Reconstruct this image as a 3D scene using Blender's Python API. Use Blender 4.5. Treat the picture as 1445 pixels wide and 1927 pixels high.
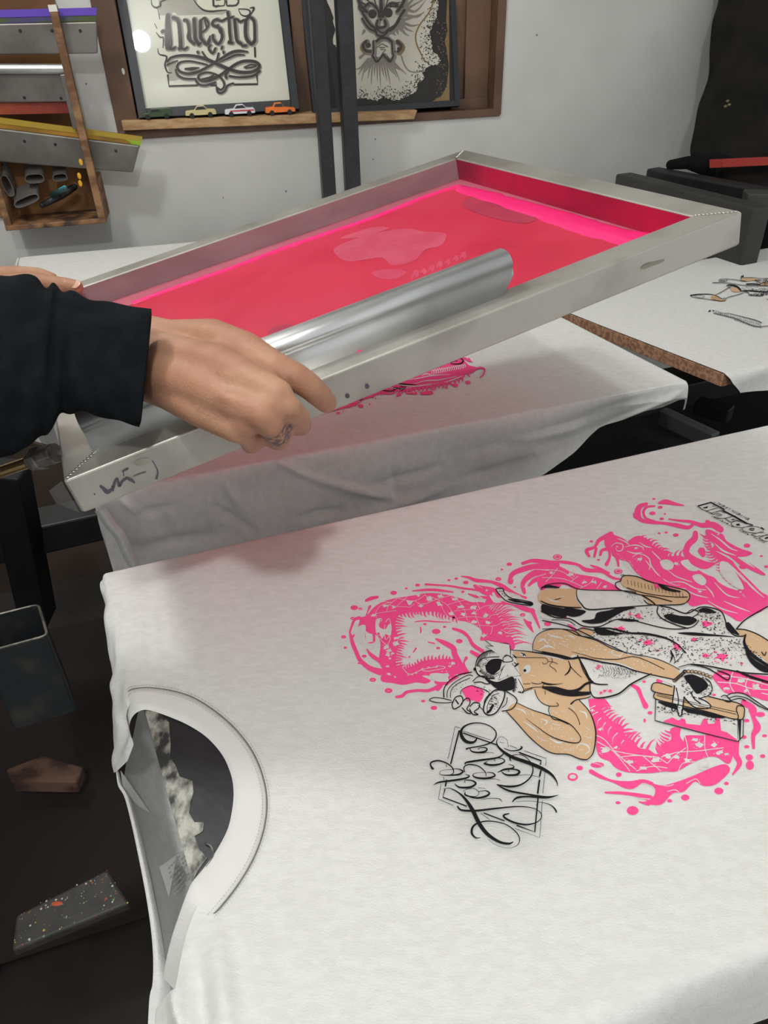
import bpy, bmesh, math, random
from mathutils import Vector, Matrix, noise
from mathutils.geometry import tessellate_polygon
random.seed(7)
for o in list(bpy.data.objects): bpy.data.objects.remove(o)
SC = bpy.context.scene
COL = SC.collection

# ---------------------------------------------------------------- camera
CAMP = Vector((0, 0, 1.36))                    # camera position, metres; the platens' top is at z = 0.86
ROWS = ((0.9993669112, 0.0355777565, 0.0), (-0.0200678176, 0.5636980752, -0.8257371027), (-0.0293778736, 0.8252143377, 0.5640551722))
FPX = 1392.0
cam = bpy.data.cameras.new('camera'); camo = bpy.data.objects.new('camera', cam); COL.objects.link(camo)
M = Matrix(ROWS).to_4x4(); M.translation = CAMP
camo.matrix_world = M
cam.sensor_fit = 'VERTICAL'; cam.sensor_height = 36; cam.lens = 36 * FPX / 1927
cam.clip_start = 0.02
SC.camera = camo
SC.view_settings.view_transform = 'Standard'; SC.view_settings.look = 'None'
SC.view_settings.gamma = 1; SC.view_settings.use_curve_mapping = False
SC.view_settings.exposure = 0.10
# ---------------------------------------------------------------- world and lamps
world = bpy.data.worlds.new('world'); SC.world = world; world.use_nodes = True
world.node_tree.nodes['Background'].inputs[0].default_value = (0.84, 0.86, 0.86, 1)
world.node_tree.nodes['Background'].inputs[1].default_value = 0.75
def lamp(name, loc, power, radius, col):
    l = bpy.data.lights.new(name, 'POINT'); l.energy = power; l.shadow_soft_size = radius; l.color = col
    o = bpy.data.objects.new(name, l); o.location = loc; COL.objects.link(o); return o
KEY = CAMP + Vector((0.10, -0.70, 1.30))
lamp('ceiling_bulb', KEY, 44, 0.055, (0.97, 1.0, 0.985))
lamp('ceiling_bulb', CAMP + Vector((0.42, -1.56, 1.20)), 6, 0.055, (0.97, 1.0, 0.985))

lamp('added_unseen_lamp', CAMP + Vector((-0.86, 0.98, 1.16)), 31, 0.10, (0.97, 1.0, 0.985))  # unseen lamp added to brighten the far shirts and send light through the mesh
# ---------------------------------------------------------------- helpers
R3 = Matrix(ROWS)
def ray(px, py): return R3 @ Vector(((px - 722.5) / FPX, -(py - 963.5) / FPX, -1.0))
def onz(px, py, z):
    r = ray(px, py); return CAMP + r * ((z - CAMP.z) / r.z)
def onpl(px, py, P, N):
    r = ray(px, py); return CAMP + r * ((P - CAMP).dot(N) / r.dot(N))
def atd(px, py, d): return CAMP + ray(px, py) * d
def proj(p):
    c = R3.transposed() @ (Vector(p) - CAMP); return (722.5 - FPX * c.x / c.z, 963.5 + FPX * c.y / c.z)
def s2l(c):
    return tuple((v / 255 / 12.92 if v / 255 <= 0.04045 else ((v / 255 + 0.055) / 1.055) ** 2.4) for v in c) + (1,)
def tag(o, label=None, cat=None, group=None, kind=None):
    if label: o['label'] = label
    if cat: o['category'] = cat
    if group: o['group'] = group
    if kind: o['kind'] = kind
    return o
def empty(name, loc, label, cat, group=None):
    o = bpy.data.objects.new(name, None); o.empty_display_size = 0.05; o.location = loc; COL.objects.link(o)
    return tag(o, label, cat, group)
def link(name, me, mat=None, parent=None, smooth=False, auto=None):
    o = bpy.data.objects.new(name, me); COL.objects.link(o)
    if mat is not None:
        for m in (mat if isinstance(mat, (list, tuple)) else [mat]): me.materials.append(m)
    if smooth:
        for p in me.polygons: p.use_smooth = True
    if parent is not None:
        o.parent = parent
        o.matrix_parent_inverse = Matrix.Translation(-parent.location) if parent.type == 'EMPTY' else Matrix()
    return o
class MB:
    def __init__(s): s.v = []; s.f = []; s.m = []
    def add(s, vs, fs, mi=0):
        b = len(s.v); s.v += [tuple(v) for v in vs]
        for f in fs: s.f.append(tuple(b + i for i in f)); s.m.append(mi)
    def box(s, c, sz, R=None, mi=0):
        c = Vector(c); vs = []
        for x in (-.5, .5):
            for y in (-.5, .5):
                for z in (-.5, .5):
                    v = Vector((x * sz[0], y * sz[1], z * sz[2])); vs.append(c + (R @ v if R else v))
        s.add(vs, [(0, 1, 3, 2), (4, 6, 7, 5), (0, 4, 5, 1), (2, 3, 7, 6), (0, 2, 6, 4), (1, 5, 7, 3)], mi)
    def hexa(s, p, mi=0):   # p: 4 bottom then 4 top
        s.add(p, [(3, 2, 1, 0), (4, 5, 6, 7), (0, 1, 5, 4), (1, 2, 6, 5), (2, 3, 7, 6), (3, 0, 4, 7)], mi)
    def prism(s, poly, N, h, mi=0, holes=()):   # closed outline, extruded along N by h
        tri = tessellate_polygon([[Vector(p) for p in poly]])
        n = len(poly); N = Vector(N)
        vs = [Vector(p) for p in poly] + [Vector(p) + N * h for p in poly]
        s.add(vs, [tuple(t) for t in tri] + [tuple(n + i for i in t)[::-1] for t in tri] + [(i, (i + 1) % n, n + (i + 1) % n, n + i) for i in range(n)], mi)
    def tube(s, pts, r, n=10, mi=0, cap=True):
        pts = [Vector(p) for p in pts]; rs = r if isinstance(r, (list, tuple)) else [r] * len(pts)
        vs = []; prev = None
        for i, p in enumerate(pts):
            t = (pts[min(i + 1, len(pts) - 1)] - pts[max(i - 1, 0)]).normalized()
            a = prev if prev is not None else (Vector((0, 0, 1)) if abs(t.z) < .9 else Vector((1, 0, 0)))
            x = (a - t * a.dot(t)).normalized(); y = t.cross(x); prev = x
            for k in range(n):
                an = 2 * math.pi * k / n; vs.append(p + (x * math.cos(an) + y * math.sin(an)) * rs[i])
        fs = []
        for i in range(len(pts) - 1):
            for k in range(n): fs.append((i * n + k, i * n + (k + 1) % n, (i + 1) * n + (k + 1) % n, (i + 1) * n + k))
        if cap: fs.append(tuple(range(n))[::-1]); fs.append(tuple((len(pts) - 1) * n + k for k in range(n)))
        s.add(vs, fs, mi)
    def ball(s, c, r, seg=16, rng=10, sc=(1, 1, 1), R=None, mi=0):
        c = Vector(c); vs = []; fs = []
        for i in range(rng + 1):
            th = math.pi * i / rng
            for k in range(seg):
                ph = 2 * math.pi * k / seg
                v = Vector((math.sin(th) * math.cos(ph) * r * sc[0], math.sin(th) * math.sin(ph) * r * sc[1], math.cos(th) * r * sc[2]))
                vs.append(c + (R @ v if R else v))
        for i in range(rng):
            for k in range(seg): fs.append((i * seg + k, (i + 1) * seg + k, (i + 1) * seg + (k + 1) % seg, i * seg + (k + 1) % seg))
        s.add(vs, fs, mi)
    def limb(s, pts, mi=0):        # rounded tapering chain of (point, radius)
        for i, (p, r) in enumerate(pts):
            s.ball(p, r, 18, 12)
            if i: s.tube([pts[i - 1][0], p], [pts[i - 1][1], r], 18)
    def mesh(s, name):
        me = bpy.data.meshes.new(name); me.from_pydata(s.v, [], s.f); me.update()
        for p, m in zip(me.polygons, s.m): p.material_index = m
        return me
    def build(s, name, mat, parent=None, smooth=False, bevel=0, recalc=True, seg=2):
        me = s.mesh(name)
        if recalc:
            bm = bmesh.new(); bm.from_mesh(me); bmesh.ops.remove_doubles(bm, verts=bm.verts, dist=1e-6); bmesh.ops.recalc_face_normals(bm, faces=bm.faces); bm.to_mesh(me); bm.free()
        o = link(name, me, mat, parent, smooth)
        if bevel:
            b = o.modifiers.new('bevel', 'BEVEL'); b.width = bevel; b.segments = seg; b.limit_method = 'ANGLE'; b.angle_limit = math.radians(40)
        return o
def box(name, c, sz, mat, parent=None, rz=0, bevel=0.0015, R=None):
    m = MB(); m.box(c, sz, R or Matrix.Rotation(rz, 3, 'Z')); return m.build(name, mat, parent, bevel=bevel)
def cr(P, n=8, closed=False):      # Catmull-Rom through tuples of any length
    out = []; N = len(P)
    segs = N if closed else N - 1
    for i in range(segs):
        g = (lambda k: P[k % N]) if closed else (lambda k: P[max(0, min(N - 1, k))])
        p0, p1, p2, p3 = g(i - 1), g(i), g(i + 1), g(i + 2)
        for j in range(n):
            t = j / n
            out.append(tuple(.5 * (2 * b + (c - a) * t + (2 * a - 5 * b + 4 * c - d) * t * t + (3 * b - a - 3 * c + d) * t ** 3) for a, b, c, d in zip(p0, p1, p2, p3)))
    if not closed: out.append(tuple(P[-1]))
    return out
def lerp(a, b, t): return a + (b - a) * t
def interp(x, T):
    if x <= T[0][0]: return T[0][1]
    for (a, va), (b, vb) in zip(T, T[1:]):
        if x <= b: return va + (vb - va) * (x - a) / (b - a)
    return T[-1][1]
def inpoly(x, y, P):
    c = False; j = len(P) - 1
    for i in range(len(P)):
        if (P[i][1] > y) != (P[j][1] > y) and x < (P[j][0] - P[i][0]) * (y - P[i][1]) / (P[j][1] - P[i][1]) + P[i][0]: c = not c
        j = i
    return c

# ---------------------------------------------------------------- materials
def mat(name, col, rough=0.6, metal=0.0, col2=None, scale=20, fac=(0.4, 0.6), bump=0.0, bscale=300, stretch=(1, 1, 1), spec=0.5, detail=4, coat=0, trans=0, alpha=1, sheen=0):
    m = bpy.data.materials.new(name); m.use_nodes = True; nt = m.node_tree; b = nt.nodes['Principled BSDF']
    b.inputs['Roughness'].default_value = rough; b.inputs['Metallic'].default_value = metal
    b.inputs['Specular IOR Level'].default_value = spec; b.inputs['Coat Weight'].default_value = coat
    b.inputs['Coat Roughness'].default_value = 0.08
    b.inputs['Transmission Weight'].default_value = trans; b.inputs['Alpha'].default_value = alpha
    if sheen: b.inputs['Sheen Weight'].default_value = sheen
    tc = nt.nodes.new('ShaderNodeTexCoord'); mp = nt.nodes.new('ShaderNodeMapping'); mp.inputs['Scale'].default_value = stretch
    nt.links.new(tc.outputs['Object'], mp.inputs[0])
    c1 = s2l(col)
    if col2 is not None:
        n = nt.nodes.new('ShaderNodeTexNoise'); n.inputs['Scale'].default_value = scale; n.inputs['Detail'].default_value = detail
        nt.links.new(mp.outputs[0], n.inputs['Vector'])
        r = nt.nodes.new('ShaderNodeValToRGB'); r.color_ramp.elements[0].position = fac[0]; r.color_ramp.elements[1].position = fac[1]
        r.color_ramp.elements[0].color = c1; r.color_ramp.elements[1].color = s2l(col2)
        nt.links.new(n.outputs['Fac'], r.inputs[0]); nt.links.new(r.outputs[0], b.inputs['Base Color'])
    else: b.inputs['Base Color'].default_value = c1
    if bump:
        n2 = nt.nodes.new('ShaderNodeTexNoise'); n2.inputs['Scale'].default_value = bscale; n2.inputs['Detail'].default_value = 3
        nt.links.new(mp.outputs[0], n2.inputs['Vector'])
        bp = nt.nodes.new('ShaderNodeBump'); bp.inputs['Strength'].default_value = bump; bp.inputs['Distance'].default_value = 0.002
        nt.links.new(n2.outputs['Fac'], bp.inputs['Height']); nt.links.new(bp.outputs[0], b.inputs['Normal'])
    return m
M_SHIRT = mat('white_cotton', (228, 227, 224), 0.9, col2=(222, 221, 217), scale=90, bump=0.35, bscale=420, stretch=(1, 2.2, 1), spec=0.15)
M_WALL = mat('painted_plaster', (212, 210, 206), 0.75, col2=(196, 194, 190), scale=3.2, fac=(.35, .68), bump=0.5, bscale=24)
M_ALU = mat('worn_aluminium', (188, 184, 176), 0.42, 0.65, col2=(150, 144, 136), scale=14, fac=(.42, .72), bump=0.1, bscale=60)
M_ALUB = mat('extruded_aluminium', (226, 227, 227), 0.36, 0.85, col2=(210, 211, 212), scale=8, stretch=(1, 1, 1), bump=0.05, bscale=80)
M_PLATEN = mat('black_platen_surface', (36, 37, 41), 0.42, col2=(24, 25, 28), scale=30, bump=.2, bscale=60)
M_CHIP = mat('chipboard_edge', (172, 132, 102), 0.85, col2=(132, 96, 72), scale=160, fac=(.42, .58), bump=.6, bscale=220)
M_BLACK = mat('black_painted_steel', (27, 27, 30), 0.45, col2=(38, 38, 42), scale=40)
M_BLACKD = mat('dark_steel', (14, 15, 17), 0.5, col2=(24, 24, 27), scale=25)
M_SLEEVE = mat('black_sweatshirt_cotton', (20, 24, 27), 0.95, col2=(14, 16, 19), scale=60, bump=.3, bscale=500, spec=.1)
M_FLOOR = mat('dark_concrete_floor', (44, 36, 32), 0.85, col2=(30, 25, 23), scale=5)
M_BROWN = mat('brown_hardboard', (74, 60, 50), 0.8, col2=(62, 50, 42), scale=6)
M_WOOD = mat('pine_wood', (178, 140, 100), 0.7, col2=(146, 108, 72), scale=18, stretch=(1, 1, 6))
M_WOODH = mat('pine_strip', (186, 152, 112), 0.7, col2=(160, 122, 82), scale=12, stretch=(1, 8, 8))
M_FRAMEBR = mat('brown_window_paint', (104, 76, 58), 0.5, col2=(88, 62, 46), scale=9)
M_RUBBER = mat('black_rubber_blade', (22, 20, 22), 0.5)
M_PINK = mat('fluorescent_pink_ink', (255, 50, 128), 0.22, spec=.3)
M_PINKP = mat('printed_pink_ink', (255, 84, 150), 0.75, spec=.1)
M_BLKINK = mat('printed_black_ink', (34, 32, 35), 0.8, spec=.1)
M_TANINK = mat('printed_tan_ink', (212, 177, 140), 0.85, spec=.1)
M_GREYINK = mat('printed_grey_ink', (120, 118, 120), 0.85, spec=.1)
M_WHITEINK = mat('unprinted_white_cotton', (224, 222, 218), 0.9, col2=(216, 214, 209), scale=90, spec=.1)

ZT = 0.86                                        # top of the platens
# ================================================================ THE ROOM
YAW = math.radians(12)
WT = Vector((math.cos(YAW), math.sin(YAW), 0)); WN = Vector((math.sin(YAW), -math.cos(YAW), 0))   # along the back wall / towards the room
WP = Vector((0, 2.3, 0))
def wpt(a, d, z): return WP + WT * a + WN * d + Vector((0, 0, z))   # along, out from wall, height
def onw(px, py, d=0): return onpl(px, py, WP + WN * d, WN)
def wa(px, py, d=0):                              # pixel -> (along, height) on a plane d in front of the wall
    p = onw(px, py, d); return ((p - WP).dot(WT), p.z)
def wbox(m, a0, a1, d0, d1, z0, z1, mi=0):
    m.hexa([wpt(a0, d1, z0), wpt(a1, d1, z0), wpt(a1, d0, z0), wpt(a0, d0, z0), wpt(a0, d1, z1), wpt(a1, d1, z1), wpt(a1, d0, z1), wpt(a0, d0, z1)], mi)
m = MB()
NA0, NA1, NZ0, NZ1, ND = -0.668, 0.377, 1.096, 2.05, -0.10
wbox(m, -2.6, NA0, -.14, 0, 0, 2.75); wbox(m, NA1, 2.6, -.14, 0, 0, 2.75)
wbox(m, NA0, NA1, -.14, 0, 0, NZ0); wbox(m, NA0, NA1, -.14, 0, NZ1, 2.75)
WB = tag(m.build('wall_back', M_WALL), kind='structure')
m = MB(); m.box((0, .4, -.05), (6.2, 6.6, .1)); tag(m.build('floor', M_FLOOR), kind='structure')
m = MB(); m.box((0, .4, 2.80), (6.2, 6.6, .1)); tag(m.build('ceiling', mat('ceiling_paint', (225, 224, 220), .9)), kind='structure')
m = MB(); m.box((-2.45, .2, 1.375), (.1, 5.4, 2.75)); tag(m.build('wall_left', M_WALL), kind='structure')
# window in the niche: brown casement, posters lean in it
w = empty('window_1', wpt(-.14, -.05, NZ0), None, None); w['kind'] = 'structure'
m = MB()
wbox(m, NA0 - .004, NA0 + .052, -.10, .006, NZ0, NZ1); wbox(m, NA1 - .020, NA1 + .004, -.10, .006, NZ0, NZ1)
wbox(m, NA0, NA1, -.10, .008, NZ0 - .004, NZ0 + .016); wbox(m, NA0, NA1, -.10, .004, NZ1 - .05, NZ1)
m.build('window_frame', M_FRAMEBR, w, bevel=.002)
m = MB(); wbox(m, NA1 - .09, NA1 - .02, -.10, -.045, NZ0 + .016, NZ1 - .05); wbox(m, NA1 - .12, NA1 - .07, -.10, -.06, NZ0 + .016, NZ1 - .05)
wbox(m, NA1 - .13, NA1 - .02, -.10, -.04, NZ0 + .014, NZ0 + .04); wbox(m, -.19, -.12, -.10, -.05, NZ0 + .014, NZ1 - .05)
m.build('window_sash', mat('brown_sash_paint', (112, 84, 64), .55, col2=(96, 70, 52), scale=9), w, bevel=.002)
m = MB(); wbox(m, NA0, NA1, -.125, -.099, NZ0, NZ1)
m.build('window_shutter', mat('dark_brown_paint', (52, 34, 26), .6), w)

# bluish smudge and small nicks on the plaster are real stains
m = MB()
for (x, y, r) in ((706, 262, 1.6), (538, 360, 2), (702, 300, 1.5), (162, 158, 1.8), (1010, 66, 2), (420, 372, 1.6)): m.ball(onw(x, y, .0004), r * .0013, 8, 5, (1, .3, 1))
m.build('wall_nick', mat('grey_nick', (120, 118, 114), .9), bpy.data.objects['wall_back'])
m = MB()
m.ball(wpt(NA0 + .040, .0075, 1.245), .005, 8, 6, (.8, .3, 1.5)); m.build('paint_chip', mat('white_chip', (215, 212, 205), .8), w)
# pine strip under the posters
m = MB(); m.hexa([wpt(-.655, .03, 1.116), wpt(.118, .03, 1.100), wpt(.118, -.08, 1.100), wpt(-.655, -.08, 1.116),
                  wpt(-.655, .03, 1.139), wpt(.128, .03, 1.122), wpt(.128, -.08, 1.122), wpt(-.655, -.08, 1.139)])
o = m.build('wooden_ledge', M_WOODH, bevel=.002)
tag(o, 'long pale pine strip ledge below the two framed posters on the back wall', 'ledge')

# framed posters, leaning back in the niche
def poster_plane(tilt, d0, z0):
    ax = math.radians(tilt); q_ = Matrix.Rotation(math.radians(1.7), 3, 'Z'); U = q_ @ WT; V = Vector((0, 0, 1)) * math.cos(ax) - (q_ @ WN) * math.sin(ax)
    return wpt(0, d0 - .014, z0), U, V, U.cross(V)
PO, PU, PV, PNn = poster_plane(12.9, .008, 1.139)
def ponp(px, py, off=0.0): return onpl(px, py, PO + PNn * off, PNn)
def pab(px, py):
    p = ponp(px, py) - PO; return p.dot(PU), p.dot(PV)
PHI = 0.45                                       # poster height up the plane
def framed(name, a0, a1, b0, label, paper, wd=0.022):
    e = empty(name, PO + PU * ((a0 + a1) / 2) + PV * b0, label, 'picture', 'framed posters leaning in the window niche')
    q = lambda a, b, c: PO + PU * a + PV * b + PNn * c
    def bar(m, aa, ab, ba, bb): m.hexa([q(aa, ba, -.016), q(ab, ba, -.016), q(ab, bb, -.016), q(aa, bb, -.016), q(aa, ba, .008), q(ab, ba, .008), q(ab, bb, .008), q(aa, bb, .008)])
    m = MB(); b1 = b0 + PHI
    bar(m, a0, a0 + wd, b0, b1); bar(m, a1 - wd, a1, b0, b1); bar(m, a0 + wd, a1 - wd, b0, b0 + wd); bar(m, a0 + wd, a1 - wd, b1 - wd, b1)
    m.build('frame', mat('black_frame_paint', (38, 40, 45), .45), e, bevel=.0015)
    m = MB(); m.hexa([q(a0 + .01, b0 + .01, -.010), q(a1 - .01, b0 + .01, -.010), q(a1 - .01, b1 - .01, -.010), q(a0 + .01, b1 - .01, -.010)] +
                     [q(a0 + .01, b0 + .01, -.002), q(a1 - .01, b0 + .01, -.002), q(a1 - .01, b1 - .01, -.002), q(a0 + .01, b1 - .01, -.002)])
    m.build('paper', paper, e)
    m = MB(); m.add([q(a0 + .012, b0 + .012, .0035), q(a1 - .012, b0 + .012, .0035), q(a1 - .012, b1 - .012, .0035), q(a0 + .012, b1 - .012, .0035)], [(0, 1, 2, 3)])
    m.build('glass', M_GLASS, e)
    return e
M_GLASS = bpy.data.materials.new('picture_glass'); M_GLASS.use_nodes = True
nt = M_GLASS.node_tree; nt.nodes.clear()
_o = nt.nodes.new('ShaderNodeOutputMaterial'); _mx = nt.nodes.new('ShaderNodeMixShader'); _t = nt.nodes.new('ShaderNodeBsdfTransparent'); _g = nt.nodes.new('ShaderNodeBsdfGlossy')
_g.inputs['Roughness'].default_value = 0.015; _f = nt.nodes.new('ShaderNodeFresnel'); _f.inputs[0].default_value = 1.45
nt.links.new(_f.outputs[0], _mx.inputs[0]); nt.links.new(_t.outputs[0], _mx.inputs[1]); nt.links.new(_g.outputs[0], _mx.inputs[2]); nt.links.new(_mx.outputs[0], _o.inputs[0])
a0 = pab(222, 0)[0]; a1 = pab(551, 100)[0]
POSTER1 = framed('framed_poster', pab(240, 110)[0], a1, .0, 'black framed cream poster with blackletter lettering and a line scroll, behind toy cars', mat('cream_paper', (222, 221, 206), .8))
POSTER2 = framed('framed_poster', pab(577, 100)[0], pab(860, 105)[0], -.018, 'black framed poster of a horned ornamental mask on lace, behind the black posts', mat('black_paper', (34, 31, 29), .8), wd=.014)

# two black steel posts in front of the wall
for (x0, x1, yy, lab) in ((597, 623, 200, 'black square steel post rising before the wall, nearer the lettering poster'), (644, 673, 200, 'black square steel post rising before the wall, crossing the mask poster')):
    a, _ = wa(x0, yy, .15); b, _ = wa(x1, yy, .15)
    m = MB(); wbox(m, a, b, .11, .15, 0, 2.7); o = m.build('steel_post', M_BLACK, bevel=.003)
    tag(o, lab, 'post', 'black posts before the wall')

# toy cars on the ledge
def toycar(px, py, label, body, win, kind):
    a, z = wa(px, py, .016); z = interp(a, [(-.655, 1.1395), (.128, 1.1225)])
    L = .078; e = empty('toy_car', wpt(a, .016, z), label, 'toy car', 'toy cars on the ledge')
    q = lambda x, y, zz: wpt(a + x, .016 + y, z + zz)
    if kind == 'sedan': prof = [(-.5, .006), (-.5, .014), (-.46, .017), (-.2, .018), (-.1, .0265), (.12, .027), (.24, .0185), (.46, .018), (.5, .014), (.5, .006)]; glass = [(-.17, .0185), (-.09, .025), (.11, .0255), (.21, .0188)]
    elif kind == 'pickup': prof = [(-.5, .006), (-.5, .016), (-.46, .0185), (-.24, .019), (-.17, .0275), (.06, .028), (.12, .0175), (.46, .015), (.5, .014), (.5, .006)]; glass = [(-.21, .0195), (-.16, .026), (.05, .0265), (.09, .0188)]
    else: prof = [(-.5, .005), (-.5, .012), (-.42, .015), (-.22, .016), (-.16, .024), (.42, .0245), (.46, .022), (.5, .010), (.5, .005)]; glass = [(-.19, .0168), (-.14, .022), (.1, .0225), (.1, .0168)]
    m = MB(); m.prism([q(x * L, .015, zz) for x, zz in prof], -WN, .03)
    m.build('car_body', body, e, bevel=.0018)
    m = MB(); m.prism([q(x * L, .0156, zz) for x, zz in glass], -WN, .0312); m.build('car_window', win, e)
    for x in (-.3, .3):
        for y in (.0135, -.0135):
            m = MB(); m.tube([q(x * L, y - .003, .0058), q(x * L, y + .003, .0058)], .0062, 14); m.build('wheel', M_RUBBER, e)
    for u in (-.51, .485): m = MB(); wbox(m, a + u * L, a + (u + .025) * L, .0, .024, z + .006, z + .0095); m.build('bumper', M_ALU, e)
    return e
DKW = mat('tinted_toy_window', (40, 44, 46), .15)
toycar(296, 218, 'dark green toy van, leftmost on the pine ledge', mat('green_toy_paint', (58, 78, 52), .3), DKW, 'van')
toycar(378, 214, 'cream yellow toy saloon car on the pine ledge', mat('cream_toy_paint', (206, 190, 138), .3), DKW, 'sedan')
c3 = toycar(451, 210, 'white toy saloon car with a red side stripe on the pine ledge', mat('white_toy_paint', (222, 220, 222), .3), DKW, 'sedan')
toycar(527, 208, 'orange toy pickup truck on the pine ledge beside the black post', mat('orange_toy_paint', (240, 120, 40), .3), DKW, 'pickup')
a, _ = wa(451, 210, .016); z = interp(a, [(-.655, 1.1395), (.128, 1.1225)])
m = MB(); wbox(m, a - .025, a + .037, .0310, .0316, z + .0115, z + .0145); m.build('side_stripe', mat('red_toy_stripe', (190, 60, 60), .4), c3)

# ================================================================ SQUEEGEE RACK ON THE LEFT OF THE WALL
rack = empty('squeegee_rack', wpt(-.9, .1, .94), 'wooden wall rack with a tray at the bottom holding ink-stained squeegees', 'rack')
a_r, _ = wa(168, 300, .125)
M_WR = mat('stained_rack_wood', (150, 112, 78), .75, col2=(104, 72, 48), scale=14, stretch=(1, 1, 3))
M_WB = mat('rack_back_ply', (140, 98, 56), .75, col2=(100, 64, 36), scale=6)
m = MB(); wbox(m, -1.15, a_r - .01, .0, .008, .928, 1.56); m.build('back_panel', M_WB, rack)
m = MB(); wbox(m, a_r - .012, a_r + .006, .103, .125, .928, 1.385); wbox(m, a_r - .012, a_r + .006, .0, .103, .928, 1.02); m.build('side_board', M_WR, rack, bevel=.002)
al, _ = wa(8, 400, .125)
m = MB(); wbox(m, al - .008, al + .008, .0, .125, .928, 1.14); m.build('side_board', M_WR, rack, bevel=.002)
m = MB(); wbox(m, al - .008, a_r + .006, .0, .130, .918, .930); m.build('tray_floor', mat('oiled_tray_wood', (140, 100, 66), .6, col2=(60, 42, 34), scale=25), rack, bevel=.002)
m = MB(); wbox(m, a_r - .012, a_r + .006, .103, .126, 1.372, 1.385); m.build('white_tip', mat('white_paint_dab', (220, 215, 205), .6), rack)
def wsq(name, pts, d, thick, label, bladecol, bladecol2, face_mat, blade_frac, group='squeegees in the wall rack', screws=()):
    """pts: four image corners (top left, top right, bottom right, bottom left) of the squeegee's broad face, lying d in front of the wall"""
    P = [onw(x, y, d) for x, y in pts]
    e = empty(name, (P[2] + P[3]) / 2, label, 'squeegee', group)
    tl, tr, br, bl = P
    f = blade_frac
    ml = tl.lerp(bl, f); mr = tr.lerp(br, f)
    m = MB(); m.hexa([p - WN * thick for p in (bl, br, mr, ml)] + [bl, br, mr, ml]); m.build('handle', face_mat, e, bevel=.003)
    t2 = thick * .35
    m = MB(); m.hexa([p - WN * (thick * .65) for p in (ml, mr, tr, tl)] + [p - WN * t2 + WN * (.0) for p in (ml, mr, tr, tl)]); m.build('blade', bladecol, e, bevel=.001)
    if bladecol2:
        g = .55; a_ = tl.lerp(ml, g); b_ = tr.lerp(mr, g)
        m = MB(); m.hexa([p - WN * (t2 + .0005) for p in (a_, b_, tr, tl)] + [p - WN * (t2 - .0012) for p in (a_, b_, tr, tl)]); m.build('ink_stain', bladecol2, e)
    for sx, sy in screws:
        c = onw(sx, sy, d); m = MB(); m.tube([c - WN * .002, c + WN * .0012], .0035, 12); m.build('screw', M_BLACKD, e)
    return e
M_GALU = mat('dull_squeegee_aluminium', (128, 123, 118), .42, .6, col2=(106, 101, 96), scale=10)
wsq('squeegee', [(-60, 20), (181, 14), (183, 101), (-60, 104)], .097, .018, 'aluminium squeegee with a purple and green stained blade, uppermost in the rack',
    mat('purple_blade', (72, 46, 132), .5, col2=(70, 84, 40), scale=9, stretch=(1, 1, 8)), mat('bright_purple_ink', (98, 66, 182), .5), M_GALU, .30, screws=((38, 58), (98, 58), (151, 58)))
sq2 = wsq('squeegee', [(-60, 218), (131, 214), (131, 138), (-60, 138)], .092, .02, 'aluminium squeegee with a round bright back and red-orange blade edge, second in the rack',
    mat('red_orange_blade', (150, 66, 34), .5, col2=(120, 34, 26), scale=12), None, M_GALU, .30, screws=((46, 184), (115, 185)))
m = MB(); m.tube([onw(-60, 130, .092), onw(131, 130, .092)], .011, 18); m.build('round_back', M_ALUB, sq2, smooth=False)
wsq('squeegee', [(-60, 214), (267, 258), (250, 325), (-60, 300)], .092, .026, 'long tilted aluminium squeegee with an amber blade and lime green ink at its end',
    mat('amber_blade', (176, 126, 38), .4, col2=(134, 98, 34), scale=8), mat('amber_lime_edge', (168, 140, 44), .45), M_GALU, .24, screws=((46, 266), (104, 272), (218, 284)))
m = MB(); P = [onw(*q, .084) for q in ((190, 247), (268, 258), (263, 279), (248, 277), (246, 268), (228, 259), (205, 253))]; m.prism(P, -WN, .010)
m.build('green_ink', mat('lime_ink', (140, 176, 40), .4), bpy.data.objects['squeegee.002'])
m = MB(); wbox(m, wa(122, 180, .11)[0], wa(143, 210, .11)[0], .05, .11, 1.135, 1.25)
tag(m.build('metal_channel', M_GALU, bevel=.002), 'short grey aluminium channel standing at the right end inside the rack', 'metal piece')
# offcuts in the tray
def cell(cx, cy, w, h, ang, L, label, d=.097, t=.0022):
    c = onw(cx, cy, d); ca, sa = math.cos(ang), math.sin(ang); X = WT * ca + Vector((0, 0, sa)); Z = -WT * sa + Vector((0, 0, ca)); D = (-WN * .9 + Vector((0, 0, .45))).normalized()
    out = [(math.copysign(abs(math.cos(k * math.pi / 12)) ** .6, math.cos(k * math.pi / 12)) * w / 2, math.copysign(abs(math.sin(k * math.pi / 12)) ** .8, math.sin(k * math.pi / 12)) * h / 2) for k in range(24)]
    vs = []; n = 24
    for s_, dd in ((1, 0), (1, L), (1 - 2 * t / h * .8, L), (1 - 2 * t / h * .8, 0)):
        vs += [c + X * x * (s_ if s_ == 1 else (1 - 2 * t / w)) + Z * y * s_ + D * dd for x, y in out]
    fs = [(r * n + k, r * n + (k + 1) % n, ((r + 1) % 4) * n + (k + 1) % n, ((r + 1) % 4) * n + k) for r in range(4) for k in range(n)]
    m = MB(); m.add(vs, fs); return tag(m.build('aluminium_offcut', M_GALU), label, 'offcut', 'aluminium offcuts in the tray')
m = MB()
for x, y in ((152, 305), (149, 331), (151, 345)): m.ball(onw(x, y, .125), .006, 10, 6, (.8, .3, 1.3))
m.build('yellow_ink_drip', mat('yellow_ink', (226, 164, 30), .4), rack)
cell(65, 336, .046, .022, 0, .055, 'rectangular hollow aluminium offcut with an open end in the rack tray')
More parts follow.
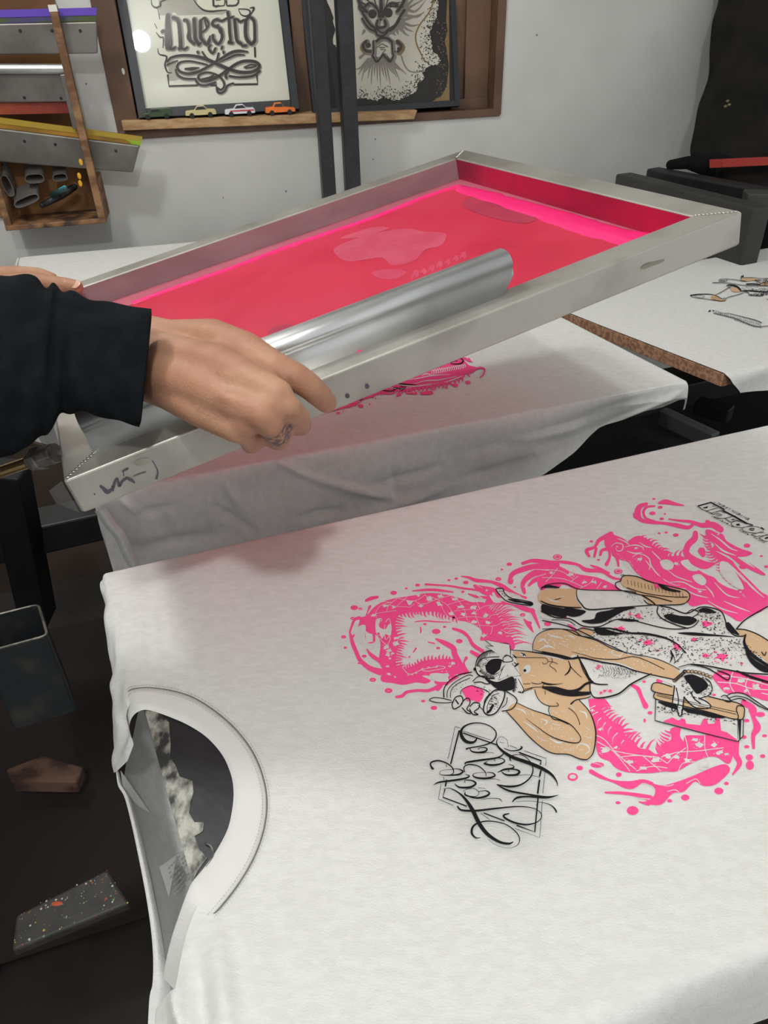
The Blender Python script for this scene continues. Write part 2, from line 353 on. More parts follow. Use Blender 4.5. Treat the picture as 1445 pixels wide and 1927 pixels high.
cell(50, 378, .066, .020, .30, .05, 'long flattened hollow aluminium offcut tilted on the rack tray floor', .107)
cell(113, 334, .036, .018, .05, .05, 'grey green stained aluminium offcut at the right of the rack tray', .092)
cell(14, 350, .022, .05, .15, .05, 'narrow upright aluminium offcut at the left side of the rack tray', .092)
m = MB(); m.limb([(onw(80, 386, .102), .007), (onw(115, 368, .085), .009), (onw(140, 352, .07), .008)])
tag(m.build('tool_grip', M_RUBBER, smooth=True), 'dark rubbery tool handle lying in the rack tray', 'tool')
m = MB(); m.limb([(onw(98, 366, .107), .006), (onw(123, 355, .17), .005)]); e = m.build('ink_knife', mat('teal_plastic', (40, 78, 80), .4), smooth=True)
tag(e, 'small teal ink knife with a cyan tip in the rack tray', 'tool')
m = MB(); m.limb([(onw(113, 358, .112), .005), (onw(122, 353, .108), .005)]); m.build('cyan_tip', mat('cyan_plastic', (66, 176, 206), .4), e, smooth=True)

# ================================================================ RIGHT: JACKET AND DARK RAILS
def slab(name, px, zt, h, w, label, cat, mt=None):
    """px: front upper edge from left to right in the image at height zt; the slab runs back by w"""
    A = onz(*px[0], zt); B = onz(*px[1], zt); d = (B - A).normalized(); n = Vector((0, 0, 1)).cross(d)
    m = MB(); m.hexa([A - Vector((0, 0, h)), B - Vector((0, 0, h)), B + n * w - Vector((0, 0, h)), A + n * w - Vector((0, 0, h)), A, B, B + n * w, A + n * w])
    return tag(m.build(name, mt or M_BLACKD, bevel=.006, seg=3), label, cat)
M_DK = mat('charcoal_steel', (44, 43, 41), .55, col2=(52, 50, 47), scale=9)
slab('steel_rail', ((1158, 327), (1420, 392)), .985, .13, .05, 'dark grey steel rail just behind the far corner of the screen frame', 'rail', M_DK)
slab('steel_rail', ((1216, 317), (1475, 365)), .985, .13, .045, 'dark steel rail behind the first, under the hanging jacket', 'rail', M_BLACKD)
P0 = onz(1402, 372, .985); m = MB(); m.box(P0 + Vector((.03, .01, -.055)), (.05, .05, .13), Matrix.Rotation(-.2, 3, 'Z'))
tag(m.build('steel_upright', mat('dark_grey_post', (56, 58, 54), .55), bevel=.003), 'short dark grey upright at the right end of the steel rails', 'post')

def jacket():
    e = empty('jacket', atd(1400, 300, 2.05), 'black work jacket with a red band hanging in front of the wall at right', 'jacket')
    prof = [(-160, 1372, 1600), (-60, 1352, 1600), (0, 1352, 1610), (40, 1341, 1610), (90, 1336, 1610), (140, 1334, 1610), (170, 1325, 1610), (200, 1314, 1610), (240, 1307, 1610), (275, 1300, 1610), (290, 1300, 1610), (300, 1304, 1610), (345, 1340, 1610), (420, 1345, 1610)]
    vs = []; n = 56; rows = cr([(float(a), float(b), float(c)) for a, b, c in prof], 5)
    for i, (y, xl, xr) in enumerate(rows):
        L = atd(xl, y, 2.02); Rr = atd(xr, y, 2.02); c = (L + Rr) / 2; hw = (Rr - L) / 2
        fw = ray(1500, y).normalized(); fw.z = 0; fw.normalize()
        for k in range(n):
            an = 2 * math.pi * k / n; ww = .010 * math.sin(5 * an + i * .11) * math.sin(an * 2) + .012 * noise.noise(Vector((k * .16, i * .11, 0)))
            ca = math.cos(an); sa = math.sin(an)
            vs.append(c + hw * (math.copysign(abs(ca) ** .8, ca)) - fw * (sa * .15 + ww * (1 if abs(sa) > .15 else .35)))
    N = len(rows); fs = [(i * n + k, i * n + (k + 1) % n, (i + 1) * n + (k + 1) % n, (i + 1) * n + k) for i in range(N - 1) for k in range(n)]
    fs += [tuple(range(n)), tuple((N - 1) * n + k for k in range(n))]
    m = MB(); m.add(vs, fs); m.build('jacket_body', mat('black_jacket_cloth', (36, 34, 32), .95, col2=(28, 27, 26), scale=12, bump=.3, bscale=90, spec=.1), e, smooth=True)
    # red band
    m = MB(); pts = [(1335, 308), (1360, 307), (1400, 305), (1445, 303), (1520, 302), (1590, 302)]
    vs = []
    for x, y in pts: vs += [atd(x, y - 8, 1.86 + (.03 if x < 1340 else 0)), atd(x, y + 8, 1.86 + (.03 if x < 1340 else 0)), atd(x, y + 8, 1.89), atd(x, y - 8, 1.89)]
    fs = [(4 * i + k, 4 * i + (k + 1) % 4, 4 * i + 4 + (k + 1) % 4, 4 * i + 4 + k) for i in range(len(pts) - 1) for k in range(4)] + [(0, 1, 2, 3)]
    m.add(vs, fs); m.build('red_band', mat('red_webbing', (150, 44, 34), .8), e)
    m = MB(); m.limb([(atd(1262, 310, 1.95), .012), (atd(1295, 306, 1.95), .016), (atd(1340, 312, 1.95), .03), (atd(1420, 320, 1.95), .035)])
    m.build('lower_hem', mat('black_hem_cloth', (24, 23, 23), .95, spec=.1), e, smooth=True)
    for k, (x, y) in enumerate(((1369, 190), (1372, 197), (1365, 200))):
        m = MB(); m.ball(atd(x, y, 1.868), .0045, 8, 6, (1, .5, .7)); m.build('paint_fleck', mat('olive_fleck', (110, 108, 70), .8), e)
    return e
jacket()

# ================================================================ PLATENS AND T-SHIRTS
def platen(name, quad, label, th=.018, mt=None, group='platens of the printing table', z=ZT, edge=None):
    e = empty(name, sum(quad, Vector()) / 4 - Vector((0, 0, th)), label, 'platen', group)
    z0 = Vector((0, 0, -.0012))
    m = MB(); m.hexa([q - Vector((0, 0, th)) for q in quad] + [q + z0 for q in quad]); m.build('board', edge or mt or M_PLATEN, e, bevel=.003)
    if edge:
        m = MB(); m.hexa([q.lerp(sum(quad, Vector()) / 4, .004) + z0 - Vector((0, 0, .0005)) for q in quad] + [q.lerp(sum(quad, Vector()) / 4, .004) + z0 + Vector((0, 0, .0006)) for q in quad]); m.build('top_laminate', mt or M_PLATEN, e)
    return e
def up(z): return Vector((0, 0, z))
# near platen: tl, tr, br, bl
TL = onz(199, 1080, ZT); Ud = (onz(1445, 803, ZT) - onz(580, 1000, ZT)).normalized()
TR = onz(1445, 803, ZT) + Ud * .32
LBd = (onz(360, 1655, ZT) - TL).normalized(); Bd = (onz(1445, 1768, ZT) - onz(1030, 1927, ZT)).normalized()
Bp = onz(1030, 1927, ZT)
def isect(P, d, Q, e):
    D = d.x * e.y - d.y * e.x; t = ((Q.x - P.x) * e.y - (Q.y - P.y) * e.x) / D; return P + d * t
BL = isect(TL, LBd, Bp, Bd); BR = Bp + Bd * .72
PLAT1 = platen('platen', [TL, BL, BR, TR], 'black painted platen under the nearest white t-shirt, bare at the neck opening')
WHL = (BL - TL).length
# ---- shirt sheet over a platen: quad param with rolled overflow on each side
def roll(d, r, reach):
    """overflow distance d -> (outward, drop): follows a rounded edge of radius r then hangs, bulging out to reach"""
    if d <= 0: return 0, 0
    L = max(reach, r)
    x = L * (1 - math.exp(-d / L)); return x, -(max(0, d - x * .9)) - .15 * d * (1 - math.exp(-d / .004))
def shirt_sheet(tl, tr, br, bl, ns, nt, L0, L1, T0, T1, reach=lambda s, t: (.004, .004, .004, .004), hgt=lambda p, s, t: 0, cut=None, drops=None, snap=None):
    """L0,L1,T0,T1: overflow (metres) beyond left,right,top,bottom edges"""
    Lu = (tr - tl).length; Lv = (bl - tl).length
    m = MB(); vs = []; idx = {}
    S = [-L0 / Lu + (1 + (L0 + L1) / Lu) * i / ns for i in range(ns + 1)]; T = [-T0 / Lv + (1 + (T0 + T1) / Lv) * j / nt for j in range(nt + 1)]
    for i, s in enumerate(S):
        for j, t in enumerate(T):
            sc, tc_ = min(max(s, 0), 1), min(max(t, 0), 1)
            base = tl.lerp(tr, sc).lerp(bl.lerp(br, sc), tc_)
            R = reach(sc, tc_)
            dl = max(0, -s) * Lu; dr = max(0, s - 1) * Lu; dt = max(0, -t) * Lv; db = max(0, t - 1) * Lv
            if drops: db *= drops(sc) / T1 if T1 else 0
            uo = (tr - tl).normalized(); nn = Vector((uo.y, -uo.x, 0))      # towards the viewer
            off = Vector(); z = 0
            for d, v, rr in ((dl, -uo, R[0]), (dr, uo, R[1]), (dt, -nn, R[2]), (db, nn, R[3])):
                if d > 0:
                    x, dz = roll(d, .003, rr); off += v * x; z += dz
            p = base + off + up(z)
            h = hgt(p, s, t, dl, db)
            if isinstance(h, Vector): p = p + h
            else: p = p + up(h)
            vs.append(p)
    W_ = nt + 1
    fs = []; gone = []
    for i in range(ns):
        for j in range(nt):
            f = (i * W_ + j, (i + 1) * W_ + j, (i + 1) * W_ + j + 1, i * W_ + j + 1)
            if cut:
                c = sum((vs[k] for k in f), Vector()) / 4
                if cut(c): gone.append(f); continue
            fs.append(f)
    if snap:
        kept = {k for f in fs for k in f}; cutv = {k for f in gone for k in f}
        for k in kept & cutv:
            q = proj(vs[k]); best = None
            for (ax, ay), (bx, by) in zip(snap, snap[1:]):
                L2 = (bx - ax) ** 2 + (by - ay) ** 2 or 1; t = min(1, max(0, ((q[0] - ax) * (bx - ax) + (q[1] - ay) * (by - ay)) / L2)); c = (ax + (bx - ax) * t, ay + (by - ay) * t); d = math.hypot(q[0] - c[0], q[1] - c[1])
                if best is None or d < best[0]: best = (d, c)
            if best[0] < 16: vs[k] = onz(best[1][0], best[1][1], vs[k].z)
    m.add(vs, fs); return m
def ridge(q, a, b, w, amp, taper=True):
    """smooth fold: q,a,b image or plan points as 2-tuples"""
    ax, ay = b[0] - a[0], b[1] - a[1]; L2 = ax * ax + ay * ay; t = ((q[0] - a[0]) * ax + (q[1] - a[1]) * ay) / L2
    if t < -.25 or t > 1.25: return 0
    tt = min(max(t, 0), 1); dx = q[0] - a[0] - ax * tt; dy = q[1] - a[1] - ay * tt; d = math.hypot(dx, dy)
    k = math.sin(math.pi * min(max((t + .15) / 1.3, 0), 1)) if taper else 1
    return amp * k * math.exp(-(d / w) ** 2)
# neck opening (traced on the near shirt), image points of the inner and outer edge of the rib
COLLAR = [((246, 1384), (238, 1352), -.030), ((243, 1366), (233, 1330), -.020), ((247, 1350), (237, 1312), -.010), ((257, 1339), (244, 1300), -.003), ((272, 1334), (258, 1296), .0), ((292, 1338), (285, 1295), 0), ((320, 1348), (325, 1301), 0), ((350, 1361), (362, 1313), 0),
          ((380, 1379), (400, 1336), 0), ((402, 1399), (434, 1364), 0), ((419, 1421), (461, 1395), 0), ((430, 1444), (480, 1426), 0), ((437, 1468), (493, 1460), 0), ((439, 1495), (500, 1495), 0), ((436, 1524), (500, 1530), 0),
          ((429, 1555), (493, 1568), 0), ((416, 1583), (480, 1605), 0), ((398, 1612), (462, 1640), 0), ((376, 1640), (438, 1676), 0), ((360, 1660), (412, 1708), 0), ((347, 1690), (391, 1731), -.004), ((335, 1724), (377, 1760), -.014), ((322, 1764), (367, 1800), -.028), ((312, 1805), (360, 1850), -.045), ((306, 1840), (352, 1890), -.06)]
CI = cr([(float(a[0]), float(a[1])) for a, b, z in COLLAR], 6)
CO = cr([(float(b[0]), float(b[1]), z) for a, b, z in COLLAR], 6)
CZ = [c[2] for c in CO]
MID = [((a[0] + b[0] * 1) / 2, (a[1] + b[1]) / 2) for a, b in zip(CI, CO)]
HOLE = MID + [(322, 1862), (292, 1900), (285, 2100), (150, 2100), (150, 1470), (218, 1453), (240, 1432), (252, 1400), (246, 1384)]
def reach1(s, t):
    return (interp(t, [(0, .006), (.1, .016), (.3, .030), (.45, .055), (.7, .075), (1, .085)]), .01, .008, interp(s, [(0, .05), (.3, .012), (1, .010)]))
F1 = [((285, 1118), (303, 1270), 9, .0022), ((312, 1130), (335, 1285), 10, .0025), ((262, 1120), (270, 1290), 10, .003), ((345, 1200), (372, 1300), 9, .0016), 
      ((332, 1800), (345, 1990), 14, .010), ((372, 1790), (384, 1990), 12, -.006), ((412, 1760), (430, 1990), 22, .006), ((470, 1700), (500, 1900), 26, .0028), ((540, 1680), (590, 1860), 30, .0016),
      ((211, 1290), (214, 1400), 8, .006), ((228, 1300), (236, 1400), 9, -.004)]
def h1(p, s, t, dl, db):
    q = proj(p); h = 0
    for f in F1: h += ridge(q, *f)
    h += .0003 * noise.noise(Vector((p.x * 14, p.y * 14, 0)))
    # collar rib drags the cloth up slightly next to the seam
    if db > 0: h += .003 * math.sin(p.x * 60) * min(1, db / .03)
    if dl <= 0 and db <= 0: h = max(h, 0)
    v = up(h)
    if dl > .01: v += Vector((-.5, -.2, .3)) * .010 * noise.noise(Vector((t * 16, dl * 30, 3)))
    return v
sh1 = empty('t_shirt', onz(800, 1400, ZT), 'nearest white t-shirt, printed with a pink dragon and a bandana man holding a squeegee', 't-shirt', 'white t-shirts on the platens')
m = shirt_sheet(TL, TR, BR, BL, 440, 250, .20, .01, .05, .10, reach1, h1, cut=lambda c: inpoly(*proj(c), HOLE), snap=HOLE + HOLE[:1])
m.build('front_cloth', M_SHIRT, sh1, smooth=True)
# neck rib: a band a little thicker than the cloth
def band(inner, outer, zs, thick, lift=.0012):
    vs = []; n = 9
    for (a, b, z) in zip(inner, outer, zs):
        A = onz(a[0], a[1], ZT + z + lift); B = onz(b[0], b[1], ZT + z + lift)
        for k in range(n):
            t = k / (n - 1); p = A.lerp(B, t); prof = thick * (1 - abs(2 * t - 1) ** 6) - (lift if t == 0 or t == 1 else 0)
            vs.append(p + up(prof))
    m = MB(); N = len(inner); m.add(vs, [(i * n + k, (i + 1) * n + k, (i + 1) * n + k + 1, i * n + k + 1) for i in range(N - 1) for k in range(n - 1)]); return m
m = band(CI, CO, CZ, .0016)
m.build('neck_rib', mat('ribbed_white_cotton', (228, 226, 222), .9, bump=.25, bscale=600, spec=.15), sh1, smooth=True)
# stitching lines either side of the seam
m = MB()
for off, w in ((6, .5), (-7, .35)):
    P = []
    for a, b, z in zip(CI, CO, CZ):
        dx, dy = b[0] - a[0], b[1] - a[1]; L = math.hypot(dx, dy); P.append(onz(b[0] + dx / L * off, b[1] + dy / L * off, ZT + z + .0017 + (.0010 if off < 0 else 0)))
    acc = 0
    for p, q in zip(P, P[1:]):
        n_ = max(1, int((q - p).length / .0026))
        for k in range(n_):
            c = p.lerp(q, (k + .2) / n_); d = p.lerp(q, (k + .75) / n_); m.tube([c, d], .00028, 5)
m.build('stitching', mat('grey_white_thread', (190, 188, 184), .9), sh1)
m = MB(); m.tube([onz(b[0] + (b[0] - a[0]) * .02, b[1] + (b[1] - a[1]) * .02, ZT + z + .0008) for a, b, z in zip(CI, CO, CZ)], .0006, 6)
m.build('seam', mat('painted_seam_shadow', (120, 118, 114), .95), sh1)  # shade of the seam groove, drawn as a dark grey line
# back of the neck: rim hanging beyond the platen's end, inside of the back panel, care label
RIM = [((218, 1450), -.035), ((222, 1478), -.045), ((234, 1500), -.055), ((246, 1545), -.06), ((258, 1600), -.065), ((268, 1650), -.07), ((277, 1700), -.075), ((284, 1750), -.08), ((288, 1800), -.085), ((287, 1850), -.09), ((281, 1880), -.095), ((277, 1960), -.10)]
RM = cr([(float(a[0]), float(a[1]), z) for a, z in RIM], 6)
m = MB(); vs = []; n = 10
for x, y, z in RM:
    p = onz(x, y, ZT + z); q = onz(x + interp(y, [(1450, 6), (1500, 12), (1700, 17), (1800, 22), (1880, 40)]), y + 3, ZT + z - .004)
    for k in range(n):
        t = k / (n - 1); c = p.lerp(q, t) + up(.004 * math.sin(math.pi * t)); vs.append(c)
m.add(vs, [(i * n + k, (i + 1) * n + k, (i + 1) * n + k + 1, i * n + k + 1) for i in range(len(RM) - 1) for k in range(n - 1)])
m.build('back_neck_rib', M_SHIRT, sh1, smooth=True)
m = MB(); vs = []; n = 22
RI = cr([(264., 1322., -.04), (256., 1352., -.05), (247., 1392., -.055), (234., 1440., -.055)], 5)[:-1] + RM[5:]
for i, (x, y, z) in enumerate(RI):
    p = onz(x + interp(y, [(1440, 0), (1450, 6), (1500, 12), (1700, 17), (1800, 22), (1880, 40)]), y + 3, ZT + z - .004)
    xe = 199 + .279 * (y - 1080) + 60; q = onz(xe, y, ZT - .13)
    for k in range(n):
        t = k / (n - 1); c = p.lerp(q, t) - up(.05 * math.sin(math.pi * min(1, t * 1.2)) * .8 + .0035 * math.sin(t * 14 + i * .05)); vs.append(c)
m.add(vs, [(i * n + k, (i + 1) * n + k, (i + 1) * n + k + 1, i * n + k + 1) for i in range(len(RI) - 1) for k in range(n - 1)])
m.build('back_panel_inside', M_SHIRT, sh1, smooth=True)
# outer back of the shirt hanging outside the rim
m = MB(); vs = []
for i, (x, y, z) in enumerate(RM):
    p = onz(x, y, ZT + z)
    for k in range(8): vs.append(p + Vector((.004 + k * .007, 0, -.034 * k)))
m.add(vs, [(i * 8 + k, (i + 1) * 8 + k, (i + 1) * 8 + k + 1, i * 8 + k + 1) for i in range(len(RM) - 1) for k in range(7)])
m.build('back_cloth', M_SHIRT, sh1, smooth=True)
# worn silver tape on the platen's bare end
M_TAPE = bpy.data.materials.new('worn_silver_tape'); M_TAPE.use_nodes = True
nt = M_TAPE.node_tree; b = nt.nodes['Principled BSDF']; b.inputs['Roughness'].default_value = .5; b.inputs['Metallic'].default_value = .35
tc = nt.nodes.new('ShaderNodeTexCoord'); n1 = nt.nodes.new('ShaderNodeTexNoise'); n1.inputs['Scale'].default_value = 55; n1.inputs['Detail'].default_value = 6
rp = nt.nodes.new('ShaderNodeValToRGB'); rp.color_ramp.elements[0].position = .42; rp.color_ramp.elements[0].color = s2l((52, 52, 50)); rp.color_ramp.elements[1].position = .62; rp.color_ramp.elements[1].color = s2l((176, 174, 164))
mp = nt.nodes.new('ShaderNodeMapping'); mp.inputs['Scale'].default_value = (1.6, 1, 1); mp.inputs['Rotation'].default_value = (0, 0, .4)
nt.links.new(tc.outputs['Object'], mp.inputs[0]); nt.links.new(mp.outputs[0], n1.inputs[0]); nt.links.new(n1.outputs[0], rp.inputs[0]); nt.links.new(rp.outputs[0], b.inputs['Base Color'])
bp = nt.nodes.new('ShaderNodeBump'); bp.inputs['Distance'].default_value = .002; bp.inputs['Strength'].default_value = .6; nt.links.new(n1.outputs[0], bp.inputs['Height']); nt.links.new(bp.outputs[0], b.inputs['Normal'])
TP = [(272, 1337), (300, 1341), (318, 1360), (321, 1400), (320, 1425), (330, 1440), (338, 1462), (362, 1470), (364, 1490), (356, 1530), (366, 1548), (384, 1548), (382, 1565), (366, 1574), (376, 1600), (390, 1615), (372, 1640), (362, 1660), (352, 1625), (330, 1545), (310, 1475), (290, 1402)]
m = MB(); m.prism([onz(x, y, ZT - .0011) for x, y in TP], (0, 0, 1), .0005); m.build('silver_tape', M_TAPE, PLAT1)
m = MB(); m.tube([onz(x, y, ZT + .0005) for x, y in cr([(385., 1586.), (396., 1592.), (402., 1606.), (398., 1618.), (388., 1632.)], 5)], .0006, 6); m.build('glue_thread', M_TAPE, PLAT1)
# care label inside the neck
LB = [(300, 1632), (346, 1600), (362, 1664), (333, 1610), (318, 1690)]
zl = ZT - .060
m = MB(); m.prism([onz(x, y, zl) for x, y in LB], (0, 0, 1), .0004); lab = m.build('neck_label', mat('grey_print_label', (150, 148, 145), .9), sh1)
m = MB()
for r in range(7):
    for c in range(7):
        if random.random() < .12: continue
        x = 316 + c * 4.6 - r * .3 + r * 2.0; y = 1634 - c * 5.2 + r * 8.5
        if inpoly(x, y, [(303, 1634), (344, 1606), (358, 1660), (333, 1704)]): m.prism([onz(x + a, y + b_, zl + .0004) for a, b_ in ((0, 0), (3.6, -4), (4.8, -1.2), (1.2, 2.8))], (0, 0, 1), .0001)
m.build('label_print', M_GREYINK, lab)

# ---- platen 2 (under the screen)
D2 = Vector((-.396, .918, 0)).normalized()
BR2 = onz(1290, 717, ZT); BL2 = onz(192, 925, ZT)
TR2 = BR2 + D2 * .50; TL2 = BL2 + D2 * .50
platen('platen', [q.lerp((TL2 + BR2) / 2, .014) for q in (TL2, BL2, BR2, TR2)], 'platen under the white t-shirt glowing pink below the screen', th=.014)
sh2 = empty('t_shirt', (BL2 + BR2 + TL2 + TR2) / 4, 'white t-shirt under the raised screen, with wet pink print and long creased side hanging down', 't-shirt', 'white t-shirts on the platens')
NE = (BR2 - BL2).normalized(); NV = Vector((NE.y, -NE.x, 0))
def dropz(px, py, out=.012):
    p = onpl(px, py, BR2 + NV * out, NV); return ((p - BL2).dot(NE) / (BR2 - BL2).length, ZT - p.z)
DT = sorted([dropz(*q) for q in ((1284, 757), (1262, 776), (1190, 798), (1145, 814), (1061, 864), (993, 906), (940, 960))])
DT = [(-.1, .34), (DT[0][0] - .12, .34)] + DT
F2 = [((420, 905), (455, 960), 9, .005), ((520, 868), (600, 905), 7, .004), ((300, 960), (330, 1020), 8, -.005), ((600, 905), (760, 940), 8, .006), ((640, 960), (560, 975), 6, -.005), ((740, 880), (745, 940), 8, -.003), ((960, 830), (1100, 800), 9, .005),
      ((1085, 860), (1275, 740), 6, .006), ((900, 850), (1270, 735), 12, -.004), ((230, 940), (262, 965), 8, .006), ((262, 965), (330, 950), 7, -.005), ((390, 930), (400, 1010), 5, .004), ((400, 950), (480, 1000), 6, -.004), ((250, 1040), (420, 1000), 12, -.006), ((700, 915), (830, 880), 8, -.005), ((620, 985), (900, 905), 9, .006), ((800, 940), (1000, 860), 10, -.004)]
def h2(p, s, t, dl, db):
    h = .0006 * noise.noise(Vector((p.x * 10, p.y * 10, 0)))
    if db > .004 or dl > .004:
        q = proj(p); g = 0
        for f in F2: g += ridge(q, *f)
        w = min(1, db / .05)
        g += w * (.010 * noise.noise(Vector((p.x * 7, p.z * 5, 1))) + .004 * noise.noise(Vector((p.x * 22, p.z * 16, 2)))) + w * .004 * math.sin(p.x * 24 + p.z * 9)
        if s > 1: pass
        tuck = -min(1, max(0, db - .026) / .03) * .030 * max(0, (s - .5) / .5) ** 2
        return NV * (g * 1.3 + tuck) + up(h)
    return h
m = shirt_sheet(TL2, TR2, BR2, BL2, 300, 220, .05, .02, .05, .36, lambda s, t: (.015, .003, .005, .006), h2, drops=lambda s: interp(s, DT))
m.build('front_cloth', M_SHIRT, sh2, smooth=True)
# lower left edge of the hanging cloth: a loose sleeve fold
m = MB(); ft = cr([(178., 962., .0), (196., 990., .0), (215., 1012., .0), (232., 1050., 0.), (246., 1072., 0.)], 5); vs = []
for x, y, _ in ft:
    for k in range(8):
        t = k / 7; vs.append(onpl(x + 22 * t, y - 6 * t * t, BR2 + NV * (.02 + .012 * math.sin(math.pi * t)), NV))
m.add(vs, [(i * 8 + k, (i + 1) * 8 + k, (i + 1) * 8 + k + 1, i * 8 + k + 1) for i in range(len(ft) - 1) for k in range(7)]); m.build('sleeve_fold', M_SHIRT, sh2, smooth=True)

# ---- platen 3 (right): chipboard edge shows, hem of the shirt stops at the edge
A3 = onz(1362, 704, ZT + .004); B3 = onz(1075, 592, ZT + .004); d3 = (B3 - A3).normalized(); u3 = (onz(1445, 684, ZT) - onz(1362, 704, ZT)).normalized()
Z3 = ZT + .004
B3e = A3 + d3 * .50
cn = (A3 + u3 * .45 + B3e) / 2
th3 = .022
e3 = empty('platen', cn - up(th3), 'platen at right with a raw brown chipboard edge beside the pink-lit shirt', 'platen', 'platens of the printing table')
C3 = A3 + u3 * .045 - d3 * .02
q3 = [A3, A3 + u3 * .030, A3 + u3 * .055 + d3 * .014, A3 + u3 * 1.0 + d3 * .014, B3e + u3 * 1.0, B3e]
m = MB(); m.prism([p - up(th3) for p in q3], (0, 0, 1), th3 - .0005); m.build('board', M_CHIP, e3, bevel=.001)
m = MB(); m.prism([p.lerp(cn, .01) for p in q3], (0, 0, 1), .0006); m.build('top_laminate', M_PLATEN, e3)
sh3 = empty('t_shirt', cn, 'white t-shirt on the right platen, printed only in black and tan so far', 't-shirt', 'white t-shirts on the platens')
def h3(p, s, t, dl, db):
    g = .0005 * noise.noise(Vector((p.x * 12, p.y * 12, 5)))
    if db > .004:
        return Vector((u3.y, -u3.x, 0)) * (.004 * noise.noise(Vector((p.x * 14, p.z * 30, 0))) + .002 + .02 * math.exp(-(s / .06) ** 2) * 0) + up(g)
    return g + .0035 * math.exp(-(s / .008) ** 2) * 0
m = shirt_sheet(B3e + up(.0016), B3e + u3 + up(.0016), A3 + u3 + up(.0016), A3 + up(.0016), 200, 130, .0, .0, .02, .07, lambda s, t: (.002, .002, .003, .014), h3, drops=lambda s: interp(s, [(0, .003), (.01, .022), (.03, .040), (.12, .050), (1, .05)]))
m.build('front_cloth', M_SHIRT, sh3, smooth=True)
# ---- platen 4 (behind the screen)
FA = onz(34, 484, ZT); FB = onz(360, 455, ZT); u4 = (FB - FA).normalized(); v4 = Vector((.30, -.954, 0)).normalized()
q4 = [FA, FA + v4 * .5, FA + v4 * .5 + u4 * 2.0, FA + u4 * 2.0]
platen('platen', q4, 'farthest platen beyond the screen, covered by a white t-shirt')
sh4 = empty('t_shirt', sum(q4, Vector()) / 4, 'plain white t-shirt on the farthest platen behind the screen', 't-shirt', 'white t-shirts on the platens')
def h4(p, s, t, dl, db):
    v = up(.001 * noise.noise(Vector((p.x * 9, p.y * 9, 8))))
    if s > .93: v += up((.03 * noise.noise(Vector((p.x * 9, p.y * 8, 2))) + .012) * min(1, (s - .93) / .04))
    return v
m = shirt_sheet(q4[0], q4[3], q4[2], q4[1], 120, 60, .06, .16, .02, .05, lambda s, t: (.006, .10, .004, .006), h4)
m.build('front_cloth', M_SHIRT, sh4, smooth=True)

# ================================================================ THE SCREEN
SK = .87
def cw(x, y, z): return CAMP + Vector((x, y, z)) * SK
SB = cw(.384, .805, -.187); SCc = cw(-.268, .533, -.321); SA = cw(.134, 1.35, -.206)
eX = (SB - SCc).normalized(); eY = (SA - SB); eY = (eY - eX * eY.dot(eX)).normalized(); eN = eX.cross(eY)      # along the long rail, away from the viewer, up
SLX = (SB - SCc).length; SLY = (SA - SB).length
TW, TH = .030, .031                               # rail width and depth
def sp(x, y, z=0.): return SCc + eX * x + eY * y + eN * z
def sonp(px, py, off=0.): return onpl(px, py, SCc + eN * off, eN)
scr = empty('printing_screen', sp(SLX / 2, SLY / 2, -TH), 'aluminium printing screen held tilted above the shirts, its mesh flooded with neon pink ink', 'printing screen')
def rail(a, b, c, d, lab=None):      # outer a,b inner c,d in (x,y)
    m = MB(); m.hexa([sp(*p, -TH) for p in (a, b, c, d)] + [sp(*p, 0) for p in (a, b, c, d)])
    o = m.build('rail', M_ALU, scr, bevel=.002, seg=3)
    if lab: o['label'] = lab
    return o
X0, X1, Y0, Y1 = 0, SLX, 0, SLY
rail((X0, Y0), (X1, Y0), (X1 - TW, TW), (X0 + TW, TW)); rail((X1, Y0), (X1, Y1), (X1 - TW, Y1 - TW), (X1 - TW, TW))
rail((X1, Y1), (X0, Y1), (X0 + TW, Y1 - TW), (X1 - TW, Y1 - TW)); rail((X0, Y1), (X0, Y0), (X0 + TW, TW), (X0 + TW, Y1 - TW))
M_ST1 = mat('pink_reflection_tint', (164, 142, 145), .5, .2, col2=(150, 126, 130), scale=12, stretch=(1, 1, 2)); M_ST2 = mat('crimson_reflection_tint', (196, 44, 88), .4, .3, col2=(158, 38, 72), scale=8)  # the pink ink's reflection on the inner rail faces, put into their colour
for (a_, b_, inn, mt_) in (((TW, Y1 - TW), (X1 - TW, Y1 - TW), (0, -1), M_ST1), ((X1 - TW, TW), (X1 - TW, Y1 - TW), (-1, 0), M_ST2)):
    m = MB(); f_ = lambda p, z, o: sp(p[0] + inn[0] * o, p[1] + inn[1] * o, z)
    m.hexa([f_(a_, -TH, 0), f_(b_, -TH, 0), f_(b_, -TH, .0005), f_(a_, -TH, .0005), f_(a_, -.0015, 0), f_(b_, -.0015, 0), f_(b_, -.0015, .0005), f_(a_, -.0015, .0005)]); m.build('painted_ink_reflection', mt_, scr)
# weld beads at the corners
for (x, y, sx, sy) in ((X0, Y0, 1, 1), (X1, Y0, -1, 1), (X1, Y1, -1, -1), (X0, Y1, 1, -1)):
    m = MB()
    for k in range(11):
        t = .12 + .8 * k / 10; m.ball(sp(x + sx * TW * t, y + sy * TW * t, .0003), .0017, 8, 6, (1, 1, .5))
    m.build('weld_bead', mat('bright_weld', (225, 222, 214), .15, .9), scr, smooth=True)
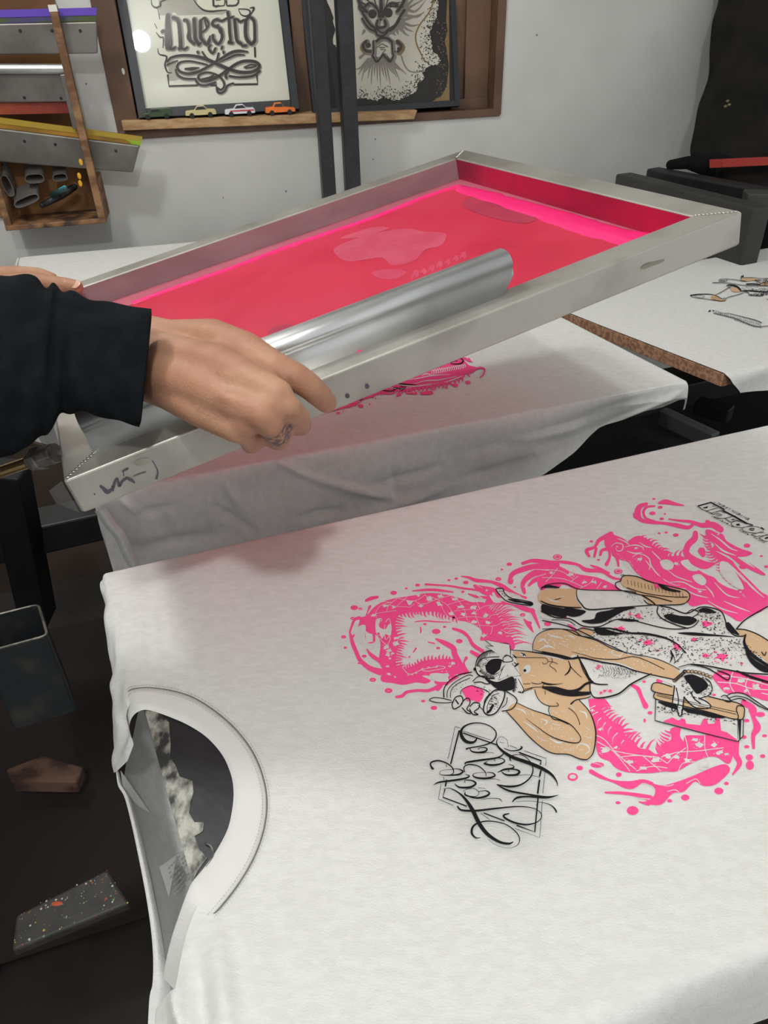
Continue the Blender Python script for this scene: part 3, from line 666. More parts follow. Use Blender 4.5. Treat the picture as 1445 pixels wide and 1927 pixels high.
# mesh with emulsion
def film(name, cols, pos, rough, tr=.45, alpha=None, scale=9, gl=0):
    m = bpy.data.materials.new(name); m.use_nodes = True; nt = m.node_tree; nt.nodes.clear()
    o = nt.nodes.new('ShaderNodeOutputMaterial'); mx = nt.nodes.new('ShaderNodeMixShader'); mx.inputs[0].default_value = tr
    pb = nt.nodes.new('ShaderNodeBsdfPrincipled'); tl_ = nt.nodes.new('ShaderNodeBsdfTranslucent'); pb.inputs['Roughness'].default_value = rough
    tc = nt.nodes.new('ShaderNodeTexCoord'); n = nt.nodes.new('ShaderNodeTexNoise'); n.inputs['Scale'].default_value = scale; n.inputs['Detail'].default_value = 5; n.inputs['Distortion'].default_value = .6
    r = nt.nodes.new('ShaderNodeValToRGB')
    for i in range(len(cols) - 2): r.color_ramp.elements.new(.5)
    for el, c, p in zip(r.color_ramp.elements, cols, pos): el.color = s2l(c); el.position = p
    nt.links.new(tc.outputs['Object'], n.inputs[0]); nt.links.new(n.outputs[0], r.inputs[0])
    nt.links.new(r.outputs[0], pb.inputs['Base Color']); nt.links.new(r.outputs[0], tl_.inputs[0])
    nt.links.new(pb.outputs[0], mx.inputs[1]); nt.links.new(tl_.outputs[0], mx.inputs[2])
    last = mx
    if alpha:
        t2 = nt.nodes.new('ShaderNodeBsdfTransparent'); t2.inputs[0].default_value = s2l(alpha[1]); m2 = nt.nodes.new('ShaderNodeMixShader'); m2.inputs[0].default_value = alpha[0]
        nt.links.new(mx.outputs[0], m2.inputs[1]); nt.links.new(t2.outputs[0], m2.inputs[2]); last = m2
    nt.links.new(last.outputs[0], o.inputs[0]); return m
M_MESH = film('emulsion_coated_mesh', [(226, 150, 168), (212, 132, 152)], [.3, .7], .5, tr=.25, alpha=(.40, (255, 150, 175)))
M_FLOOD = film('ink_flooded_mesh', [(238, 84, 120), (255, 104, 142), (255, 122, 156)], [.28, .5, .8], .38, tr=.22, scale=7, alpha=(.56, (255, 84, 122)))
ZM = -TH + .003
m = MB(); m.hexa([sp(x, y, ZM - .0004) for x, y in ((TW * .4, TW * .4), (X1 - TW * .4, TW * .4), (X1 - TW * .4, Y1 - TW * .4), (TW * .4, Y1 - TW * .4))] + [sp(x, y, ZM) for x, y in ((TW * .4, TW * .4), (X1 - TW * .4, TW * .4), (X1 - TW * .4, Y1 - TW * .4), (TW * .4, Y1 - TW * .4))])
m.build('mesh', M_MESH, scr)
def sxy(px, py, off=ZM):
    p = sonp(px, py, off) - SCc; return p.dot(eX), p.dot(eY)
# flooded ink area: traced on the mesh plane
fa = sxy(862, 352); fb = sxy(1215, 455); fc = sxy(250, 572)
yf = (fa[1] + fc[1]) / 2; xf = fb[0]
IN = [(TW + .01, TW - .004), (X1 - TW - .003, TW - .004), (xf, TW + .02), (fa[0], fa[1]), (TW + .03, fc[1] + (fc[1] - fa[1]) * .3)]
m = MB(); m.prism([sp(x, y, ZM + .0002) for x, y in IN], eN, .0005); m.build('flooded_ink', M_FLOOD, scr)
# thick bead of ink along the right and far edges of the flood
def bead(P, ws, hs, name, mt):
    vs = []; n = 9; N = len(P)
    for i, (p, w, h) in enumerate(zip(P, ws, hs)):
        a = Vector(P[min(i + 1, N - 1)]) - Vector(P[max(i - 1, 0)]); a = Vector((-a.y, a.x)).normalized()
        for k in range(n):
            t = k / (n - 1) * 2 - 1; wob = 1 + .12 * noise.noise(Vector((i * .5, k, 0)))
            vs.append(sp(p[0] + a.x * w * t * wob, p[1] + a.y * w * t * wob, ZM + .0004 + h * (1 - t * t) ** .5 + .0006 * noise.noise(Vector((i * .7, k * .6, 4)))))
    m = MB(); m.add(vs, [(i * n + k, (i + 1) * n + k, (i + 1) * n + k + 1, i * n + k + 1) for i in range(N - 1) for k in range(n - 1)]); return m.build(name, mt, scr, smooth=True)
rt = [sxy(x, y) for x, y in ((862, 354), (880, 360), (920, 371), (975, 388), (1040, 407), (1100, 427), (1160, 444), (1225, 458), (1250, 466))]
rt = cr(rt, 8); N = len(rt)
bead(rt, [interp(i / N, [(0, .004), (.08, .011), (.5, .017), (.9, .018), (1, .012)]) * (1 + .25 * noise.noise(Vector((i * .22, 0, 0)))) for i in range(N)], [.0035] * N, 'ink_ridge', M_PINK)
ft = [sxy(x, y) for x, y in ((250, 572), (330, 543), (430, 508), (520, 474), (600, 446), (700, 412), (800, 372), (862, 352))]
ft = cr(ft, 14); N = len(ft)
bead(ft, [interp(i / N, [(0, .004), (.5, .006), (1, .004)]) * (1 + .4 * noise.noise(Vector((i * .3, 9, 0)))) for i in range(N)], [.0028] * N, 'ink_ridge', M_PINK)
nr = [sxy(x, y) for x, y in ((970, 535), (1020, 512), (1100, 487), (1180, 458), (1225, 445))]
nr = [(x, TW + .0035) for x in [lerp(X1 - TW - .30, X1 - TW - .006, i / 20) for i in range(21)]]
bead(nr, [.0022 * (1 + .5 * noise.noise(Vector((i * .5, 3, 0)))) for i in range(21)], [.0015] * 21, 'ink_ridge', M_PINK)
# ghost of the design in the mesh
def sheet_poly(m, pts, plane, mi=0, n=4, closed=True):
    P = cr([(float(a), float(b)) for a, b in pts], n, closed) if n > 1 else pts
    V_ = [plane(x, y) for x, y in P]
    tri = tessellate_polygon([V_])
    m.add(V_, [tuple(t) for t in tri], mi)
gm = film('pale_stencil_area', [(244, 112, 142), (236, 92, 126)], [.35, .65], .4, tr=.35, scale=30)
m = MB(); pl = lambda x, y: sonp(x, y, ZM + .0010)
for pts in ([(628, 470), (650, 456), (700, 440), (760, 430), (800, 436), (838, 440), (830, 462), (800, 470), (780, 490), (740, 500), (720, 485), (690, 488), (660, 492), (640, 486)],
            [(700, 512), (740, 506), (765, 512), (745, 524), (715, 524)], [(640, 448), (700, 428), (730, 430), (680, 446)]):
    sheet_poly(m, pts, pl)
for k in range(7):
    x = 775 + k * 15; y = 515 - k * 6; j = (k * 5) % 7; sheet_poly(m, [(x, y + 10 - j), (x + 3 + j, y - 4), (x + 11, y - 7 + j), (x + 13, y + 2), (x + 9, y + 8), (x + 5, y + 4)], pl, n=3)
m.build('stencil_ghost', gm, scr)
dk = film('dull_ink_patch', [(196, 66, 96), (214, 74, 104)], [.35, .65], .45, tr=.3, scale=20)
pl = lambda x, y: sonp(x, y, ZM + .0011)
m = MB(); sheet_poly(m, [(505, 622), (530, 610), (555, 612), (560, 628), (540, 642), (512, 640)], pl); m.build('ink_patch', dk, scr)
m = MB(); sheet_poly(m, [(660, 590), (690, 560), (740, 545), (770, 556), (740, 580), (700, 600)], pl); m.build('ink_patch', dk, scr)
m = MB(); sheet_poly(m, [(868, 385), (900, 368), (960, 388), (1010, 410), (980, 420), (910, 405)], pl)
m.build('ink_patch', dk, scr)
# pen marks and sticker residue on the near rail's outer face
M_MARK = mat('purple_grey_marker', (78, 70, 80), .8); M_RES = mat('sticker_residue', (150, 148, 132), .9, col2=(120, 118, 104), scale=60)
def fon(x, y, o=.0006): return onpl(x, y, SCc - eY * o, -eY)
def ribbon(m, P, ws, plane, mi=0, n=5):
    """stroke through image points with half-widths ws (pixels)"""
    if not isinstance(ws, (list, tuple)): ws = [ws] * len(P)
    Q = cr([(float(x), float(y), float(w)) for (x, y), w in zip(P, ws)], n) if n > 1 else [(x, y, w) for (x, y), w in zip(P, ws)]
    N = len(Q); vs = []
    for i, (x, y, w) in enumerate(Q):
        dx = Q[min(i + 1, N - 1)][0] - Q[max(i - 1, 0)][0]; dy = Q[min(i + 1, N - 1)][1] - Q[max(i - 1, 0)][1]; L = math.hypot(dx, dy) or 1
        w = max(w, .05); vs += [plane(x - dy / L * w, y + dx / L * w), plane(x + dy / L * w, y - dx / L * w)]
    m.add(vs, [(2 * i, 2 * i + 1, 2 * i + 3, 2 * i + 2) for i in range(N - 1)], mi)
m = MB()
ribbon(m, [(188, 914), (194, 919), (202, 926), (210, 921), (212, 914)], [2, 3, 4, 2, 1.5], fon); ribbon(m, [(212, 925), (216, 908), (221, 900), (224, 914), (230, 906), (238, 900)], [1.5, 2.5, 1.5, 3, 2.5, 2], fon)
ribbon(m, [(236, 899), (246, 903), (254, 909)], [2, 3, 1.5], fon); ribbon(m, [(230, 888), (236, 884), (242, 881)], [1.2, 2, 1.5], fon); ribbon(m, [(232, 888), (233, 896)], 1, fon); ribbon(m, [(250, 897), (262, 892), (275, 888)], [.6, 1, .8], fon)
ribbon(m, [(286, 866), (292, 876), (297, 888), (294, 902)], [.8, 1, 1.4, 2.2], fon)
for x, y, r in ((654, 745, 4), (691, 727, 4), (178, 930, 1.5)): sheet_poly(m, [(x + r * math.cos(a), y + r * 1.2 * math.sin(a)) for a in [k * math.pi / 4 for k in range(8)]], fon, n=2)
m.build('marker_scrawl', M_MARK, scr)
m = MB(); sheet_poly(m, [(252, 872), (262, 864), (280, 862), (279, 870), (262, 876)], fon); m.build('residue', M_RES, scr); m = MB(); sheet_poly(m, [(1206, 505), (1216, 496), (1234, 492), (1250, 488), (1246, 494), (1228, 500), (1214, 506)], fon); m.build('residue', M_RES, scr)
# clear tape flap on the short rail
m = MB(); m.hexa([atd(x, y, d) for x, y, d in ((69, 818, .60), (100, 800, .58), (118, 858, .56), (88, 850, .60))] + [atd(x, y, d - .0006) for x, y, d in ((69, 818, .60), (100, 800, .58), (118, 858, .56), (88, 850, .60))])
m.hexa([atd(x, y, d) for x, y, d in ((92, 924, .59), (116, 905, .56), (150, 965, .57), (106, 948, .60))] + [atd(x, y, d - .0006) for x, y, d in ((92, 924, .59), (116, 905, .56), (150, 965, .57), (106, 948, .60))])
m.build('tape_flap', mat('clear_plastic_tape', (150, 150, 148), .25, alpha=.35, spec=.6), scr)
# threaded hinge rod screwed to the short rail
rod = empty('threaded_rod', atd(60, 868, .60), 'brass coloured threaded rod ending in a clamp on the left rail of the screen', 'rod')
A_ = atd(104, 852, .585); B_ = atd(60, 868, .60); C_ = atd(-60, 908, .64)
m = MB(); m.tube([B_, C_], .0042, 12)
ax = (C_ - B_).normalized(); px_ = ax.orthogonal().normalized(); py_ = ax.cross(px_); hp = []
for k in range(50 * 12): t = k / 12; hp.append(B_ + ax * (t * .0018) + (px_ * math.cos(2 * math.pi * t) + py_ * math.sin(2 * math.pi * t)) * .0044)
m.tube(hp, .0006, 4); m.build('threaded_shaft', mat('brassy_steel', (150, 126, 88), .35, .8), rod)
m = MB(); m.tube([A_, B_], .0085, 8); m.tube([A_.lerp(B_, .55), A_.lerp(B_, .8)], .0105, 6); m.build('clamp', mat('inked_clamp', (150, 146, 138), .4, .5, col2=(90, 84, 80), scale=60), rod, bevel=.001)

# ================================================================ SQUEEGEE IN THE SCREEN
sq = empty('squeegee', sonp(560, 660, .01), 'long shiny aluminium squeegee lying in the screen along the near rail, under the hand', 'squeegee')
SL = sonp(160, 812, .012); SR = sonp(952, 508, .014)
sx = (SR - SL).normalized(); sn = (eN - sx * eN.dot(sx)).normalized(); sy = sn.cross(sx)     # sy away from viewer
# section: (across, up) rounded grip, waist, clamp lips
SEC = [(.015 * math.cos(a) , .006 + .0125 * math.sin(a)) for a in [math.radians(d) for d in range(-20, 201, 20)]]
SEC = [(.0140, .000), (.0152, .006), (.0135, .0125), (.008, .0172), (.0, .0185), (-.008, .0172), (-.0125, .0128), (-.0138, .0085), (-.0118, .0055), (-.0125, .002), (-.0150, -.004), (-.0165, -.012), (-.0160, -.019), (-.0135, -.0215), (-.006, -.0215), (.002, -.019), (.008, -.012), (.012, -.006)]
SEC = cr(SEC, 3, True)
def extr(sec, A, B, name, mt, par, twist=0, **k):
    n = len(sec); vs = [A + sy * a + sn * b for a, b in sec] + [B + sy * a + sn * b + sx * min(0, b) * 1.1 for a, b in sec]
    m = MB(); m.add(vs, [(i, (i + 1) % n, n + (i + 1) % n, n + i) for i in range(n)] + [tuple(range(n))[::-1], tuple(range(n, 2 * n))]); return m.build(name, mt, par, **k)
h = extr(SEC, SL, SR, 'handle', M_ALUB, sq)
for p in h.data.polygons:
    if len(p.vertices) == 4: p.use_smooth = True
extr([(-.012, -.018), (-.004, -.018), (-.001, -.030), (-.009, -.030)], SL + sx * .004, SR - sx * .012, 'blade', M_RUBBER, sq)
m = MB(); m.tube([SR + sy * .001 + sn * .012 - sx * .002, SR + sy * .001 + sn * .012 + sx * .0006], .004, 14); m.build('end_hole', M_BLACKD, sq)
m = MB()
for k in range(14):
    t = .52 + .46 * k / 14 + random.random() * .02; m.ball((SL.lerp(SR, t)) + sy * -.0158 + sn * (-.014 - random.random() * .006), .002 + .0015 * random.random(), 8, 6, (1.8, .6, .7))
m.build('ink_smear', M_PINK, sq, smooth=True)

# ================================================================ THE PRINTER (PERSON)
def skin_mat():
    m = mat('tan_skin', (184, 140, 113), .5, col2=(168, 118, 94), scale=26, fac=(.3, .7), bump=.25, bscale=420, spec=.35)
    nt = m.node_tree; b = nt.nodes['Principled BSDF']; b.inputs['Subsurface Weight'].default_value = .12; b.inputs['Subsurface Radius'].default_value = (.01, .004, .002); b.inputs['Subsurface Scale'].default_value = .5
    # blue-black ring-finger tattoo, an area of its own on the skin
    src = b.inputs['Base Color'].links[0].from_socket
    tc = nt.nodes.new('ShaderNodeTexCoord'); vm = nt.nodes.new('ShaderNodeVectorMath'); vm.operation = 'DISTANCE'; vm.inputs[1].default_value = TATTOO
    nt.links.new(tc.outputs['Object'], vm.inputs[0])
    n = nt.nodes.new('ShaderNodeTexNoise'); n.inputs['Scale'].default_value = 260; n.inputs['Detail'].default_value = 3; nt.links.new(tc.outputs['Object'], n.inputs[0])
    r1 = nt.nodes.new('ShaderNodeMapRange'); r1.inputs[1].default_value = .0135; r1.inputs[2].default_value = .0105; nt.links.new(vm.outputs['Value'], r1.inputs[0])
    r2 = nt.nodes.new('ShaderNodeMapRange'); r2.inputs[1].default_value = .43; r2.inputs[2].default_value = .53; nt.links.new(n.outputs[0], r2.inputs[0])
    mu = nt.nodes.new('ShaderNodeMath'); mu.operation = 'MULTIPLY'; nt.links.new(r1.outputs[0], mu.inputs[0]); nt.links.new(r2.outputs[0], mu.inputs[1])
    m2 = nt.nodes.new('ShaderNodeMath'); m2.operation = 'MULTIPLY'; m2.inputs[1].default_value = .8; nt.links.new(mu.outputs[0], m2.inputs[0])
    mx = nt.nodes.new('ShaderNodeMix'); mx.data_type = 'RGBA'; mx.inputs[7].default_value = s2l((52, 54, 66)); nt.links.new(m2.outputs[0], mx.inputs[0]); nt.links.new(src, mx.inputs[6]); nt.links.new(mx.outputs[2], b.inputs['Base Color'])
    return m
def hp(x, y, off, rp):
    p = sonp(x, y, off); return (p, rp * (R3.transposed() @ (p - CAMP)).z * -1 / FPX)
TATTOO = sonp(519, 812, .024)
M_SKIN = skin_mat()
BODY = MB()
HANDR = [
    [(262, 630, .044, 40), (320, 640, .046, 38), (400, 638, .050, 38), (462, 660, .050, 36), (522, 698, .044, 33)],
    [(262, 662, .046, 46), (330, 675, .050, 46), (410, 690, .054, 42), (470, 718, .054, 36), (522, 743, .048, 31)],
    [(262, 695, .044, 44), (330, 712, .046, 44), (400, 738, .048, 38), (450, 762, .046, 34), (496, 780, .042, 31)],
    [(262, 712, .036, 38), (320, 735, .036, 38), (372, 768, .036, 34), (410, 788, .034, 31), (446, 806, .032, 29)],
    [(420, 672, .048, 34), (500, 722, .046, 32)], [(430, 728, .048, 34), (505, 765, .044, 30)], [(400, 765, .040, 32), (465, 795, .036, 28)],
    [(522, 698, .044, 33), (554, 708, .039, 28), (580, 725, .030, 26), (599, 742, .016, 24), (614, 757, .002, 21)],
    [(518, 742, .048, 28), (543, 765, .041, 23), (563, 787, .022, 22), (566, 800, .0, 21), (557, 803, -.016, 18)],
    [(488, 780, .042, 27), (506, 798, .035, 24), (523, 817, .018, 25), (524, 826, -.002, 23), (512, 826, -.018, 18)],
    [(446, 806, .032, 25), (462, 817, .024, 22), (475, 829, .006, 23), (473, 835, -.008, 20)],
    [(320, 690, .026, 34), (390, 672, .010, 28), (440, 676, .002, 22), (480, 690, -.002, 19)],
]
for ch in HANDR: BODY.limb([hp(*c) for c in ch])
# tendons and knuckle heads
for ch in ([(340, 648, .055, 12), (430, 662, .058, 12), (520, 692, .047, 20)], [(350, 682, .058, 12), (440, 712, .060, 12), (518, 740, .050, 20)], [(350, 720, .052, 11), (430, 750, .054, 12), (490, 778, .044, 20)]): BODY.limb([hp(*c) for c in ch])
RW = sonp(262, 670, .04)
def W_(x, y, z): return CAMP + Vector((x, y, z))
R_EL = atd(-330, 735, .58); R_SH = W_(-.80, .50, .03); L_SH = W_(-.84, .94, .03)
BODY.limb([(sonp(262, 655, .042), .024), (atd(190, 668, .545), .022), (atd(60, 692, .565), .023), (atd(-60, 715, .575), .025), (R_EL, .034), (R_SH, .050)])
BODY.limb([(sonp(262, 700, .040), .024), (atd(190, 688, .545), .022), (atd(60, 700, .565), .023)])
HANDL = [
    [(144, 540, .010, 13), (128, 537, .012, 14), (108, 536, .016, 16), (80, 534, .018, 19), (40, 538, .010, 24), (0, 548, .0, 28)],
    [(98, 524, .004, 11), (74, 519, .006, 15), (40, 520, .004, 19), (0, 530, .0, 24), (-60, 560, -.01, 34)],
    [(60, 516, -.006, 13), (30, 516, -.012, 16), (-20, 528, -.016, 24)],
    [(86, 532, -.012, 12), (120, 538, -.034, 11), (150, 548, -.052, 10)], [(70, 545, -.014, 12), (100, 556, -.045, 11), (130, 566, -.060, 10)],
    [(50, 556, -.02, 12), (80, 570, -.05, 11), (105, 582, -.065, 10)], [(20, 565, -.03, 11), (50, 585, -.06, 10), (70, 596, -.07, 9)],
]
for ch in HANDL: BODY.limb([hp(*c) for c in ch])
LW = sonp(-60, 560, -.01)
L_EL = W_(-.86, .98, -.24)
BODY.limb([(LW, .026), (L_EL, .042), (L_SH, .055)])
CH = (R_SH + L_SH) / 2
BODY.limb([(CH + Vector((-.02, 0, -.02)), .10), (CH + Vector((-.03, 0, -.28)), .125), (CH + Vector((-.04, 0, -.48)), .135)])
BODY.limb([(R_SH, .06), (CH, .08), (L_SH, .06)])
for s in (-.09, .09): BODY.limb([(CH + Vector((-.04, s, -.52)), .095), (CH + Vector((-.03, s * 1.1, -.90)), .062), (CH + Vector((-.05, s * 1.1, -1.30)), .045), (CH + Vector((.05, s * 1.1, -1.34)), .035)])
HD = CH + Vector((.06, 0, .25))
BODY.limb([(CH + Vector((-.01, 0, .02)), .058), (HD + Vector((-.03, 0, -.07)), .055)])
BODY.ball(HD, .1, 24, 18, (.92, .76, 1.18)); BODY.ball(HD + Vector((.045, 0, -.06)), .06, 18, 12, (.9, .8, .9))
BODY.limb([(HD + Vector((.088, 0, .02)), .010), (HD + Vector((.108, 0, -.02)), .014)])
for s in (-1, 1): BODY.ball(HD + Vector((-.005, s * .078, -.005)), .026, 12, 8, (.7, .35, 1.2)); BODY.limb([(HD + Vector((.085, s * .015, -.052)), .007), (HD + Vector((.09, 0, -.050)), .009)])
pe = empty('person', CH - up(1.38), 'person in a black sweatshirt gripping the screen and squeegee, ring finger tattooed', 'person')
bd = BODY.build('body', M_SKIN, pe, smooth=True, recalc=False)
rm = bd.modifiers.new('remesh', 'REMESH'); rm.mode = 'VOXEL'; rm.voxel_size = .0022; rm.use_smooth_shade = True
smm = bd.modifiers.new('smooth', 'SMOOTH'); smm.factor = .5; smm.iterations = 5
def nail(c, n, t, w, l, name='fingernail'):
    t = t.normalized(); n = (n - t * n.dot(t)).normalized(); s = t.cross(n)
    m = MB(); m.ball(c, 1, 16, 10, (l, w, .0012), Matrix((t, s, n)).transposed()); return m.build(name, M_NAIL, pe, smooth=True)
M_NAIL = mat('fingernail', (214, 170, 146), .25, spec=.6)
p1, r1 = hp(614, 757, .002, 21); tdir = (sonp(618, 764, -.006) - sonp(600, 742, .016)); cdir = (CAMP - p1).normalized()
nn_ = (eN * .7 + cdir * .3 + eX * .55).normalized(); nail(p1 + nn_ * (r1 * .86) , nn_, tdir, .0056, .0066)
p1, r1 = hp(144, 540, .010, 13); tdir = sonp(144, 540, .01) - sonp(120, 537, .012); nn_ = (CAMP - p1).normalized() + Vector((0, 0, .6)); nail(p1 + nn_.normalized() * r1 * .84, nn_, tdir, .0062, .0074)
for s in (-1, 1):
    m = MB(); m.ball(HD + Vector((.080, s * .030, .012)), .011, 14, 10); m.build('eye', mat('eye_white', (225, 222, 216), .3), pe, smooth=True)
# sweatshirt: sleeves and torso
def loft(secs, n=40, depth=.8, wr=.004, seed=0, nview=0):
    """secs: (top point, bottom point) pairs across the limb"""
    vs = []
    for i, (a, b, k) in enumerate(secs):
        c = (a + b) / 2; v = (a - b) / 2; ax = (secs[min(i + 1, len(secs) - 1)][0] + secs[min(i + 1, len(secs) - 1)][1] - secs[max(i - 1, 0)][0] - secs[max(i - 1, 0)][1]).normalized()
        v0 = v
        if i < nview: w = (c - CAMP).normalized() * v.length * depth * (.85 + .15 * i / nview)
        else: w = ax.cross(v).normalized() * v.length * depth
        for j in range(n):
            an = 2 * math.pi * j / n
            rr = 1 + k * (noise.noise(Vector((math.cos(an) * 1.3, math.sin(an) * 1.3, i * .16 + seed))) + .5 * math.sin(i * .55 + an * 2 + seed))
            vs.append(c + v0 * math.cos(an) * rr + w * math.sin(an) * rr)
    N = len(secs); m = MB(); m.add(vs, [(i * n + j, i * n + (j + 1) % n, (i + 1) * n + (j + 1) % n, (i + 1) * n + j) for i in range(N - 1) for j in range(n)]); return m
SS = [(285, 581, 262, 804, .520, .0), (262, 578, 240, 797, .520, .01), (235, 574, 212, 789, .522, .015), (190, 565, 170, 779, .527, .03), (150, 557, 140, 776, .53, .05), (124, 549, 116, 785, .534, .08), (104, 533, 96, 806, .538, .05), (88, 534, 74, 830, .54, .09), (60, 521, 40, 846, .545, .05), (20, 519, 0, 870, .55, .06), (-60, 530, -90, 900, .56, .06), (-200, 560, -230, 900, .57, .06)]
SQ = cr([tuple(float(v) for v in s) for s in SS], 6)
secs = [(atd(a, b, d), atd(c, e, d), k) for a, b, c, e, d, k in SQ]
def wsec(c, r, upv=Vector((0, 0, 1))): return (c + upv * r, c - upv * r, .06)
last = [wsec(R_EL + Vector((0, 0, 0)), .072, Vector((.3, .2, 1)).normalized()), wsec(R_EL.lerp(R_SH, .5), .082, Vector((.8, 0, .6))), wsec(R_SH, .088, Vector((.9, 0, .3)))]
m = loft(secs + last, depth=.62, nview=len(secs) - 8)
o = m.build('sleeve', M_SLEEVE, pe, smooth=True); so = o.modifiers.new('solidify', 'SOLIDIFY'); so.thickness = .003; so.offset = -1
LS = [wsec(LW + Vector((-.01, 0, 0)), .045), wsec(LW.lerp(L_EL, .3), .055), wsec(LW.lerp(L_EL, .7), .062), wsec(L_EL, .068, Vector((.6, 0, .7))), wsec(L_EL.lerp(L_SH, .5), .078, Vector((1, 0, .2))), wsec(L_SH, .085, Vector((.9, 0, .3)))]
o = loft(LS, depth=.9, seed=4).build('sleeve', M_SLEEVE, pe, smooth=True); so = o.modifiers.new('solidify', 'SOLIDIFY'); so.thickness = .003; so.offset = -1
TS = []
for z, wx, c in ((.06, .07, -.01), (.04, .12, -.01), (.0, .235, -.01), (-.08, .26, -.02), (-.25, .25, -.03), (-.45, .245, -.04), (-.62, .25, -.04)):
    cc = CH + Vector((c, 0, z)); TS.append((cc + Vector((0, wx, 0)), cc - Vector((0, wx, 0)), .03))
loft(TS, depth=.62, seed=9).build('sweatshirt', M_SLEEVE, pe, smooth=True)
for s in (-.10, .10):
    tr_ = [(CH + Vector((-.04 + .11, s, z)), CH + Vector((-.04 - .11 + k, s * 1.05, z)), .03) for z, k in ((-.50, 0), (-.75, .03), (-.95, .05), (-1.28, .07))]
    loft(tr_, depth=.9, seed=s).build('trousers', mat('black_trousers', (20, 20, 22), .95, spec=.1), pe, smooth=True)
    m = MB(); m.limb([(CH + Vector((-.06, s * 1.1, -1.345)), .045), (CH + Vector((.10, s * 1.1, -1.355)), .038)]); m.build('shoe', M_BLACK, pe, smooth=True)
m = MB(); m.ball(HD + Vector((-.018, 0, .03)), .108, 24, 18, (.92, .80, 1.02)); m.build('hair', mat('dark_brown_hair', (38, 28, 22), .7), pe, smooth=True)

# ================================================================ UNDER THE TABLE, LEFT
def bar(name, A, B, w, h, mt, label, cat, group=None, upv=None, bevel=.003):
    d = (B - A).normalized(); u = upv or Vector((0, 0, 1)); u = (u - d * u.dot(d)).normalized(); s = d.cross(u)
    m = MB(); P = [c + s * x * w / 2 + u * y * h / 2 for c in (A, B) for x, y in ((-1, -1), (1, -1), (1, 1), (-1, 1))]; m.hexa(P)
    return tag(m.build(name, mt, bevel=bevel), label, cat, group)
# open square tube
zt = .74
P = [onz(*q, zt) for q in ((-46, 1166), (74, 1136), (92, 1196), (-40, 1232))]
m = MB(); n = 4; cen = sum(P, Vector()) / 4
def rnd(P, r, k=5):
    out = []
    for i in range(4):
        a, b, c = P[i - 1], P[i], P[(i + 1) % 4]; u = (a - b).normalized() * r; v = (c - b).normalized() * r
        for j in range(k): t = j / (k - 1); out.append(b + u * (1 - t) ** 2 + v * t ** 2)
    return out
O = rnd(P, .008); I = rnd([cen + (p - cen) * .92 for p in P], .006); N = len(O); hh = .135
vs = O + I + [p - up(hh) for p in I] + [p - up(hh) for p in O]
m.add(vs, [(r * N + i, r * N + (i + 1) % N, ((r + 1) % 4) * N + (i + 1) % N, ((r + 1) % 4) * N + i) for r in range(4) for i in range(N)])
M_SCUF = mat('scuffed_black_steel', (50, 54, 58), .38, .3, col2=(82, 78, 70), scale=30, fac=(.5, .8), bump=.2, bscale=90)
tb = m.build('square_tube', M_SCUF); m2 = MB(); rr_ = [cen + (p - cen) * .965 for p in O]; m2.tube(rr_ + rr_[:1], .0016, 6, cap=False); m2.build('worn_rim', mat('bare_steel_rim', (150, 146, 134), .4, .6, col2=(80, 78, 72), scale=60), tb)
tag(tb, 'short wide black square tube with an open rounded top beside the nearest platen', 'tube')
A = onz(20, 1752, .50); 
Q = [onz(*q, .50) for q in ((30, 1722), (201, 1636), (243, 1699), (22, 1789))]
m = MB(); m.hexa([q - up(.015) for q in (Q[3], Q[2], Q[1], Q[0])] + [Q[3], Q[2], Q[1], Q[0]])
o = m.build('crossbar', mat('paint_flecked_steel', (60, 57, 54), .55, col2=(48, 46, 44), scale=50, bump=.2, bscale=80), bevel=.003); tag(o, 'grey black steel crossbar flecked with paint, jutting out below the neck opening', 'bar')
m = MB()
cols = [(200, 170, 60), (200, 200, 190), (190, 80, 40), (120, 150, 120)]
for k in range(90):
    u, v = random.random(), random.random(); c = Q[0].lerp(Q[1], u).lerp(Q[3].lerp(Q[2], u), v); r = .0005 + .0011 * random.random() ** 3
    m.ball(c, r, 6, 4, (1, 1, .3), mi=random.choice((0, 1, 1, 2, 3)))
c = Q[0].lerp(Q[1], .42).lerp(Q[3].lerp(Q[2], .42), .25); m.ball(c, .005, 8, 5, (1.5, .6, .15), mi=2)
m.build('paint_fleck', [mat('fleck_%s' % n_, c_, .5) for n_, c_ in zip(('yellow', 'white', 'orange', 'green'), cols)], o)
bar('table_leg', onz(18, 1330, .80) - Vector((.035, 0, 0)), onz(18, 1330, .80) - Vector((.035, 0, .80)), .05, .05, M_BLACKD, 'black steel leg at the left edge beside the flecked crossbar', 'leg')
bar('wooden_batten', onz(-6, 1700, .60) + Vector((-.012, .0, 0)), onz(-6, 1700, .60) + Vector((-.012, 0, -.55)), .02, .02, M_WOOD, 'pale wooden batten at the extreme lower left edge', 'batten')
bar('table_leg', atd(14, 880, 1.02), atd(72, 1160, 1.22), .045, .045, mat('black_leg_paint', (9, 9, 11), .7), 'black slanting steel leg in front of the brown hardboard at left', 'leg', upv=Vector((0, 1, 0)))
def onw2(x, y, d): return onpl(x, y, WP + WN * d, WN)
d_ = .78
m = MB(); P = [onw2(-60, 1130, d_), onw2(300, 1058, d_), onw2(300, 900, d_), onw2(-60, 800, d_)]; m.prism(P, WN, -.01)
tag(m.build('hardboard_panel', M_BROWN), 'brown hardboard panel standing under the platens at far left', 'panel')
m = MB(); P = [onz(*q, .22) for q in ((20, 1467), (90, 1440), (165, 1462), (150, 1492), (30, 1490))]; m.prism(P, (0, 0, 1), .03)
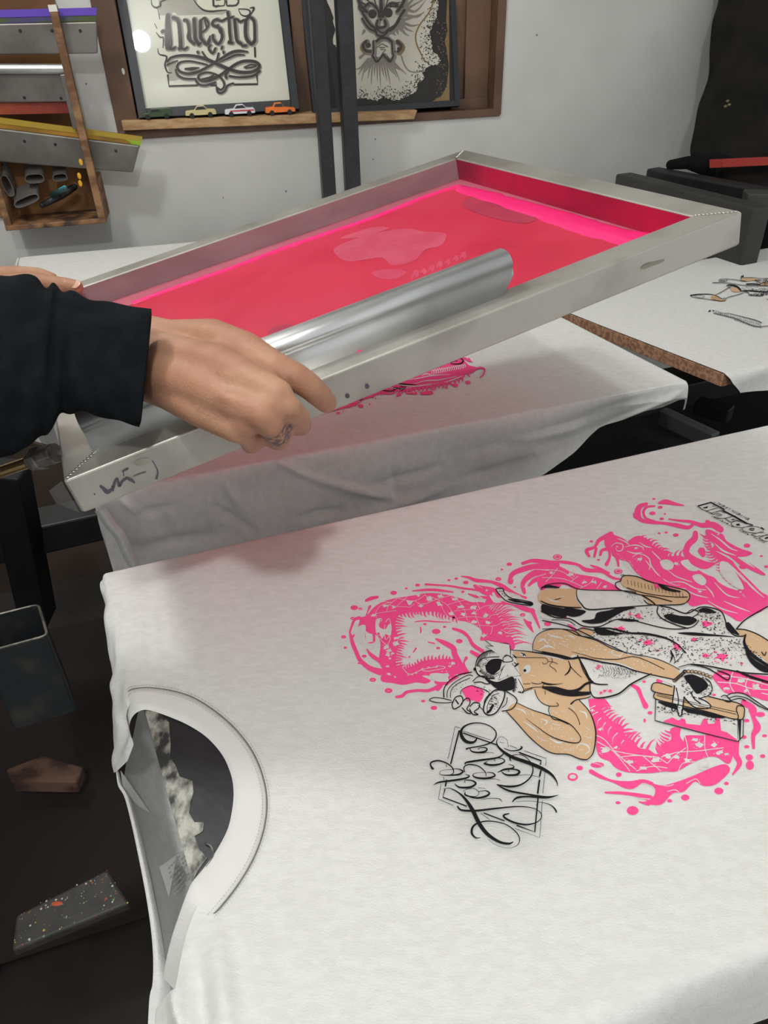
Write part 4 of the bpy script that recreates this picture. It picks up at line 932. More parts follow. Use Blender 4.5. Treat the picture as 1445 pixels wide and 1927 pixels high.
tag(m.build('cardboard_piece', mat('dusty_cardboard', (104, 76, 62), .9, col2=(60, 38, 30), scale=25), bevel=.004), 'dusty cardboard scrap on the lower shelf left of the near shirt', 'cardboard')
m = MB(); m.box(onz(60, 1560, .19) + Vector((-.25, .1, -.02)), (1.1, .75, .02), Matrix.Rotation(.3, 3, 'Z')); tag(m.build('lower_shelf', mat('dark_oxide_board', (30, 20, 18), .9)), 'dark reddish board low under the table at left', 'shelf')
Rz = Matrix.Rotation(math.radians(17), 3, 'Z'); m = MB(); m.box((.72, 1.18, .60), (1.75, .95, .03), Rz)
tag(m.build('lower_tabletop', mat('black_board_top', (16, 16, 18), .7), bevel=.003), 'black board under the platens, seen only as the dark gap between shirts', 'table top')
# table base beams under the platens
M_BEAM = mat('black_table_beam', (26, 27, 30), .5, col2=(34, 35, 38), scale=20)
bar('table_beam', onz(-200, 1060, .70), onz(1700, 640, .70), .06, .05, M_BEAM, 'long black steel beam under the platens, glimpsed between the two printed shirts', 'beam')
bar('table_beam', onz(1245, 782, .74), onz(1345, 830, .74), .02, .03, mat('worn_black_beam', (66, 66, 68), .5), 'thin worn steel bar crossing the dark gap between shirts', 'bar')
bar('table_beam', onz(1310, 762, .70), onz(1375, 780, .70), .03, .03, M_BEAM, 'short dark steel bar under the chipboard platen corner', 'bar')
for (x, y, lab) in ((.15, .75, 'black steel table leg under the nearest platen'), (.25, 1.35, 'black steel table leg under the middle platen')):
    m = MB(); m.box((x, y, .40), (.05, .05, .8)); tag(m.build('table_leg', M_BLACKD), lab, 'leg')

# ================================================================ PRINTED ARTWORK (flat ink layers on the cloth)
class Art:
    """collects strokes and fills given in crop coordinates (x0, y0, scale) of the print, laid on a plane"""
    def __init__(s, plane, nrm=Vector((0, 0, 1))): s.L = {}; s.plane = plane; s.nrm = nrm
    def m(s, k):
        if k not in s.L: s.L[k] = MB()
        return s.L[k]
    def frame(s, x0, y0, sc): s.x0, s.y0, s.sc = x0, y0, sc; return s
    def p(s, x, y): return (s.x0 + x / s.sc, s.y0 + y / s.sc)
    def nz(s, k):
        s.c = getattr(s, 'c', 0) + 1; return s.nrm * ((s.c % 90) * 2.4e-6)
    def pl(s, k):
        d = s.nz(k); return lambda x, y: s.plane(x, y, k) + d
    def st(s, k, pts, w, n=5):
        w = [v / s.sc for v in w] if isinstance(w, (list, tuple)) else w / s.sc
        if isinstance(w, list) and len(w) != len(pts):      # spread given widths along the stroke
            w = [interp(i / (len(pts) - 1), [(j / (len(w) - 1), v) for j, v in enumerate(w)]) for i in range(len(pts))]
        ribbon(s.m(k), [s.p(*q) for q in pts], w, s.pl(k), n=n)
        ws = w if isinstance(w, list) else [w, w]
        for q, ww in ((pts[0], ws[0]), (pts[-1], ws[-1])):
            if ww * s.sc > 3: x, y = s.p(*q); s._poly(k, [(x + ww * math.cos(a * math.pi / 5), y + ww * math.sin(a * math.pi / 5)) for a in range(10)])
    def _poly(s, k, P):
        d = s.nz(k); V_ = [s.plane(x, y, k) + d for x, y in P]
        s.m(k).add(V_, [tuple(t) for t in tessellate_polygon([V_])])
    def fill(s, k, pts, n=4):
        P = [s.p(*q) for q in pts]
        if n > 1: P = cr([tuple(map(float, q)) for q in P], n, True)
        s._poly(k, P)
    def dot(s, k, x, y, rx, ry=None, rot=0):
        ry = ry or rx * .62; c, d = math.cos(rot), math.sin(rot)
        s._poly(k, [s.p(x + rx * math.cos(a) * c - ry * math.sin(a) * d, y + rx * math.cos(a) * d + ry * math.sin(a) * c) for a in [i * math.pi / 6 for i in range(12)]])
    def blob(s, k, x, y, r, n=13):
        P = []
        for i in range(n):
            a = 2 * math.pi * i / n; rr = r * (.45 + .65 * random.random()); P.append(s.p(x + rr * math.cos(a) * 1.3, y + rr * math.sin(a) * .8))
        s._poly(k, P)
        for i in range(5): a = random.random() * 6.3; s.dot(k, x + r * 1.5 * math.cos(a), y + r * math.sin(a), r * .12 + 1.5 * random.random())
    def fringe(s, k, path, side, ln, n, wf=.75, slant=.5):
        P = cr([tuple(map(float, q)) for q in path], 10); N = len(P)
        for i in range(n):
            t = (i + .5) / n * (N - 2); j = int(t); a = P[j]; b = P[min(j + 1, N - 1)]
            x, y = lerp(a[0], b[0], t - j), lerp(a[1], b[1], t - j); dx, dy = b[0] - a[0], b[1] - a[1]; L = math.hypot(dx, dy) or 1; dx /= L; dy /= L
            nx, ny = -dy * side, dx * side; l = ln * (.6 + .8 * random.random()); step = wf * sum(math.hypot(P[q + 1][0] - P[q][0], P[q + 1][1] - P[q][1]) for q in range(N - 1)) / n / 2
            tx, ty = x + nx * l + dx * l * slant, y + ny * l + dy * l * slant; mx_, my_ = x + nx * l * .55 + dx * l * slant * .15, y + ny * l * .55 + dy * l * slant * .15
            s.st(k, [(x - nx * 3, y - ny * 3), (mx_, my_), (tx, ty)], [step, step * .6, .2], n=3)
    def stip(s, k, poly, n, r0, r1, dens=lambda u, v: 1):
        xs = [q[0] for q in poly]; ys = [q[1] for q in poly]; c = 0; tries = 0
        while c < n and tries < n * 30:
            tries += 1; x = random.uniform(min(xs), max(xs)); y = random.uniform(min(ys), max(ys))
            if inpoly(x, y, poly) and random.random() < dens((x - min(xs)) / (max(xs) - min(xs)), (y - min(ys)) / (max(ys) - min(ys))):
                r = random.uniform(r0, r1); P = [s.p(x + r * 1.4 * math.cos(a + .4), y + r * .8 * math.sin(a + .4)) for a in (0, 1.6, 3.1, 4.7)]; s._poly(k, P); c += 1
    def out(s, parent, names):
        for k in sorted(s.L):
            nm, mt = names[k]; o = s.L[k].build(nm, mt, parent, recalc=False)
ZL = {'pink': .0004, 'white': .00065, 'tan': .0009, 'light': .00115, 'spot': .0014, 'black': .00165, 'fine': .0019}
A1 = Art(lambda x, y, k: onz(x, y, ZT) + up(ZL[k]))
C1, C2, C3, C4, C5, Z4, Z5, Z6, Z7 = (620, 1040, 3.44), (1020, 920, 3.4), (1020, 1220, 3.4), (780, 1180, 4.014), (780, 1340, 4.516), (630, 1080, 7.225), (800, 1040, 7.225), (630, 1220, 7.225), (1280, 930, 8.758)
a = A1.frame(*C1)
a.fill('pink', [(265, 380), (300, 345), (350, 318), (410, 300), (480, 288), (560, 276), (640, 264), (740, 270), (800, 285), (860, 300), (920, 322), (990, 322), (1040, 350), (1100, 390), (1130, 440), (1150, 500), (1185, 560), (1200, 615), (1165, 632), (1090, 600), (1015, 572), (975, 568), (985, 510), (940, 470), (880, 448), (830, 440), (760, 408), (690, 385), (600, 385), (530, 388), (455, 405), (430, 440), (430, 500), (448, 560), (440, 620), (428, 700), (450, 755), (520, 745), (600, 705), (700, 692), (790, 690), (825, 700), (850, 750), (890, 785), (840, 800), (800, 870), (730, 850), (700, 830), (650, 800), (600, 800), (655, 830), (620, 850), (560, 842), (480, 858), (400, 845), (345, 838), (330, 815), (345, 770), (320, 700), (330, 600), (310, 540), (250, 520), (200, 470), (200, 425), (240, 410)])
a.st('white', [(470, 745), (520, 790), (600, 760), (700, 740)], 2); a.st('white', [(600, 765), (640, 770), (740, 752), (740, 740), (690, 735)], 2)
for q in ((425, 808, 7), (510, 795, 5), (535, 792, 5), (560, 782, 7), (600, 755, 6), (640, 745, 6), (690, 745, 6), (800, 720, 16), (745, 800, 30), (780, 740, 8), (830, 800, 12), (430, 585, 14), (360, 625, 10), (375, 655, 10), (390, 690, 9), (375, 740, 9), (385, 790, 12)): a.blob('white', *q)
a.fill('white', [(650, 790), (700, 782), (755, 800), (770, 835), (700, 838), (660, 815)])
a.fill('white', [(215, 470), (235, 480), (230, 540), (245, 585), (285, 588), (310, 560), (330, 590), (300, 620), (240, 620), (190, 580), (160, 560), (175, 500), (190, 480)])
a.fill('white', [(300, 440), (330, 432), (320, 480), (360, 500), (380, 470), (400, 470), (395, 540), (360, 530), (340, 560), (320, 520), (300, 520)])
for P, w in (([(300, 440), (340, 430), (350, 460)], [8, 4]), ([(315, 480), (320, 520), (345, 520), (340, 480)], [5, 6]), ([(395, 440), (370, 460), (365, 520), (370, 570), (385, 540)], [6, 7]), ([(210, 430), (180, 520), (150, 545)], [10, 8]), ([(225, 520), (228, 580)], [7, 9]), ([(285, 480), (290, 590)], [9, 8]), ([(250, 590), (275, 585)], 6)): a.st('pink', P, w)
a.st('pink', [(235, 432), (245, 390), (262, 350)], [9, 4, 9]); a.st('pink', [(130, 520), (160, 440), (195, 425)], [6, 9, 12])
a.st('pink', [(135, 530), (150, 590), (175, 650), (200, 700), (260, 750), (330, 775)], [8, 14, 13, 15, 22]); a.st('pink', [(240, 625), (270, 665), (320, 700), (350, 720)], [3, 12, 14, 22])
a.st('pink', [(820, 815), (760, 830), (700, 870), (640, 895), (570, 895), (500, 905), (470, 930), (432, 936)], [18, 14, 12, 9, 9, 11, 8]); a.st('pink', [(690, 840), (720, 860), (700, 885)], [12, 14])
for P, w in (([(850, 155), (900, 163), (950, 182), (1040, 190), (1110, 215), (1160, 245), (1215, 270), (1270, 295)], [3, 8, 12, 9, 14, 12, 5, 8]), ([(622, 207), (700, 212), (780, 218), (860, 232), (940, 242), (1000, 250)], [7, 5, 7, 6, 10]), ([(535, 250), (620, 243), (700, 245), (800, 258)], [3, 8, 9, 4]),
             ([(940, 218), (1000, 245), (1060, 262), (1120, 300)], [10, 26, 30, 18]), ([(900, 270), (960, 290), (1030, 300)], [4, 10, 16]), ([(1020, 310), (1100, 325), (1180, 335), (1260, 365), (1320, 380)], [14, 12, 9, 16, 12]), ([(1310, 375), (1335, 430), (1360, 490)], [14, 10, 5]),
             ([(690, 562), (740, 585), (800, 620), (810, 660), (840, 720), (860, 760)], [6, 17, 18, 20, 24]), ([(800, 495), (860, 515), (900, 550), (930, 600), (990, 640)], [8, 11, 10, 12, 12]), ([(920, 645), (955, 665), (985, 685)], [12, 14]), ([(885, 685), (870, 720), (885, 780)], [11, 5, 20]),
             ([(552, 450), (620, 444), (700, 450), (790, 452)], [3, 5, 2]), ([(588, 482), (592, 510), (586, 528)], [3, 5, 2]), ([(640, 580), (680, 590)], 4), ([(1255, 430), (1290, 470), (1320, 520)], [3, 14, 2])): a.st('pink', P, w)
a.st('white', [(1060, 268), (1080, 300), (1130, 310)], 9); a.st('white', [(960, 300), (1010, 310)], 5); a.st('white', [(560, 262), (650, 258), (740, 262)], [3, 6, 2]); a.st('white', [(1170, 262), (1230, 285)], [3, 5])
for q in ((415, 262, 22), (570, 212, 16), (497, 233, 10), (160, 358, 25), (200, 366, 14), (150, 428, 16), (92, 547, 17), (103, 617, 12), (225, 672, 16), (190, 718, 9), (280, 825, 22), (382, 895, 26), (607, 963, 14), (676, 1007, 22), (690, 512, 28), (745, 483, 11), (840, 575, 22), (703, 620, 13), (618, 465, 12), (882, 195, 18), (862, 255, 12), (820, 170, 12), (773, 180, 10), (1163, 77, 18), (1116, 111, 9), (1093, 173, 20), (1200, 225, 9), (1250, 405, 18), (1290, 458, 20), (1410, 463, 22), (1290, 915, 12), (1280, 958, 28), (1380, 1010, 28)): a.dot('pink', *q)
for x, y in ((200, 366), (150, 428), (280, 825), (382, 895), (1093, 173), (1250, 405)): a.st('white', [(x - 8, y + 2), (x, y + 5), (x + 8, y - 1)], 1.3)
a.st('pink', [(238, 312), (270, 298), (310, 290)], [9, 12, 9]); a.st('pink', [(540, 650), (560, 622)], [3, 6]); a.st('pink', [(515, 680), (520, 675)], 5)
a.fringe('pink', [(455, 400), (530, 388), (600, 385), (690, 390), (760, 410), (840, 440)], 1, 30, 17, slant=.5); a.fringe('pink', [(448, 760), (430, 690), (442, 620), (450, 560), (430, 480), (440, 410)], 1, 60, 20, slant=-.1)
a.fringe('pink', [(450, 752), (520, 745), (600, 705), (700, 690), (790, 690)], -1, 26, 17, slant=.3); a.fringe('pink', [(1010, 325), (1060, 350), (1110, 400), (1140, 450), (1160, 520), (1190, 610)], -1, 95, 24, wf=.85, slant=.35)
a.fringe('white', [(1030, 360), (1080, 400), (1120, 470), (1150, 560)], -1, 40, 12, wf=.25)
# scales
a.frame(*Z5)
for P in ([(0, 705), (160, 640), (370, 585)], [(0, 590), (160, 640), (300, 720), (350, 790), (430, 900), (440, 940)], [(300, 720), (460, 670), (620, 640)], [(370, 585), (460, 670), (530, 780), (560, 880), (575, 940)], [(385, 805), (530, 785), (690, 770)], [(440, 900), (560, 880), (700, 880), (860, 900), (900, 860), (1000, 840)], [(700, 680), (740, 770), (700, 790), (690, 880), (740, 1000), (740, 1150)], [(740, 770), (830, 730), (930, 730)], [(575, 975), (740, 1000), (900, 1010), (890, 1120)], [(900, 1010), (980, 990), (1040, 960), (1150, 960)], [(1030, 1050), (1080, 1080), (1140, 1110), (1250, 1100)], [(230, 740), (250, 800), (330, 900)]): a.st('white', P, 2.6)
for q in ((480, 745, 42), (400, 640, 36), (660, 750, 40), (820, 860, 36), (520, 850, 34), (660, 950, 40), (850, 960, 38), (1020, 1100, 34), (200, 710, 32), (60, 640, 34), (210, 600, 34), (350, 830, 34), (790, 1140, 40), (660, 830, 30), (840, 520, 20)): a.blob('white', *q)
a.st('white', [(880, 590), (930, 640), (960, 670), (1030, 680)], [10, 26, 22, 6]); a.st('white', [(620, 560), (700, 580), (790, 640)], [4, 9, 5]); a.st('white', [(700, 450), (760, 480), (780, 500)], 3); a.st('white', [(560, 700), (600, 720)], 2)
a.frame(*Z4)
for P in ([(550, 540), (620, 440), (760, 390)], [(700, 530), (740, 430), (850, 340)], [(560, 545), (840, 505)], [(840, 450), (990, 310)], [(740, 430), (840, 450), (1030, 460)], [(860, 340), (1080, 375), (1230, 290)], [(1080, 375), (1200, 420), (1380, 350)], [(1030, 460), (1080, 410)], [(560, 560), (565, 610)], [(600, 400), (680, 385), (770, 400)]): a.st('white', P, 2.8)
a.fill('white', [(970, 365), (1070, 375), (1030, 430), (1000, 430)], n=1)
for q in ((690, 440, 32), (800, 460, 26), (1280, 340, 40), (1170, 440, 34), (530, 570, 34), (1140, 300, 24), (840, 880, 34), (830, 960, 36), (700, 1000, 38), (740, 1050, 34), (720, 1110, 30), (780, 1090, 24), (1400, 400, 26)): a.blob('white', *q)
for P in ([(680, 700), (675, 800), (690, 900), (740, 860), (750, 900), (710, 970), (640, 920), (610, 880)], [(560, 740), (580, 840), (620, 830), (600, 750)], [(690, 660), (740, 620), (770, 760), (740, 820)], [(590, 690), (600, 620), (640, 620), (630, 660)]): a.st('white', P, 4)
# upper middle coil
a.frame(*C1)
for P, w in (([(1172, 190), (1185, 140), (1260, 108), (1340, 92), (1460, 100)], [18, 15, 18, 18, 26]), ([(1250, 72), (1310, 55), (1380, 62), (1470, 80)], [10, 12, 16, 20]), ([(1262, 262), (1252, 210), (1280, 165), (1345, 130), (1460, 120)], [10, 16, 18, 22, 30]), ([(1290, 215), (1330, 180), (1400, 160), (1460, 160)], [8, 14, 18, 26]), ([(1380, 230), (1370, 200), (1400, 190), (1470, 200)], [6, 10, 22, 34])): a.st('pink', P, w)
for P in ([(1180, 180), (1200, 150), (1240, 140)], [(1290, 120), (1340, 112), (1420, 118)], [(1260, 230), (1280, 190), (1330, 160)], [(1320, 165), (1400, 140)]): a.st('white', P, 2)
a.frame(*C2)
a.fill('pink', [(-10, 468), (60, 475), (130, 505), (200, 540), (280, 556), (350, 568), (430, 600), (495, 640), (480, 656), (370, 655), (230, 650), (150, 618), (60, 618), (0, 650), (-30, 600)])
for P, w in (([(50, 465), (150, 472), (230, 488), (280, 520), (380, 530), (450, 570), (500, 580)], [4, 11, 9, 14, 10, 9, 6]), ([(310, 490), (360, 510), (430, 540)], [4, 10, 5])): a.st('pink', P, w)
for P in ([(20, 520), (120, 530), (200, 580)], [(0, 570), (140, 580), (260, 630)], [(100, 510), (60, 560), (20, 600)], [(230, 560), (180, 600)], [(330, 575), (300, 610), (240, 640)], [(380, 600), (350, 640)]): a.st('white', P, 1.8)
for q in ((180, 550, 20), (60, 540, 12), (270, 600, 14), (330, 600, 14), (400, 630, 12)): a.blob('white', *q)
# head of the dragon
for P, w in (([(300, 432), (285, 395), (335, 375), (360, 335), (400, 310), (440, 290)], [9, 12, 9, 12, 14, 16]), ([(345, 385), (335, 435)], [9, 8]), ([(372, 425), (385, 395), (425, 392), (432, 440), (412, 485)], [8, 10, 10, 8, 12]), ([(460, 415), (480, 450), (488, 495)], [12, 9, 7]), ([(560, 340), (620, 322), (700, 350)], [10, 20, 8])): a.st('pink', P, w)
a.fill('pink', [(400, 320), (430, 285), (470, 300), (520, 320), (560, 345), (620, 325), (680, 350), (730, 375), (780, 400), (800, 432), (880, 430), (920, 450), (950, 480), (1000, 520), (1050, 550), (1100, 570), (1130, 600), (1180, 630), (1250, 655), (1290, 690), (1380, 780), (1330, 840), (1250, 848), (1180, 800), (1120, 770), (1060, 720), (1000, 740), (950, 740), (880, 700), (862, 662), (800, 640), (740, 620), (742, 650), (700, 610), (640, 570), (590, 525), (550, 470), (500, 455), (450, 430), (440, 395), (405, 370)])
a.fringe('pink', [(620, 325), (700, 352), (760, 395), (800, 430), (900, 432)], -1, 34, 14, slant=.8)
a.fill('white', [(755, 465), (800, 455), (840, 480), (830, 515), (790, 520), (765, 500)]); a.fill('white', [(885, 470), (930, 455), (950, 480), (1000, 520), (960, 530), (920, 510)]); a.fill('white', [(960, 560), (1010, 550), (1050, 590), (1030, 620), (985, 600)]); a.fill('white', [(1140, 470), (1190, 480), (1250, 560), (1290, 640), (1250, 640), (1190, 600), (1140, 540)])
for P in ([(440, 375), (470, 350), (515, 360), (510, 395), (480, 400), (470, 380)], [(530, 375), (590, 362), (640, 375), (650, 395)], [(540, 400), (590, 415), (640, 410)], [(575, 440), (620, 418), (680, 445), (700, 500), (760, 570), (840, 615), (880, 620)], [(520, 470), (560, 520), (640, 575), (700, 600)], [(660, 460), (690, 500), (680, 520)], [(700, 400), (740, 440), (760, 460)], [(800, 520), (850, 560), (900, 580), (960, 600)], [(820, 600), (900, 600), (980, 640), (1050, 650)], [(900, 640), (980, 680), (1060, 700)], [(1040, 620), (1080, 660), (1100, 700)], [(1100, 600), (1180, 680), (1260, 700)], [(1060, 720), (1150, 770), (1250, 800)], [(1160, 720), (1250, 760), (1330, 790)], [(860, 640), (920, 640)], [(480, 320), (530, 340), (560, 365)], [(620, 345), (660, 370), (700, 380)]): a.st('white', P, [1.5, 4, 1.5])
for q in ((600, 382, 9), (625, 452, 18), (480, 372, 6), (860, 480, 14), (1010, 660, 12), (1180, 560, 16)): a.blob('white', *q)
a.dot('pink', 479, 372, 6, 5); a.stip('white', [(470, 410), (560, 460), (620, 540), (720, 600), (640, 560), (540, 500)], 60, 1, 2.6)
# neck bridge, tail curl and right body
for P, w in (([(980, 285), (975, 320), (935, 360), (922, 410), (960, 455), (1040, 490), (1100, 480)], [16, 20, 20, 20, 26, 26, 8]), ([(1020, 400), (1030, 425)], [24, 14]), ([(908, 108), (850, 98), (790, 85), (748, 92)], [3, 10, 16, 8]), ([(668, 98), (625, 115), (610, 155), (632, 200), (700, 215), (780, 222), (860, 235), (930, 250), (960, 235)], [10, 16, 20, 13, 12, 9, 14, 12, 10]),
             ([(720, 112), (670, 118), (648, 150), (665, 190), (720, 208)], [5, 9, 8, 5]), ([(585, 155), (590, 180), (612, 195)], [3, 7, 5]), ([(810, 195), (880, 205), (950, 212), (1020, 235), (1090, 232), (1140, 262)], [4, 7, 10, 15, 20, 22])): a.st('pink', P, w)
a.fill('pink', [(1050, 262), (1150, 290), (1180, 335), (1260, 380), (1345, 412), (1300, 435), (1250, 440), (1330, 480), (1425, 545), (1400, 552), (1300, 505), (1240, 475), (1215, 460), (1260, 520), (1330, 590), (1400, 660), (1460, 700), (1460, 760), (1380, 790), (1320, 720), (1270, 650), (1220, 570), (1160, 500), (1110, 440), (1075, 400), (1100, 360), (1060, 320)])
a.fill('pink', [(930, 600), (1000, 560), (1080, 620), (1160, 640), (1240, 690), (1330, 740), (1400, 790), (1330, 845), (1250, 842), (1150, 790), (1060, 740), (960, 755), (935, 720), (1000, 700), (950, 650)])
a.fringe('pink', [(1060, 300), (1075, 370), (1110, 440), (1170, 510), (1230, 590), (1290, 680)], 1, 42, 22, slant=-.6)
for P in ([(1080, 290), (1140, 330), (1200, 380), (1250, 400)], [(1100, 350), (1160, 400), (1240, 430)], [(1110, 400), (1190, 440), (1260, 490)], [(1150, 340), (1170, 360)], [(1180, 470), (1240, 530), (1300, 600)], [(1250, 440), (1300, 470), (1360, 510)], [(1260, 540), (1340, 630), (1420, 700)], [(1090, 270), (1130, 285), (1120, 300)]): a.st('white', P, [1.5, 6, 1.5])
for q in ((715, 66, 10), (705, 158, 20), (755, 120, 16), (665, 97, 12), (785, 162, 8), (765, 193, 14), (850, 240, 10), (855, 297, 18), (793, 281, 11), (748, 286, 10), (1058, 210, 16), (1310, 365, 22), (1402, 432, 10), (98, 438, 30), (360, 456, 10), (487, 530, 28), (315, 338, 12), (1285, 500, 26), (1435, 500, 14), (36, 866, 22)): a.dot('pink', *q)
for x, y, r in ((98, 438, 30), (487, 530, 28)): a.st('white', [(x + r * .62 * math.cos(t), y + r * .38 * math.sin(t)) for t in [i * .7 for i in range(10)]], 1.6)
a.st('pink', [(150, 830), (170, 870), (205, 900)], [9, 7, 12]); a.st('pink', [(230, 870), (270, 892)], [9, 6])
# lower coil
a.frame(*C3)
a.fill('pink', [(250, 345), (320, 325), (390, 330), (370, 370), (400, 420), (450, 470), (510, 500), (530, 560), (590, 600), (620, 640), (680, 650), (730, 680), (765, 652), (830, 640), (900, 600), (920, 560), (1040, 560), (1045, 545), (1160, 560), (1225, 620), (1210, 720), (1180, 740), (1120, 700), (1050, 700), (950, 740), (860, 790), (780, 790), (700, 800), (600, 800), (520, 790), (460, 760), (430, 725), (370, 700), (345, 640), (340, 560), (320, 460), (290, 400)])
a.fill('pink', [(820, 518), (885, 508), (880, 560), (900, 610), (840, 650), (770, 655), (765, 615), (825, 585)])
a.fill('pink', [(690, 862), (760, 880), (850, 860), (960, 820), (1100, 760), (1175, 745), (1198, 790), (1110, 872), (1030, 882), (975, 855), (905, 920), (835, 930), (765, 1000), (690, 1002), (640, 990), (700, 965), (725, 910)])
for P, w in (([(1235, 595), (1238, 680), (1262, 740), (1218, 810)], [26, 20, 16, 5]), ([(1335, 395), (1355, 455), (1375, 510), (1350, 560), (1352, 640)], [16, 14, 24, 14, 9]), ([(575, 240), (612, 262), (636, 318), (662, 372)], [9, 14, 12, 18]), ([(312, 790), (370, 822), (450, 852), (560, 878), (640, 852), (700, 868)], [14, 12, 8, 26, 12, 12]), ([(405, 925), (500, 928), (600, 940), (690, 962)], [6, 10, 12, 20]), ([(1290, 350), (1350, 388), (1360, 430)], [20, 18, 9]), ([(1180, 560), (1200, 640)], 20), ([(620, 985), (680, 1000)], [4, 10])): a.st('pink', P, w)
a.fringe('pink', [(400, 330), (375, 370), (405, 430), (460, 480), (515, 510), (540, 570), (600, 610), (690, 655)], -1, 62, 20, slant=.25); a.fringe('pink', [(735, 665), (770, 640), (800, 590), (820, 530)], -1, 50, 9, slant=.2); a.fringe('white', [(330, 360), (370, 450), (450, 520), (540, 620)], 1, 50, 7, wf=.14)
for P in ([(350, 600), (450, 660), (530, 750), (560, 790)], [(345, 560), (400, 590), (480, 680), (600, 780)], [(370, 640), (430, 640)], [(460, 660), (560, 680), (700, 700)], [(500, 700), (600, 690), (740, 700)], [(600, 790), (700, 760), (800, 770)], [(640, 690), (700, 740), (760, 790)], [(740, 700), (800, 740)], [(800, 740), (850, 690), (920, 640)], [(760, 700), (860, 670), (1000, 660), (1160, 640)], [(910, 560), (930, 640), (920, 720)], [(1040, 550), (1040, 640), (1060, 700)], [(870, 790), (900, 740), (980, 730)], [(1030, 700), (1060, 740), (1040, 780), (1000, 770), (1005, 730)], [(740, 870), (800, 885), (840, 875)], [(600, 960), (690, 970)], [(640, 870), (700, 890), (715, 915)], [(920, 870), (980, 840), (1010, 870)], [(800, 920), (850, 910), (880, 930)]): a.st('white', P, 2.6)
for q in ((400, 660, 26), (560, 730, 24), (720, 720, 26), (800, 690, 24), (860, 700, 22), (1000, 620, 26), (980, 590, 18), (1100, 620, 22), (1130, 670, 22), (1040, 755, 16), (650, 770, 20), (470, 640, 14), (320, 400, 12), (370, 520, 12), (1180, 680, 14), (930, 720, 20)): a.blob('white', *q)
a.fill('pink', [(1090, 180), (1150, 142), (1250, 140), (1330, 165), (1460, 178), (1460, 332), (1350, 312), (1280, 292), (1180, 290), (1130, 242)])
for P in ([(1120, 220), (1240, 230), (1330, 260), (1445, 270)], [(1220, 150), (1200, 230), (1230, 290)], [(1330, 170), (1300, 240), (1330, 300)], [(1150, 180), (1250, 190), (1400, 220)], [(1300, 200), (1445, 240)], [(1400, 290), (1445, 300)]): a.st('white', P, 3)
for q in ((1270, 210, 22), (1370, 250, 24), (1180, 260, 16), (1300, 275, 14)): a.blob('white', *q)
for q in ((195, 825, 34, 26), (240, 768, 22, 15), (352, 748, 44, 18), (490, 810, 19, 15), (485, 990, 16), (578, 1040, 38, 29), (815, 978, 16, 11), (915, 957, 27, 20), (1130, 915, 30, 22), (1178, 867, 15, 11), (1325, 700, 24, 20), (1328, 750, 26, 30), (1410, 692, 17, 12), (1308, 632, 17), (1422, 562, 16), (1290, 570, 18), (1395, 425, 30, 16), (750, 210, 21, 15), (652, 215, 12), (690, 415, 16, 11), (655, 465, 8, 14), (620, 565, 7), (1100, 300, 12), (15, 385, 18, 14), (1308, 465, 18)): a.dot('pink', *q)
a.st('white', [(320, 735), (360, 745), (385, 760)], 2); a.dot('white', 195, 825, 22, 14); a.dot('pink', 195, 825, 14, 8)
# ---- the man: tan areas
T = 'tan'
a.frame(0, 0, 1)
a.fill('white', [(1003, 1222), (1007, 1205), (1019, 1192), (1042, 1186), (1066, 1187), (1084, 1192), (1123, 1208), (1185, 1234), (1276, 1263), (1300, 1275), (1290, 1300), (1211, 1268), (1190, 1285), (1165, 1310), (1122, 1316), (1105, 1312), (1122, 1400), (1105, 1432), (1060, 1420), (1000, 1380), (950, 1335), (980, 1300), (960, 1240)], n=1)
a.fill(T, [(1003, 1222), (1007, 1205), (1019, 1192), (1042, 1186), (1066, 1187), (1084, 1191), (1094, 1199), (1123, 1208), (1152, 1223), (1185, 1234), (1238, 1244), (1276, 1263), (1268, 1280), (1211, 1268), (1167, 1249), (1108, 1242), (1079, 1233), (1071, 1240), (1042, 1236), (1017, 1229)])
a.fill(T, [(1012, 1125), (1017, 1114), (1032, 1110), (1064, 1109), (1085, 1111), (1082, 1128), (1094, 1146), (1064, 1146), (1038, 1142), (1018, 1137)])
a.frame(*C4)
a.fill(T, [(735, 195), (830, 190), (900, 200), (1000, 230), (1060, 240), (1120, 255), (1180, 240), (1230, 235), (1270, 290), (1320, 400), (1330, 460), (1310, 520), (1240, 532), (1100, 512), (1010, 480), (960, 468), (890, 480), (820, 490), (800, 430), (775, 360), (745, 280)])
a.fill(T, [(690, 640), (765, 578), (880, 632), (1000, 670), (1030, 690), (1010, 610), (960, 580), (920, 530), (905, 480), (960, 470), (1100, 510), (1240, 532), (1330, 530), (1240, 562), (1300, 620), (1345, 710), (1368, 800), (1360, 880), (1345, 960), (1300, 1012), (1240, 1002), (1160, 970), (1040, 960), (950, 910), (860, 830), (780, 740), (720, 680)])
